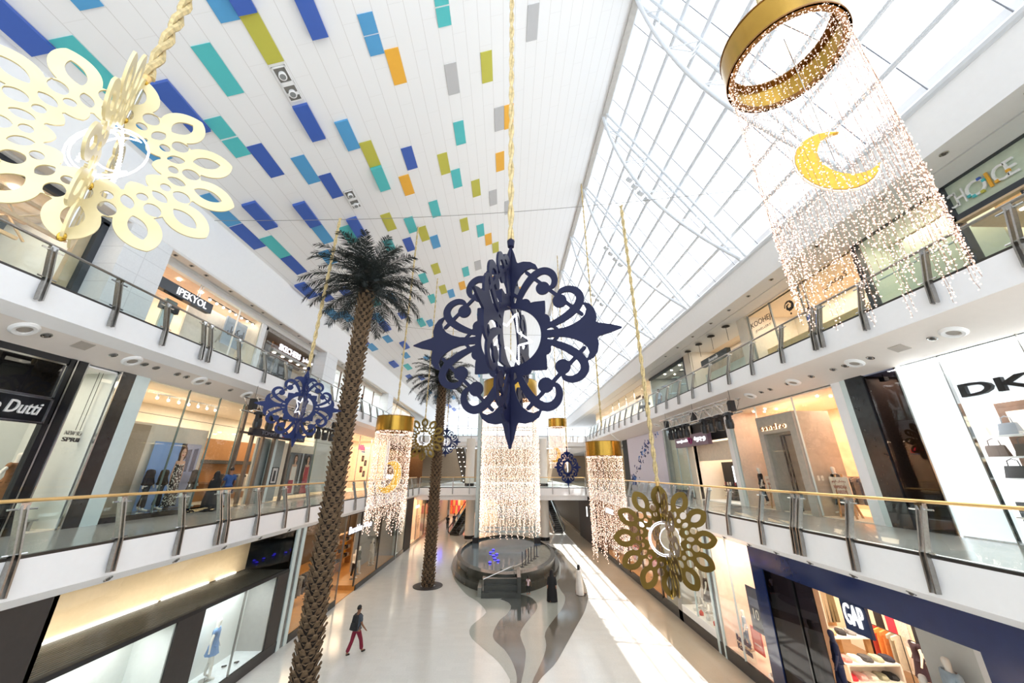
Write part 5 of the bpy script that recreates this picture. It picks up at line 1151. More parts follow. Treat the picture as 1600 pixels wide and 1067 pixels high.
for y, lab in ((14.75, 'white greeting board on an oak easel right of the limestone doorway'), (18.55, 'white greeting board on an oak easel left of the limestone doorway')):
    t = thing('easel', lab, 'easel', R1.p(y, Z1, .45)); g = G(); g.box(-.04, 0, -.42, .42, .75, 1.5); g.build('board', mat('easel_board', '#efdcc8', .5), t)
    for a in (-1, 1): g = G(); g.bar((-.06, a * .35, 0), (0, a * .14, 1.6), .05, .05); g.build('leg', WOOD, t)
    g = G(); g.bar((.5, 0, 0), (.02, 0, 1.5), .05, .05); g.build('leg', WOOD, t); g = G(); g.box(-.09, .0, -.45, .45, .7, .75); g.build('ledge', WOOD, t)
    for s_, z, w in (('ﻢﻳﺮﻛ ﻥﺎﻀﻣﺭ', 1.28, .6), ('RAMADAN', 1.08, .55), ('KAREEM', .9, .5)): sign_text('lettering', s_, lambda u, v, n: Vector((-.05 - n, w / 2 - u, z + v)), w, .12, mat('letter_rose', '#b0604c', .5), t, depth=.008)
slab(R1, 20.05, 20.3, Z1, 10.6, -.04, .3, GLASSCOL, 'wall_pillar'); slab(R1, 20.3, 20.7, Z1, 10.6, -.02, .3, WHITE2, 'wall_pillar')
# beauty shop
room(R1, 20.7, 25, Z1, 10.5, 4, mat('buff_panel', '#eddcc4', .5), WARMW, WARMW, WHITE, 90, '#ffeede')
slab(R1, 20.7, 25, 9.2, 10.5, .2, .3, BLACKM, 'wall_header'); slab(R1, 20.7, 25.2, 8.0, 9.1, .35, .45, MATS['buff_panel']); slab(R1, 24.95, 25.75, Z1, 10.5, .1, .3, CREAMP)
window(R1, 25.7, 28.8, Z1 + .1, 10.4, -.02, (25.7, 27.2), fm=GLASSCOL, w=.02); slab(R1, 25.7, 28.8, Z1, 10.5, .3, .4, mat('celadon_panel', '#d6d8c8', .4)); slab(R1, 25.7, 28.8, Z1, Z1 + .5, -.05, .02, BLACK, 'baseboard_right')
t = thing('shop_sign', 'mauve sign board with white round lettering and a magenta spiral mark', 'sign', (0, 0, 0)); g = G(); R1.box(g, 22.3, 26.7, 8.95, 9.7, -.3, -.03); g.build('board', mat('mauve_board', '#7d6474', .4), t)
wall_text('lettering', 'wojooh', R1, 26.4, 9.2, 1.6, .26, -.32, MATS['sign_white3'], t, bold=.03); wall_text('lettering', 'ﻩﻮﺟﻭ', R1, 23.9, 9.15, 1.4, .36, -.32, MATS['sign_white3'], t, bold=.03)
g = G(); g.path([R1.p(24.4 + (.06 + .014 * i) * math.cos(i * .5) , 9.33 + (.06 + .016 * i) * math.sin(i * .5), -.33) for i in range(16)], .035, 6); g.build('spiral_mark', mat('magenta', '#b0267a', .4), t)
t = thing('makeup_counter', 'black make-up wall with a white screen in the beauty shop', 'display unit', R1.p(22.6, Z1, 1.6))
g = G(); g.box(0, .3, -2.2, 2.0, 0, 2.3); g.build('cabinet', BLACKM, t)
g = G(); g.box(-.06, 0, -1.9, .8, 1.1, 2.05); g.build('screen', glow('screen_white', '#f4f6fa', 1.6), t)
g = G(); g.box(-.08, -.06, -.2, .15, 1.3, 1.9); g.build('product_print', mat('product_tan', '#c08a6a', .5), t); g = G(); g.box(-.08, -.06, -1.4, -1.0, 1.4, 1.7); g.build('logo_print', BLACKM, t)
sign_text('lettering', 'MAKE UP', lambda u, v, n: Vector((-.02 - n, .2 - u, 2.12 + v)), 1.4, .12, MATS['sign_white3'], t, depth=.01)
for z in (.25, .55, .85): 
    g = G(); g.box(-.2, 0, -2.1, 1.9, z, z + .03); g.build('shelf', DKSTEEL, t)
for i in range(14):
    g = G(); g.lathe([(.05, 0), (.05, .16), (.03, .2)], 8); o = g.build('cosmetic_bottle', gm(('#d8c8b8', '#8a4a4a', '#3a3a3a', '#e8e0d8')[i % 4]), None, True, R1.p(21.0 + .26 * i, Z1 + .89, 1.5)); tag(o, 'cosmetic bottle on the top shelf of the black make-up wall', 'bottle', 'bottles on the make-up wall')
slab(R1, 28.8, 29.1, Z1, 10.7, -.1, .3, mat('steel_strip', '#9aa09c', .3), 'wall_pillar')
# lilac hoarding with scattered blue shapes
t = thing('hoarding', 'tall lilac hoarding with scattered blue letters and a striped fish shape', 'hoarding', R1.p(33.6, Z1, -.1)); g = G(); g.box(0, .09, -4.45, 4.45, 0, 4.9); g.build('board', mat('lilac_board', '#d3cfdc', .5, var=.02), t)
MB_ = [mat('ink_' + c.strip('#'), c, .5) for c in ('#2a3f86', '#23305a', '#5a8ccc', '#3a4a70')]
random.seed(3)
for i in range(70):
    f = random.random(); y = 3.6 - 6.2 * f + random.gauss(0, .55); z = .9 + 3.7 * f ** .8 + random.gauss(0, .35)
    if not (-4.3 < y < 4.3 and .2 < z < 4.8): continue
    r = random.uniform(.06, .17) * (1.5 if i % 9 == 0 else 1); a0 = random.uniform(0, 6); g = G()
    if i % 3: g.path([(-.012, y + r * math.cos(a0 + q * .5), z + r * math.sin(a0 + q * .5)) for q in range(9)], r * .3, 4)
    else: g.prism([(y + r * .7 * math.cos(a0 + q * 1.57), z + r * .7 * math.sin(a0 + q * 1.57)) for q in range(4)], lambda a, b, w: (w, a, b), -.015, 0)
    g.build('print', MB_[i % 4], t)
for q in range(6): g = G(); g.path([(-.012, -2.6 + .1 * q, 3.4 + .05 * q), (-.012, -2.2 + .1 * q, 2.9 + .05 * q)], .02, 4); g.build('print', MB_[1], t)
for q in range(4): g = G(); g.path([(-.012, 3.5 + (.5 - .11 * q) * math.cos(u_ * PI / 8), .5 + (1.0 - .18 * q) * math.sin(u_ * PI / 8)) for u_ in range(9)], .04, 4); g.build('print', MB_[q % 2 * 2], t)
slab(R1, 38.2, 40, Z1, 10.6, 0, .2, BLACKM); room(R1, 40, 60, Z1, 10.4, 3, mat('olive_dim', '#8a7a5a', .5, var=.2), BRN, DKCEIL, BRN, 80, '#ffd9a0'); window(R1, 40, 60, Z1, 10.4, 0, (43, 46, 49, 52), fm=DKSTEEL, w=.2)

# ================================================================== RIGHT, top floor
MINT = mat('mint_panel', '#d3ddcf', .35, var=.03); SL = mat('slate_frame', '#3c4046', .4)
room(R2, Y0, 12.8, Z2, 16.6, 3.5, MINT, MINT, mat('tan_ceiling', '#d9b898', .5), WARMW, 70, '#ffe8d0')
for a in ((Y0, 12.8, 16.5, 16.72), (Y0, 9.45, 15.12, 15.32)): slab(R2, *a, -.1, .1, SL, 'wall_header')
for y in (9.45, 12.72): slab(R2, y - .1, y + .1, Z2, 16.6, -.1, .2, SL, 'wall_frame')
slab(R2, Y0, 9.4, 15.3, 16.55, .06, .15, mat('pistachio_board', '#ccd6bf', .4)); slab(R2, Y0, 9.4, 15.05, 15.12, -.12, .1, mat('sand_frame', '#d6bd9a', .5), 'trim_frame')
window(R2, Y0, 9.4, Z2, 15.1, .02, (7.9,), fm=SL); window(R2, 9.5, 12.7, Z2, 16.5, .02, (), (14.6,), fm=GLASSCOL, w=.03); slab(R2, 9.5, 12.7, Z2, 16.5, 1.6, 1.7, MINT)
t = thing('shop_sign', 'large white capital letters with coloured pieces on the pistachio shop header', 'sign', (0, 0, 0)); LW = mat('letter_white', '#f2f2ee', .4)
for ch, y, w in (('C', 9.47, .32), ('H', 9.18, .24), ('O', 8.91, .52), ('C', 8.24, .34), ('E', 7.93, .24)): wall_text('lettering', ch, R2, y, 15.61, w, .53, -.02, LW, t, depth=.05)
g = G(); R2.box(g, 8.29, 8.36, 15.61, 16.14, -.045, .005); g.build('lettering', PC['O'], t)
for y, z, c in ((8.86, 15.72, 'T'), (8.76, 15.64, 'T'), (8.55, 15.63, 'G'), (8.42, 15.95, 'T'), (8.5, 16.08, 'B'), (9.42, 15.75, 'T'), (8.19, 15.68, 'O'), (7.9, 15.8, 'O')): g = G(); R2.box(g, y - .05, y + .04, z - .045, z + .045, -.06, .0); g.build('colour_piece', PC[c], t)
lamps(R2, (7.2, 8.6), 16.5, (.18,), 'small lamp over the pistachio header, in ceiling of the pistachio shop', .06); lamps(R2, (6.5, 8.5), 15.0, (.9, 2.2), 'round downlight in the tan ceiling of the pistachio shop', .1)
slab(R2, Y0, 9.4, 14.95, 15.05, .35, 3.4, MATS['tan_ceiling'])
slab(R2, 12.8, 20.8, 16.45, 16.75, -.1, .15, WARMW, 'wall_header')
room(R2, 12.85, 20.05, Z2, 16.5, 3, mat('ivory_panel', '#f0e8dc', .4), MATS['ivory_panel'], WARMW, WARMW, 90, '#ffe8d0'); window(R2, 12.85, 20.05, Z2, 16.45, 0, (15.6, 15.9, 18.0, 19.9), fm=mat('grey_mullion', '#8a8f8c', .35), w=.07)
slab(R2, 12.9, 20.0, 12.0, 14.3, .8, .9, mat('amber_counter', '#e8c88e', .4))
t = thing('window_lettering', 'dark two-line lettering on the ivory glass shopfront of the top right floor', 'sign', (0, 0, 0)); wall_text('lettering', 'KOOHEJI', R2, 19.75, 15.45, 1.75, .42, -.03, CHAR, t, depth=.01); wall_text('lettering', 'JEWELLERY', R2, 19.5, 15.15, 1.3, .17, -.03, CHAR, t, depth=.01)
t = thing('window_emblem', 'round dark filigree emblem on the ivory glass shopfront', 'sign', R2.p(16.7, 15.6, -.03))
for q in range(5): g = G(); g.path([(0, .3 * (1 - .15 * q) * math.cos(u_ * .5 + q), .3 * (1 - .15 * q) * math.sin(u_ * .5 + q)) for u_ in range(9)], .025, 5); g.build('scroll', CHAR, t)
g = G(); g.ball((0, 0, -.42), .06, 8, 6, sc=(.3, 1, 1)); g.build('drop', CHAR, t)
t = thing('arabic_sign', 'dark Arabic lettering on the ivory glass behind the big light curtain', 'sign', (0, 0, 0)); wall_text('lettering', 'ﻲﺠﻫﻮﻛ', R2, 14.6, 15.3, 1.3, .45, -.03, CHAR, t, depth=.01)
for a, b_ in ((20.05, 20.85), (27.2, 28.2)): slab(R2, a, b_, Z2, 16.6, -.12, .2, CREAM, 'wall_pillar')
room(R2, 20.85, 27.2, Z2, 16.6, 2.5, CREAMP, CREAMP, WARMW, GREYP, 50); slab(R2, 20.85, 27.2, Z2, 14.6, .9, 1.0, MINT); slab(R2, 21, 27, Z2, 15.6, 1.2, 1.3, mat('mural_taupe', '#b9ab98', .5, var=.25, scale=2))
t = thing('shop_sign', 'dark box sign with pale script on the cream top right shop', 'sign', (0, 0, 0)); g = G(); R2.box(g, 22.3, 25.6, 14.75, 15.25, -.2, .1); g.build('board', mat('dark_green_grey', '#3c423f', .3), t); wall_text('lettering', 'fumarole', R2, 24.5, 14.88, 1.2, .26, -.23, LW, t, shear=.3)
for y in (21.4, 23.2, 24.9, 26.6):
    t = thing('ceiling_fixture', 'round black pendant rose with a cord over the cream top right shop, %s' % {21.4: 'nearest', 23.2: 'second', 24.9: 'third', 26.6: 'farthest'}[y], 'pendant', R2.p(y, 16.42, -.5)); g = G(); g.lathe([(.22, 0), (.25, -.04), (.1, -.07)], 16); g.build('rose', BLACKM, t, True); g = G(); g.tube((0, 0, 0), (0, 0, -1.0), .015, 5); g.build('cord', BLACKM, t)
room(R2, 28.2, 36, Z2, 16.6, 3, mat('teal_grey', '#77807c', .5), MATS['teal_grey'], GREYP, GREYP, 40); slab(R2, 28.2, 28.5, Z2, 16.55, -.08, .2, SL, 'wall_frame'); slab(R2, 28.2, 36, 16.3, 16.6, -.08, .2, SL, 'wall_header'); window(R2, 28.5, 36, Z2, 16.3, 0, (35.9,), fm=LW)
for i, (y, z, c) in enumerate(((29.6, 15.7, '#4a5f6a'), (31.4, 15.5, '#3c5a50'), (33.6, 15.2, '#3a4a72'), (32.2, 14.2, '#6a8a94'), (30.2, 14.6, '#4a6f7a'))):
    g = G(); g.bar((0, -.45, -.12), (0, .45, .1), .06, .45, (1, 0, .3)); o = g.build('cushion_display', gm(c), None, False, R2.p(y, z, .5)); tag(o, '%s cushion floating in the grey top right window, %s' % (('blue-grey', 'green', 'blue', 'pale teal', 'teal')[i], ('highest', 'second highest', 'middle', 'lowest', 'second lowest')[i]), 'cushion')
lamps(R2, (29.3, 30.8, 32.5, 34), 16.55, (.8, 1.8), 'white lamp in the grey ceiling of the top right window', .09)
room(R2, 36, 60, Z2, 16.5, 3, WARMW, WARMW, WARMW, GREYP, 90, '#ffe8d0'); window(R2, 36, 60, Z2, 16.4, 0, (38.5, 41, 44, 47, 50), fm=CHROME, w=.06); slab(R2, 37, 40, 14.0, 14.3, -.05, .2, BLACKM, 'wall_shelf')
g = G(); t = thing('shop_sign', 'small dark lettering on the far top right shopfront', 'sign', (0, 0, 0)); wall_text('lettering', 'dune', R2, 40.5, 15.2, 1.6, .35, -.03, CHAR, t)
# ------------------------------------------------------------------ cut-out plates of the hanging ornaments
def grid(n): a = np.linspace(-1.04, 1.04, n); return np.meshgrid(a, a, indexing='ij')
def f_poly(X, Y, pts):
    d = np.full(X.shape, 1e9); ins = np.zeros(X.shape, bool); n = len(pts)
    for i in range(n):
        ax, ay = pts[i]; bx, by = pts[(i + 1) % n]; ex, ey = bx - ax, by - ay
        t = np.clip(((X - ax) * ex + (Y - ay) * ey) / (ex * ex + ey * ey + 1e-12), 0, 1)
        d = np.minimum(d, np.hypot(X - ax - t * ex, Y - ay - t * ey))
        c = ((ay > Y) != (by > Y)) & (X < (bx - ax) * (Y - ay) / (by - ay + 1e-12) + ax); ins ^= c
    return np.where(ins, -d, d)
def f_line(X, Y, pts, ws):
    d = np.full(X.shape, 1e9)
    for (ax, ay), (bx, by), wa, wb in zip(pts, pts[1:], ws, ws[1:]):
        ex, ey = bx - ax, by - ay; t = np.clip(((X - ax) * ex + (Y - ay) * ey) / (ex * ex + ey * ey + 1e-12), 0, 1)
        d = np.minimum(d, np.hypot(X - ax - t * ex, Y - ay - t * ey) - (wa + (wb - wa) * t))
    return d
def f_leaf(X, Y, cx, cy, ang, L, W):
    u = (X - cx) * math.cos(ang) + (Y - cy) * math.sin(ang); v = -(X - cx) * math.sin(ang) + (Y - cy) * math.cos(ang)
    r = (L * L + W * W) / (2 * W); return np.hypot(u, np.abs(v) + r - W) - r
def plate(F, R, th):
    """solid plate from a field: inside where F < 0"""
    n = F.shape[0]; a = np.linspace(-1.04, 1.04, n) * R; g = G(); vid = {}
    def V(i, j):
        k = (i, j)
        if k not in vid: vid[k] = len(pts); pts.append((a[i], a[j]))
        return vid[k]
    def E(p, q):
        k = (p, q) if p < q else (q, p)
        if k not in vid:
            f0, f1 = F[k[0]], F[k[1]]; t = min(.999, max(.001, f0 / (f0 - f1))); vid[k] = len(pts)
            pts.append((a[k[0][0]] + (a[k[1][0]] - a[k[0][0]]) * t, a[k[0][1]] + (a[k[1][1]] - a[k[0][1]]) * t))
        return vid[k]
    pts = []; polys = []; ins = F < 0; edges = {}
    for i in range(n - 1):
        for j in range(n - 1):
            c = [(i, j), (i + 1, j), (i + 1, j + 1), (i, j + 1)]; k = [bool(ins[q]) for q in c]
            if all(k): polys.append([V(*q) for q in c]); continue
            if not any(k): continue
            for tri in ((0, 1, 2), (0, 2, 3)):
                p = []
                for s in range(3):
                    x, y = tri[s], tri[(s + 1) % 3]
                    if k[x]: p.append(V(*c[x]))
                    if k[x] != k[y]: p.append(E(c[x], c[y]))
                if len(p) >= 3: polys.append(p)
    for p in polys:
        for x, y in zip(p, p[1:] + p[:1]): edges[(x, y)] = 1
    N = len(pts); fs = [list(p) for p in polys] + [[q + N for q in reversed(p)] for p in polys]
    fs += [(y, x, x + N, y + N) for x, y in edges if (y, x) not in edges]
    g.add([(x, -th / 2, z) for x, z in pts] + [(x, th / 2, z) for x, z in pts], fs)
    return g
def navy_field(n=240):
    X, Y = grid(n); F = np.abs(np.hypot(X, Y) - .315) - .028
    half = [(.29, .0), (.29, .04), (.40, .034), (.50, .044), (.58, .07), (.64, .105), (.685, .15), (.702, .205), (.672, .28), (.735, .252), (.772, .2), (.787, .13), (.778, .072), (.80, .06), (.9, .036), (1.0, 0)]
    fl = half + [(x, -y) for x, y in half[::-1][1:]]
    sc = [(.31, .06), (.46, .12), (.57, .19), (.635, .26), (.655, .335), (.62, .40), (.55, .43), (.485, .415), (.455, .37)]; wsc = [.018, .032, .036, .037, .036, .034, .03, .024, .012]
    q5 = spline([(x, y, w_) for (x, y), w_ in zip(sc, wsc)], 4); sc, wsc = [(a, b) for a, b, _ in q5], [c for _, _, c in q5]
    for k in range(4):
        c, s = [1, 0, -1, 0][k], [0, 1, 0, -1][k]; A, B = X * c + Y * s, -X * s + Y * c
        F = np.minimum(F, f_poly(A, B, fl))
        for m in (1, -1):
            F = np.minimum(F, f_line(A, B * m, sc, wsc)); F = np.minimum(F, np.hypot(A - .468, B * m - .315) - .066)
            F = np.minimum(F, f_line(A, B * m, [(.66, .16), (.41, .41)], [.016, .016])); F = np.minimum(F, f_line(A, B * m, [(.43, .04), (.3, .17)], [.014, .014]))
        D = (A + B) / math.sqrt(2); Q = (B - A) / math.sqrt(2)
        F = np.minimum(F, f_poly(D, Q, [(.3, .17), (.36, .1), (.4, .07), (.47, 0), (.4, -.07), (.36, -.1), (.3, -.17)]))
        for m in (1, -1): F = np.minimum(F, np.hypot(D - .325, Q - .125 * m) - .055)
    return F
def gold_field(n=200):
    X, Y = grid(n); rr = np.hypot(X, Y); F = np.maximum(rr - .68, .38 - rr)
    for k in range(12):
        a = PI / 2 + k * PI / 6; F = np.minimum(F, f_leaf(X, Y, .775 * math.cos(a), .775 * math.sin(a), a, .23, .165)); F = np.minimum(F, f_leaf(X, Y, .43 * math.cos(a + PI / 12), .43 * math.sin(a + PI / 12), a + PI / 12, .13, .1))
    for k in range(12):
        a = PI / 2 + k * PI / 6; b = a + PI / 12
        F = np.maximum(F, -f_leaf(X, Y, .765 * math.cos(a), .765 * math.sin(a), a, .125, .066)); F = np.maximum(F, -(np.hypot(X - .46 * math.cos(b), Y - .46 * math.sin(b)) - .042))
        F = np.maximum(F, -f_leaf(X, Y, .6 * math.cos(b), .6 * math.sin(b), b, .075, .062)); F = np.maximum(F, -f_leaf(X, Y, .5 * math.cos(a), .5 * math.sin(a), a, .075, .045))
    F = np.maximum(F, .3 - rr)
    return F
RO = 1.5
me_navy = plate(navy_field(), RO, .03).mesh('scroll_plate', NAVY)
me_gold = plate(gold_field(), RO, .03).mesh('petal_plate', OLDGOLD)
def star_mesh(r):
    g = G(); p = [(r * (1 if k % 2 == 0 else .42) * math.sin(k * PI / 5), .0, r * (1 if k % 2 == 0 else .42) * math.cos(k * PI / 5)) for k in range(10)]
    g.path(p, .011, 6, closed=True)
    for a_, b_ in zip(p, p[1:] + p[:1]):
        for q in range(1, 9): g.octa(Vector(a_).lerp(Vector(b_), q / 9), .02)
    return g.mesh('star_light', LED)
def crescent_pts(r, n=18, k=.42, w=.84):
    """outline of a crescent opening to +x"""
    a0 = math.radians(42); out = [(r * math.cos(a0 + (2 * PI - 2 * a0) * i / n), r * math.sin(a0 + (2 * PI - 2 * a0) * i / n)) for i in range(n + 1)]
    cx = r * k; hx, hy = out[0]; r2 = math.hypot(hx - cx, hy); b0 = math.atan2(hy, hx - cx)
    inn = [(cx + r2 * math.cos(b0 + (2 * PI - 2 * b0) * i / n), r2 * math.sin(b0 + (2 * PI - 2 * b0) * i / n)) for i in range(n + 1)]
    return out + inn[::-1][1:-1]
def moonlight_mesh(r):
    g = G(); g.path([(x, 0, z) for x, z in crescent_pts(r)], .013, 6, closed=True)
    g.path([(r * 1.12 * math.cos(t * PI / 12), 0, r * 1.12 * math.sin(t * PI / 12)) for t in range(24)], .013, 6, closed=True); return g.mesh('moon_light', LED)
me_star, me_moon = star_mesh(.4), moonlight_mesh(.42)
ROPE = mat('gold_rope', '#c9b483', .55, .2, var=.25, scale=14)
def rope(parent, z0, z1, r=.04):
    g = G(); n = max(8, int((z1 - z0) / .16))
    for ph in (0, PI):
        g.path([(r * .8 * math.cos(ph + i * 1.1), r * .8 * math.sin(ph + i * 1.1), z0 + (z1 - z0) * i / n) for i in range(n + 1)], r * .8, 6)
    g.build('rope', ROPE, parent, True)
def lk(name, me, parent, m=None, rot=(0, 0, 0)):
    o = bpy.data.objects.new(name, me); COL.objects.link(o); o.parent = parent; o.rotation_euler = rot
    if m: o.data = me.copy(); o.data.materials.clear(); o.data.materials.append(m)
    return o
def ornament(kind, loc, rz, top, label, m=None, scale=1., r_rope=.035):
    t = thing('hanging_ornament', label, 'hanging decoration', loc, rz)
    me = me_navy if kind == 'navy' else me_gold
    lk('scroll_plate' if kind == 'navy' else 'petal_plate', me, t, m); lk('scroll_plate' if kind == 'navy' else 'petal_plate', me, t, m, (0, 0, PI / 2))
    lk('star_light' if kind == 'navy' else 'moon_light', me_star if kind == 'navy' else me_moon, t, None, (0, .25, .9) if kind == 'navy' else (0, 0, -rz * .7))
    g = G(); g.lathe([(.05, RO - .02), (.06, RO + .08), (.03, RO + .12)], 10); g.build('hanger_cap', BRASS if kind != 'navy' else NAVY, t, True)
    g = G(); g.tube((0, 0, .3 * RO), (0, 0, .98 * RO), .022, 6); g.tube((0, 0, -.98 * RO), (0, 0, -.3 * RO), .022, 6); g.build('spine', CHROME if kind == 'gold' else NAVY, t)
    rope(t, RO + .1, top - loc[2], r_rope)
    if kind == 'gold':
        for z in (RO * .98, .42 * RO, -.42 * RO, -.98 * RO): g = G(); g.ball((0, 0, z), .05, 8, 6, sc=(1, 1, 1.4)); g.build('bead', GOLD, t, True)
    return t
ornament('navy', (.04, 4.55, 9.03), math.radians(-15.3), ceil_z(0), 'large navy scroll ornament hanging in the middle of the hall, nearest of the navy ones')
ornament('navy', (-7.95, 13.7, 9.6), math.radians(38), 18.5, 'bright navy scroll ornament hanging left of the tall palm trunk', NAVYB, r_rope=.05)
ornament('navy', (-6.05, 36.5, 10.1), math.radians(12), ceil_z(-6.05), 'distant navy scroll ornament half hidden behind the second palm trunk', NAVYB)
ornament('navy', (4.93, 30.1, 7.65), math.radians(35), ceil_z(4.93), 'distant navy scroll ornament hanging right of the tall light curtain', NAVYB)
ornament('gold', (4.8, 12.0, 5.4), math.radians(-8), 17.95, 'gold petal ornament with a glowing moon ring, in front of the right gallery fascia', r_rope=.05)
ornament('gold', (-6.1, 26.8, 9.55), math.radians(10), ceil_z(-6.26), 'distant gold petal ornament between the left light curtain and the second palm')
PALEGOLD = mat('pale_gold_plate', '#e6d6a6', .3, .35, var=.12, scale=1.5)
o = ornament('gold', (-5.8, 3.9, 11.6), math.radians(48), ceil_z(-5.8), 'large pale gold petal ornament high on the left, nearest to the camera', PALEGOLD, r_rope=.06)
for q in (-.28, .02):
    g = G(); n = 91
    g.path([(.36 * math.cos(PI * i / (n - 1)) * (1 - abs(q)), .0, -.45 + .95 * math.sin(PI * i / (n - 1)) * (1 - abs(q) * .6)) for i in range(n)], [.012 if i % 2 else .024 for i in range(n)], 6)
    c = g.build('pearl_light', LED, o, True); c.rotation_euler = (0, 0, 1.2 + q); c.location = (0, 0, 0)

# thin cables across the hall
def cable(p, q, sag, label):
    g = G(); P, Q = Vector(p), Vector(q); g.path([P.lerp(Q, i / 24) - Vector((0, 0, sag * math.sin(PI * i / 24))) for i in range(25)], .012, 5); tag(g.build('suspension_cable', mat('cable_grey', '#8a8780', .5)), label, 'cable')
cable((-14.98, 14.9, 19.25), (12.45, 10.65, 18.1), .6, 'thin grey cable across the hall above the tall palm')
cable((-14.98, 26.8, 19.25), (12.45, 26.8, 18.1), .8, 'thin grey cable across the hall behind the second palm')

# ------------------------------------------------------------------ light-curtain chandeliers
def strand_mesh(L, r, step, jit, seed, dens=0.):
    rnd = random.Random(seed); g = G(); z = 0; pts = []; x = y = 0
    while z < L:
        pts.append((x, y, -z)); x = rnd.gauss(0, jit); y = rnd.gauss(0, jit)
        f = z / L; k = 1 if rnd.random() > dens * f else 2
        for _ in range(k): g.octa((x + rnd.gauss(0, jit * .8), y + rnd.gauss(0, jit * .8), -z - rnd.random() * step), r * rnd.uniform(.7, 1.2))
        z += step
    g.path([(px * .5, py * .5, pz) for px, py, pz in pts[::3] + [pts[-1]]], r * .28, 3, 1, False)
    return g.mesh('light_strand', [BULB, mat('copper_wire', '#a98670', .5, .5)])
def chandelier(loc, r, hr, L, n, bulb, step, jit, top, label, moon=None, nvar=7, rrope=.04, dens=.5):
    t = thing('light_curtain', label, 'chandelier', loc)
    g = G(); g.lathe([(r, 0), (r, hr), (r - .03, hr), (r - .03, 0), (r, 0)], 64); g.build('ring', mat('brass_ring', '#b08a3c', .22, 1., var=.12, scale=1.2), t, True)
    for z in (.0, hr - .03): g = G(); g.lathe([(r + .012, z), (r + .012, z + .03), (r - .13, z + .03), (r - .13, z), (r + .012, z)], 64); g.build('inner_flange', mat('bronze_inner', '#8a6436', .35, .8), t, True)
    g = G()
    for a in range(3): g.tube((r * math.cos(a * 2.094), r * math.sin(a * 2.094), hr), (0, 0, hr + r * .9), .012, 5)
    g.build('suspension_wire', CHROME, t)
    ms = [strand_mesh(L * (.88 + .24 * ((q * 3) % nvar) / nvar), bulb, step, jit, q + int(r * 100), dens) for q in range(nvar)]
    for i in range(n):
        a = 2 * PI * (i + random.uniform(-.42, .42)) / n; o = bpy.data.objects.new('light_strand', ms[(i * 5) % nvar]); COL.objects.link(o); o.parent = t
        o.location = ((r - .06) * math.cos(a), (r - .06) * math.sin(a), 0); o.rotation_euler = (0, 0, random.uniform(0, 6.28))
    g = G(); rnd = random.Random(5)
    for i in range(int(r * 260)):
        a = rnd.uniform(0, 2 * PI); g.octa((r * math.cos(a) - .1 * rnd.random() * math.cos(a), r * math.sin(a) - .1 * rnd.random() * math.sin(a), rnd.uniform(-.08, .03)), bulb)
    g.build('rim_bulbs', BULB, t)['kind'] = 'stuff'
    if moon:
        sz, flip, mz, rz, off, asp, til = moon; g = G(); cp = [(x * math.cos(til) * asp - y * math.sin(til), x * math.sin(til) * asp + y * math.cos(til)) for x, y in crescent_pts(sz)]
        if flip: cp = [(-x, y) for x, y in cp][::-1]
        g.prism([(x, y) for x, y in cp], lambda a, b, w: (a, w, b), -.03, .03); c = g.build('crescent', mat('crescent_gold', '#e0b040', .35, .5, var=.1, scale=20), t); c.location = (off[0], off[1], mz); c.rotation_euler = (0, 0, rz)
        g = G(); g.path([(x * 1.03, 0, y * 1.03) for x, y in cp], .02, 5, closed=True); e = g.build('crescent_edge', mat('crescent_edge_white', '#f4eede', .4), c)
        g = G(); g.tube((0, 0, 0), (0, 0, -mz), .008, 4); w = g.build('crescent_wire', CHROME, c)
    rope(t, hr + r * .9, top - loc[2], rrope)
    return t
chandelier((5.55, 4.64, 15.0), 1.01, .72, 5.0, 92, .0115, .07, .012, ceil_z(5.5) - .3, 'gold ring with a fringe of warm lights and a crescent, nearest of all', (.62, False, -3.05, math.radians(-30), (-.35, -.45), .72, .35), dens=.8)
chandelier((-6.18, 20, 9.33), 1.0, .8, 4.55, 72, .018, .09, .02, ceil_z(-6.2), 'gold ring with a light curtain and crescent on the left, beside the tall palm', (.78, True, -2.3, math.radians(12), (.2, -.6), .68, .25))
chandelier((5.55, 21, 8.13), 1.0, .8, 4.7, 72, .018, .09, .02, ceil_z(5.55), 'gold ring with a light curtain on the right, above the gallery railing')
chandelier((5.5, 39, 11.85), 1.0, .88, 3.8, 60, .024, .12, .02, ceil_z(5.5), 'small far gold ring with a light curtain and crescent on the right', (.75, True, -2.9, math.radians(6), (-.4, -.7), .68, .2))
chandelier((.35, 35.6, 14.3), 2.75, 1.6, 11.7, 100, .03, .09, .04, ceil_z(.35), 'huge gold ring with a tall curtain of lights over the fountain', dens=.6, nvar=9)

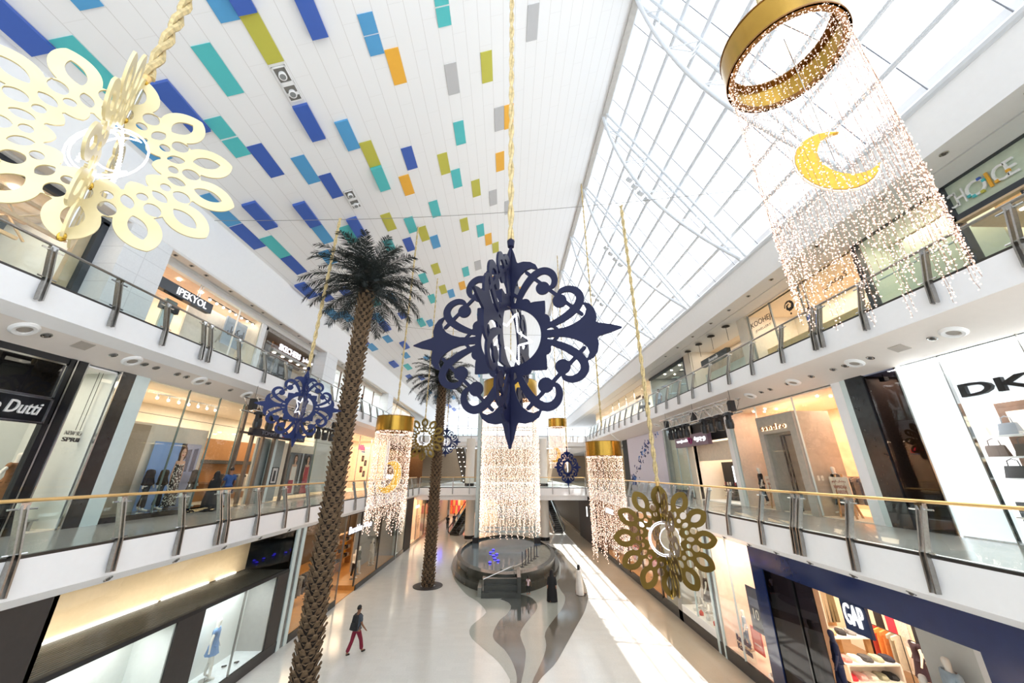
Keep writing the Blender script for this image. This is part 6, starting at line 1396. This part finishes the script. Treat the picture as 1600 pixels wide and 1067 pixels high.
# ------------------------------------------------------------------ palms
BARK = mat('palm_bark', '#6f5a43', .9, var=.4, scale=9, bump=.6); BARKD = mat('palm_bark_dark', '#241b13', .95, var=.3, scale=9)
FROND = mat('dark_frond', '#1f2725', .6, var=.25, scale=8)
def frond_mesh(L, e0, droop, seed, up=.0):
    rnd = random.Random(seed); g = G(); n = 26; p = Vector((.12, 0, 0)); pts = []; el = e0
    for i in range(n + 1):
        pts.append(p.copy()); f = i / n; el = e0 - droop * f ** 1.3; p = p + Vector((math.cos(el), 0, math.sin(el))) * (L / n)
    g.path(pts, [.03 * (1 - .8 * i / n) for i in range(n + 1)], 5)
    for i in range(2, n):
        for h in (0, .5):
            q = pts[i].lerp(pts[i + 1], h); d = (pts[i + 1] - pts[i]).normalized(); f = (i + h) / n
            ll = (.52 * math.sin(PI * min(1, f * .93 + .05)) ** .6 + .06) * rnd.uniform(.85, 1.1)
            up_ = Vector((-d.z, 0, d.x))
            for s in (-1, 1):
                v = (d * rnd.uniform(.55, .85) + Vector((0, s, 0)) * .8 + up_ * rnd.uniform(-.15, .35)).normalized(); tip = q + v * ll + Vector((0, 0, -.18 * ll)); md = q + v * ll * .5
                w = Vector((d.x, 0, d.z)) * .022 + up_ * .006
                g.add([q - w * .6, q + w * .6, md + w, tip, md - w], [(0, 1, 2, 4), (4, 2, 3)])
    return g.mesh('frond', FROND)
FR = [[frond_mesh(2.9 * k, e, d, i * 7 + j) for j in range(3)] for i, (e, d, k) in enumerate(((1.35, .9, .85), (.95, 1.35, 1.0), (.55, 1.5, 1.05), (.15, 1.35, 1.0), (-.25, 1.0, .85)))]
def palm(loc, H, r, label, s=1.):
    t = thing('palm_tree', label, 'palm tree', loc)
    g = G(); n = 30; g.lathe([(r * (1.12 - .3 * (i / n) ** .5 + .02 * math.sin(i * 2.1)) * .86, H * i / n) for i in range(n + 1)], 16); g.build('trunk', BARKD, t, True)
    g = G(); rows = int(H / .185)
    for i in range(rows):
        z = H * (i + .5) / rows; rr = r * (1.12 - .3 * (z / H) ** .5) * .86
        for k in range(8):
            a = 2 * PI * (k + .5 * (i % 2)) / 8 + random.uniform(-.06, .06); c, s_ = math.cos(a), math.sin(a); w = rr * .38; o = random.uniform(.08, .15)
            P = lambda rad, tw, zz: ((rad) * c - tw * s_, rad * s_ + tw * c, zz)
            g.add([P(rr - .02, -w, z - .1), P(rr - .02, w, z - .1), P(rr + o, w * .55, z + .1), P(rr + o, -w * .55, z + .1), P(rr + o - .05, w * .4, z + .13), P(rr + o - .05, -w * .4, z + .13), P(rr + .02, 0, z - .17)],
                  [(0, 1, 2, 3), (3, 2, 4, 5), (0, 6, 1), (1, 2, 4), (0, 5, 3)])
    g.build('bark_scales', BARK, t)['kind'] = 'stuff'
    g = G(); g.lathe([(r * .7, H - .3), (r * 1.0, H + .1), (r * .9, H + .5), (r * .3, H + .8), (0, H + .85)], 14); g.build('crown_core', BARKD, t, True)
    rn = random.Random(int(H * 10))
    for k in range(14):
        a = 2 * PI * k / 14 + rn.uniform(-.2, .2); z = H + rn.uniform(.15, .75); q = r * 1.35
        g = G(); g.ball((0, 0, 0), .2, 8, 6, sc=(.6, .85, 1.5)); o = g.build('leaf_bud', FROND, t, True); o.location = (q * math.cos(a), q * math.sin(a), z); o.rotation_euler = (0, .35, a)
    for i, cnt in enumerate((9, 13, 15, 14, 10)):
        for k in range(cnt):
            o = bpy.data.objects.new('frond', FR[i][k % 3]); COL.objects.link(o); o.parent = t
            o.location = (0, 0, H + .55 - .13 * i); o.rotation_euler = (rn.uniform(-.15, .15), rn.uniform(-.12, .12), 2 * PI * (k + .37 * i) / cnt + rn.uniform(-.12, .12)); o.scale = (s,) * 3
    return t
palm((-6.75, 15.1, 0), 15.3, .4, 'tall dark palm with a scaly brown trunk on the left, nearest of the two')
palm((-5.29, 28.3, 0), 14.0, .4, 'second dark palm farther back, standing in a round dark disc')
for x, y, lab in ((-6.75, 15.1, 'dark round base disc under the near palm'), (-5.29, 28.3, 'dark round base disc under the second palm')):
    g = G(); g.lathe([(1.0, 0), (1.0, .03), (.95, .04), (.5, .04), (.5, 0), (1.0, 0)], 32); tag(g.build('base_disc', CHAR, None, False, (x, y, .002)), lab, 'base')

# ------------------------------------------------------------------ fountain
FST = mat('fountain_stone', '#3d3e38', .2, var=.12, scale=4); FST2 = mat('fountain_stone_light', '#77786f', .22, var=.12, scale=6); POOL = mat('pool_water', '#56646e', .12, var=.1, scale=3)
t = thing('fountain', 'round dark stone fountain with steps and a pool under the tall light curtain', 'fountain', (0, 35, 0))
def ell(a, b, z0, z1, name, m, n=56, cut=None):
    g = G(); g.lathe([(1, z0), (1, z1), (.0, z1)], n, (0, 0), None, a, b); return g.build(name, m, t)
ell(4.45, 8.5, 0, .42, 'lower_tier', FST)
g = G(); g.lathe([(.93, .42), (.93, .95), (.86, 1.0), (.86, .8)], 56, (0, 0), None, 4.45, 8.5); g.build('basin_wall', FST, t, True)
g = G(); g.add([(.87 * 4.45 * math.cos(q * PI / 28), .87 * 8.5 * math.sin(q * PI / 28), .84) for q in range(56)], [tuple(range(56))]); g.build('water', POOL, t)
g = G(); g.path([(x_, y_, .86) for x_, y_ in spline([(-.3, -6.6), (1.0, -5.2), (1.75, -2.6), (1.9, .4)], 5)], .14, 8); g.build('spiral_curb', FST2, t, True)
g = G(); g.prism([(.5, -6.4)] + [(4.0 * math.cos(a), 7.6 * math.sin(a)) for a in [-1.2 + i * .12 for i in range(14)]] + [(1.9, 1.0), (1.7, -2.5)], lambda a, b, w: (a, b, w), .7, .9); g.build('stone_deck', FST2, t)
for i in range(3): g = G(); g.box(-1.5, .75, -9.25 + .42 * i, -7.6, .0 + .28 * i, .28 * (i + 1)); g.build('step', FST, t)
g = G(); g.box(.72, .95, -9.3, -6.6, 0, 1.12); g.build('cheek_wall', FST, t); g = G(); g.box(-1.75, -1.5, -9.0, -7.2, 0, .5); g.build('cheek_wall', FST2, t)
g = G(); g.path([(-1.4, -9.0, .95), (.5, -8.2, 1.5), (.6, -8.1, .9)], .025, 6); g.path([(-1.4, -9.0, .95), (-1.4, -9.0, .3)], .025, 6); g.build('handrail', CHROME, t)
for i, (x, y, z) in enumerate(((-1.19, 30.7, .86), (-.87, 32.0, .86), (-1.0, 33.0, .86), (-1.3, 34.2, .86), (-.6, 31.3, .86), (-1.1, 35.3, .86), (-.75, 33.6, .86))):
    l_ = thing('fountain_light', 'small blue glowing lamp in the fountain pool under the light curtain', 'lamp', (x, y, z), 0, 'blue lamps in the fountain pool'); g = G(); g.lathe([(.09, 0), (.11, .05), (.06, .09), (0, .1)], 10); g.build('lens', BLUELED, l_, True); g = G(); g.lathe([(.13, -.02), (.13, .02)], 10); g.build('collar', BLACKM, l_)
for i, (x, y) in enumerate(((1.19, 29.3), (1.45, 29.9), (1.7, 30.5), (1.95, 31.2), (2.25, 31.9), (2.5, 32.6))):
    s_ = thing('barrier_post', 'slim dark barrier post on the fountain deck, %s from the steps' % ('first', 'second', 'third', 'fourth', 'fifth', 'sixth')[i], 'post', (x, y, .9)); g = G(); g.lathe([(.16, 0), (.16, .02), (.03, .04)], 14); g.build('foot', BLACKM, s_, True); g = G(); g.tube((0, 0, .03), (0, 0, .95), .028, 8); g.build('pole', NAVY, s_)
# ladder-like steel tower around the curtain
t = thing('lift_tower', 'tall pale steel frame of a glass lift standing in the fountain behind the light curtain', 'lift', (.05, 40.0, .8)); TEAL = mat('pale_teal_steel', '#a9b9b8', .35, .3)
for sx in (-1, 1):
    for dy in (-1.1, 1.6): g = G(); g.box(sx * 3.0 - .14, sx * 3.0 + .14, dy - .14, dy + .14, 0, 17); g.build('post', TEAL, t)
    g = G(); g.box(sx * 3.0 - .02, sx * 3.0 + .02, -1.0, 1.5, .3, 17); g.build('glass_side', GLASSR, t)
for k in range(9):
    for dy in (-1.1, 1.6): g = G(); g.box(-3, 3, dy - .05, dy + .05, 1 + 2 * k - .06, 1 + 2 * k + .06); g.build('cross_bar', TEAL, t)
for sx in (-1, 1): g = G(); g.box(sx * 3 - .3, sx * 3 + .3, -1.5, -.8, -.05, .5); g.build('foot', BLACKM, t)

# ------------------------------------------------------------------ lighting trusses with stage lamps
def stage(loc, ln, label, lamps_y, s, grp):
    t = thing('lighting_truss', label, 'lighting truss', loc); H, W = .62, .6
    for dx in (0, W):
        for z in (0, H): g = G(); g.tube((s * dx, 0, z), (s * dx, ln, z), .035, 8); g.build('chord', CHROME, t, True)
    n = int(ln / .55)
    for i in range(n):
        a, b_ = ln * i / n, ln * (i + 1) / n; z0, z1 = (0, H) if i % 2 else (H, 0)
        for dx in (0, W): g = G(); g.tube((s * dx, a, z0), (s * dx, b_, z1), .017, 5); g.build('brace', CHROME, t)
        if i % 2 == 0: g = G(); g.tube((0, a, 0), (s * W, b_, 0), .017, 5); g.build('brace', CHROME, t)
    for y in (.3, ln / 2, ln - .3): g = G(); g.tube((s * W / 2, y, H), (s * W / 2, y, 11.15 - loc[2]), .01, 5); g.build('hanging_cable', BLACKM, t); g = G(); g.box(s * W / 2 - .12, s * W / 2 + .12, y - .14, y + .14, .05, H - .05); g.build('motor_box', BLACKM, t)
    for i, y in enumerate(lamps_y):
        q = thing('stage_light', 'black moving-head stage lamp under the lighting truss on the %s side' % ('left' if s < 0 else 'right'), 'stage light', (loc[0] + s * .1, loc[1] + y, loc[2] - .04), random.uniform(-.3, .3), grp)
        g = G(); g.box(-.17, .17, -.2, .2, -.1, .02); g.build('base_box', BLACKM, q)
        for a in (-1, 1): g = G(); g.box(-.06, .06, a * .2 - .03, a * .2 + .03, -.45, -.1); g.build('yoke', BLACKM, q)
        g = G(); g.lathe([(.1, -.25), (.17, -.3), (.19, -.55), (.16, -.72), (.12, -.73)], 14); g.build('lamp_head', mat('stage_black', '#202224', .4), q, True)
stage((-11.75, 16.6, 9.95), 9.0, 'silver lighting truss with black lamps hanging on the left, behind the navy ornament', [.6, 1.5, 4.2, 5.4, 6.3, 7.2, 8.1, 2.4], -1, 'stage lamps on the left truss')
stage((10.75, 16.9, 10.05), 8.1, 'silver lighting truss with black lamps hanging on the right, above the mauve sign', [.4, 1.2, 2.0, 2.7, 4.8, 5.5, 6.2, 6.9], 1, 'stage lamps on the right truss')

# ------------------------------------------------------------------ escalators
def escalator(p0, p1, w, label, lights=False):
    t = thing('escalator', label, 'escalator', p0); d = Vector(p1) - Vector(p0); hor = Vector((d.x, d.y, 0)).normalized(); side = Vector((-hor.y, hor.x, 0)); L_ = d
    def q(f, s_, z): return L_ * f + side * s_ + Vector((0, 0, z))
    g = G(); g.hexa([q(0, -w / 2, -.7), q(1, -w / 2, -.7), q(1, w / 2, -.7), q(0, w / 2, -.7)], [q(0, -w / 2, 0), q(1, -w / 2, 0), q(1, w / 2, 0), q(0, w / 2, 0)]); g.build('casing', mat('escalator_casing', '#5d5750', .4, .2), t)
    for s_ in (-1, 1):
        g = G(); g.hexa([q(0, s_ * w / 2 - .02, 0), q(1, s_ * w / 2 - .02, 0), q(1, s_ * w / 2 + .02, 0), q(0, s_ * w / 2 + .02, 0)], [q(0, s_ * w / 2 - .02, .9), q(1, s_ * w / 2 - .02, .9), q(1, s_ * w / 2 + .02, .9), q(0, s_ * w / 2 + .02, .9)]); g.build('glass_side', GLASSR, t)
        b0 = q(0, s_ * w / 2, .9); h_ = -hor
        g = G(); g.path([b0 + h_ * .2 + Vector((0, 0, -.75)), b0 + h_ * .55 + Vector((0, 0, -.5)), b0 + h_ * .55 + Vector((0, 0, -.15)), b0 + h_ * .2, q(.03, s_ * w / 2, .95), q(1, s_ * w / 2, .95)], .06, 8); g.build('handrail', BLACKM, t, True)
        g = G(); g.bar(q(0, s_ * (w / 2 + .06), .05), q(1, s_ * (w / 2 + .06), .05), .1, .22); g.build('skirt', CHROME, t)
    n = int(abs(d.z) / .2)
    for i in range(n): f = i / n; g = G(); c = q(f, 0, .03); g.bar(c - side * (w / 2 - .08), c + side * (w / 2 - .08), .4, .12); g.build('step', DKSTEEL, t)
    if lights:
        for i in range(9):
            for s_ in (-.3, .3): g = G(); c = q(.06 + i * .11, s_ * w, -.72); g.octa(c, .07); g.build('underside_lamp', LAMPW, t)
escalator((-6.3, 48.6, .1), (-3.3, 57.9, 5.6), 1.2, 'escalator rising from the ground floor beside the left far column')
escalator((6.7, 50.2, .1), (5.1, 58.1, 5.6), 1.2, 'escalator rising from the ground floor beside the right far column')
escalator((-6.2, 60.2, 5.7), (-7.5, 57.2, 11.9), 1.3, 'dark-bellied escalator with rows of lamps under it, rising to the top floor', True)
# ------------------------------------------------------------------ people
def person(loc, rz, label, h, J=None, hair_long=0., skin_m=None):
    t = thing('person', label, 'person', loc, rz); J = J or joints(h)
    add_mesh('body', body_mesh(J), skin_m or SKIN, t); hair_cap(J, t, hair_long); face_bits(J, t); return t, J
J = joints(1.74, .36, ((.22, -.1, .45), (.16, .18, .7)))
t, J = person((-6.4, 18.65, 0), math.radians(-28), 'person walking with a black backpack, grey shirt and dark red trousers', 1.74, J)
add_mesh('shirt', shirt(J, .7, .06, 1.15), mat('shirt_grey', '#4b545e', .8, var=.1), t); add_mesh('trousers', trousers(J, 1.12, .95, .075), mat('trousers_wine', '#7a1730', .8, var=.12), t)
for n in 'LR': add_mesh('shoe', shoes(J, n), BLACKM, t)
g = G(); c = J['chest']; bx = [(-.17, -.27, c.z - .38), (.17, -.27, c.z - .38), (.17, -.1, c.z - .4), (-.17, -.1, c.z - .4)]; tp = [(-.13, -.2, c.z + .16), (.13, -.2, c.z + .16), (.14, -.08, c.z + .17), (-.14, -.08, c.z + .17)]
g.hexa(bx, tp); o = g.build('backpack', mat('backpack_black', '#15161a', .6), None); o.parent = t
md = o.modifiers.new('b', 'BEVEL'); md.width = .05; md.segments = 3
g = G(); g.hexa([(-.12, -.31, c.z - .34), (.12, -.31, c.z - .34), (.12, -.25, c.z - .34), (-.12, -.25, c.z - .34)], [(-.1, -.27, c.z - .1), (.1, -.27, c.z - .1), (.1, -.22, c.z - .08), (-.1, -.22, c.z - .08)]); p_ = g.build('front_pocket', MATS['backpack_black'], o)
for s in (-1, 1): g = G(); g.path([(s * .1, -.1, c.z + .14), (s * .11, .0, c.z + .2), (s * .12, .13, c.z + .08), (s * .13, .12, c.z - .15), (s * .15, -.08, c.z - .32)], .018, 6); g.build('strap', MATS['backpack_black'], o, True)
ABA = mat('black_abaya', '#0f0e11', .75, var=.2, scale=7)
def abaya(t, J, m, hood=True, spread=.34, name='abaya'):
    k = J['k']; g = G(); n = 28; prof = [(spread, .03), (spread * .95, .5), (.27, .95), (.265, 1.2), (.25, 1.34), (.17, 1.43)] + ([(.125, 1.52), (.128, 1.63), (.1, 1.74), (.0, 1.79)] if hood else [(.09, 1.47)])
    vs = []
    for i, (r, z) in enumerate(prof):
        for q in range(n):
            a = 2 * PI * q / n; f = 1 + (.05 * math.sin(a * 7 + i) if z < 1.2 else 0); dp = .72 if z < 1.4 else 1.05
            vs.append((r * f * math.cos(a) * k, r * f * dp * math.sin(a) * k + (.01 if z > 1.45 else 0), z * k))
    g.add(vs, [(i * n + q, i * n + (q + 1) % n, (i + 1) * n + (q + 1) % n, (i + 1) * n + q) for i in range(len(prof) - 1) for q in range(n)]); g.build(name, m, t, True)
J = joints(1.62, .1, ((.25, .1, .5), (.25, .1, .5)))
t, J = person((2.81, 25.18, 0), math.radians(170), 'person in a long black abaya standing on the pale floor wave by the fountain', 1.62, J); abaya(t, J, ABA)
add_mesh('sleeve', cloth(J, [[('shoL', .09), ('elbL', .09), ('wriL', .08)]]), ABA, t); add_mesh('sleeve', cloth(J, [[('shoR', .09), ('elbR', .09), ('wriR', .08)]]), ABA, t)
J = joints(1.6, .3, ((.15, .1, .4), (.15, .35, 1.4)))
t, J = person((4.72, 26.46, 0), math.radians(-75), 'person with long black hair in a white coat dress walking by the sunlit floor', 1.6, J, .32)
WD = mat('white_dress', '#e4dfd8', .75, var=.06); abaya(t, J, WD, False, .36, 'coat_dress')
add_mesh('sleeve', cloth(J, [[('shoL', .075), ('elbL', .065), ('wriL', .055)]]), WD, t); add_mesh('sleeve', cloth(J, [[('shoR', .075), ('elbR', .065), ('wriR', .055)]]), WD, t)
for n in 'LR': add_mesh('shoe', shoes(J, n), mat('shoe_brown', '#3a2a26', .5), t)
J = joints(.98, .12, ((.3, .15, .2), (.3, .15, .2)))
t, J = person((1.45, 26.5, 0), math.radians(-20), 'small child in a pale pink top and dark leggings beside the fountain wall', .98, J, .1)
add_mesh('top', shirt(J, .6, .05, 1.1), mat('top_pink', '#e6c8cc', .8), t); add_mesh('leggings', trousers(J, 1.0, .95, .05), BLACKM, t)
for n in 'LR': add_mesh('shoe', shoes(J, n), mat('shoe_coral', '#d8705c', .6), t)
# two shoppers in front of the tall glass shop
J = joints(1.76, .1, ((.15, .2, .9), (.3, .1, .6)))
t, J = person((-13.0, 17.95, 5.63), math.radians(60), 'person in a blue shirt and pale trousers at the entrance of the tall glass shop', 1.76, J)
add_mesh('shirt', shirt(J, .75, .08, 1.15), mat('shirt_blue', '#2f4f86', .8), t); add_mesh('trousers', trousers(J), mat('trousers_pale', '#b8bcc4', .8), t)
for n in 'LR': add_mesh('shoe', shoes(J, n), CREAM, t)
J = joints(1.6, .1)
t, J = person((-13.05, 17.2, 5.63), math.radians(80), 'person in a black abaya beside the blue-shirted shopper on the first upper floor', 1.6, J); abaya(t, J, ABA, True, .38)
def simple(loc, rz, label, h, top, low, stride=.2, hl=0.):
    J = joints(h, stride); t, J = person(loc, rz, label, h, J, hl); add_mesh('shirt', shirt(J, .8, .05, 1.12), gm(top), t); add_mesh('trousers', trousers(J), gm(low), t)
    for n in 'LR': add_mesh('shoe', shoes(J, n), BLACKM, t)
simple((-7.9, 53.3, 0), .3, 'distant person in black standing by the far left ground shops', 1.72, '#17181c', '#141519')
simple((-7.3, 55.2, 0), .1, 'distant person in a dark jacket walking beside one in a pale shirt', 1.75, '#22242a', '#1c1d22')
simple((-6.9, 57.0, 0), .1, 'distant person in a pale shirt walking near the far left escalator', 1.7, '#aab0bc', '#2a2f3a')
simple((12.3, 31.4, 11.98), 1.9, 'person in a white top leaning by the top right railing', 1.72, '#e8e4de', '#3a3a40')
simple((12.4, 28.3, 11.98), 2.2, 'person in pale blue behind the top right railing, nearer the truss', 1.65, '#c8d4e4', '#8a94a4', .1, .2)
simple((12.5, 13.0, 11.98), 1.6, 'person in a blue shirt behind the top right railing under the big light curtain', 1.7, '#3a66b8', '#5a6478')
simple((-12.9, 31.3, 11.98), -1.4, 'person in dark clothes behind the top left railing, beside the tall palm', 1.72, '#2a2c30', '#1c1d20')
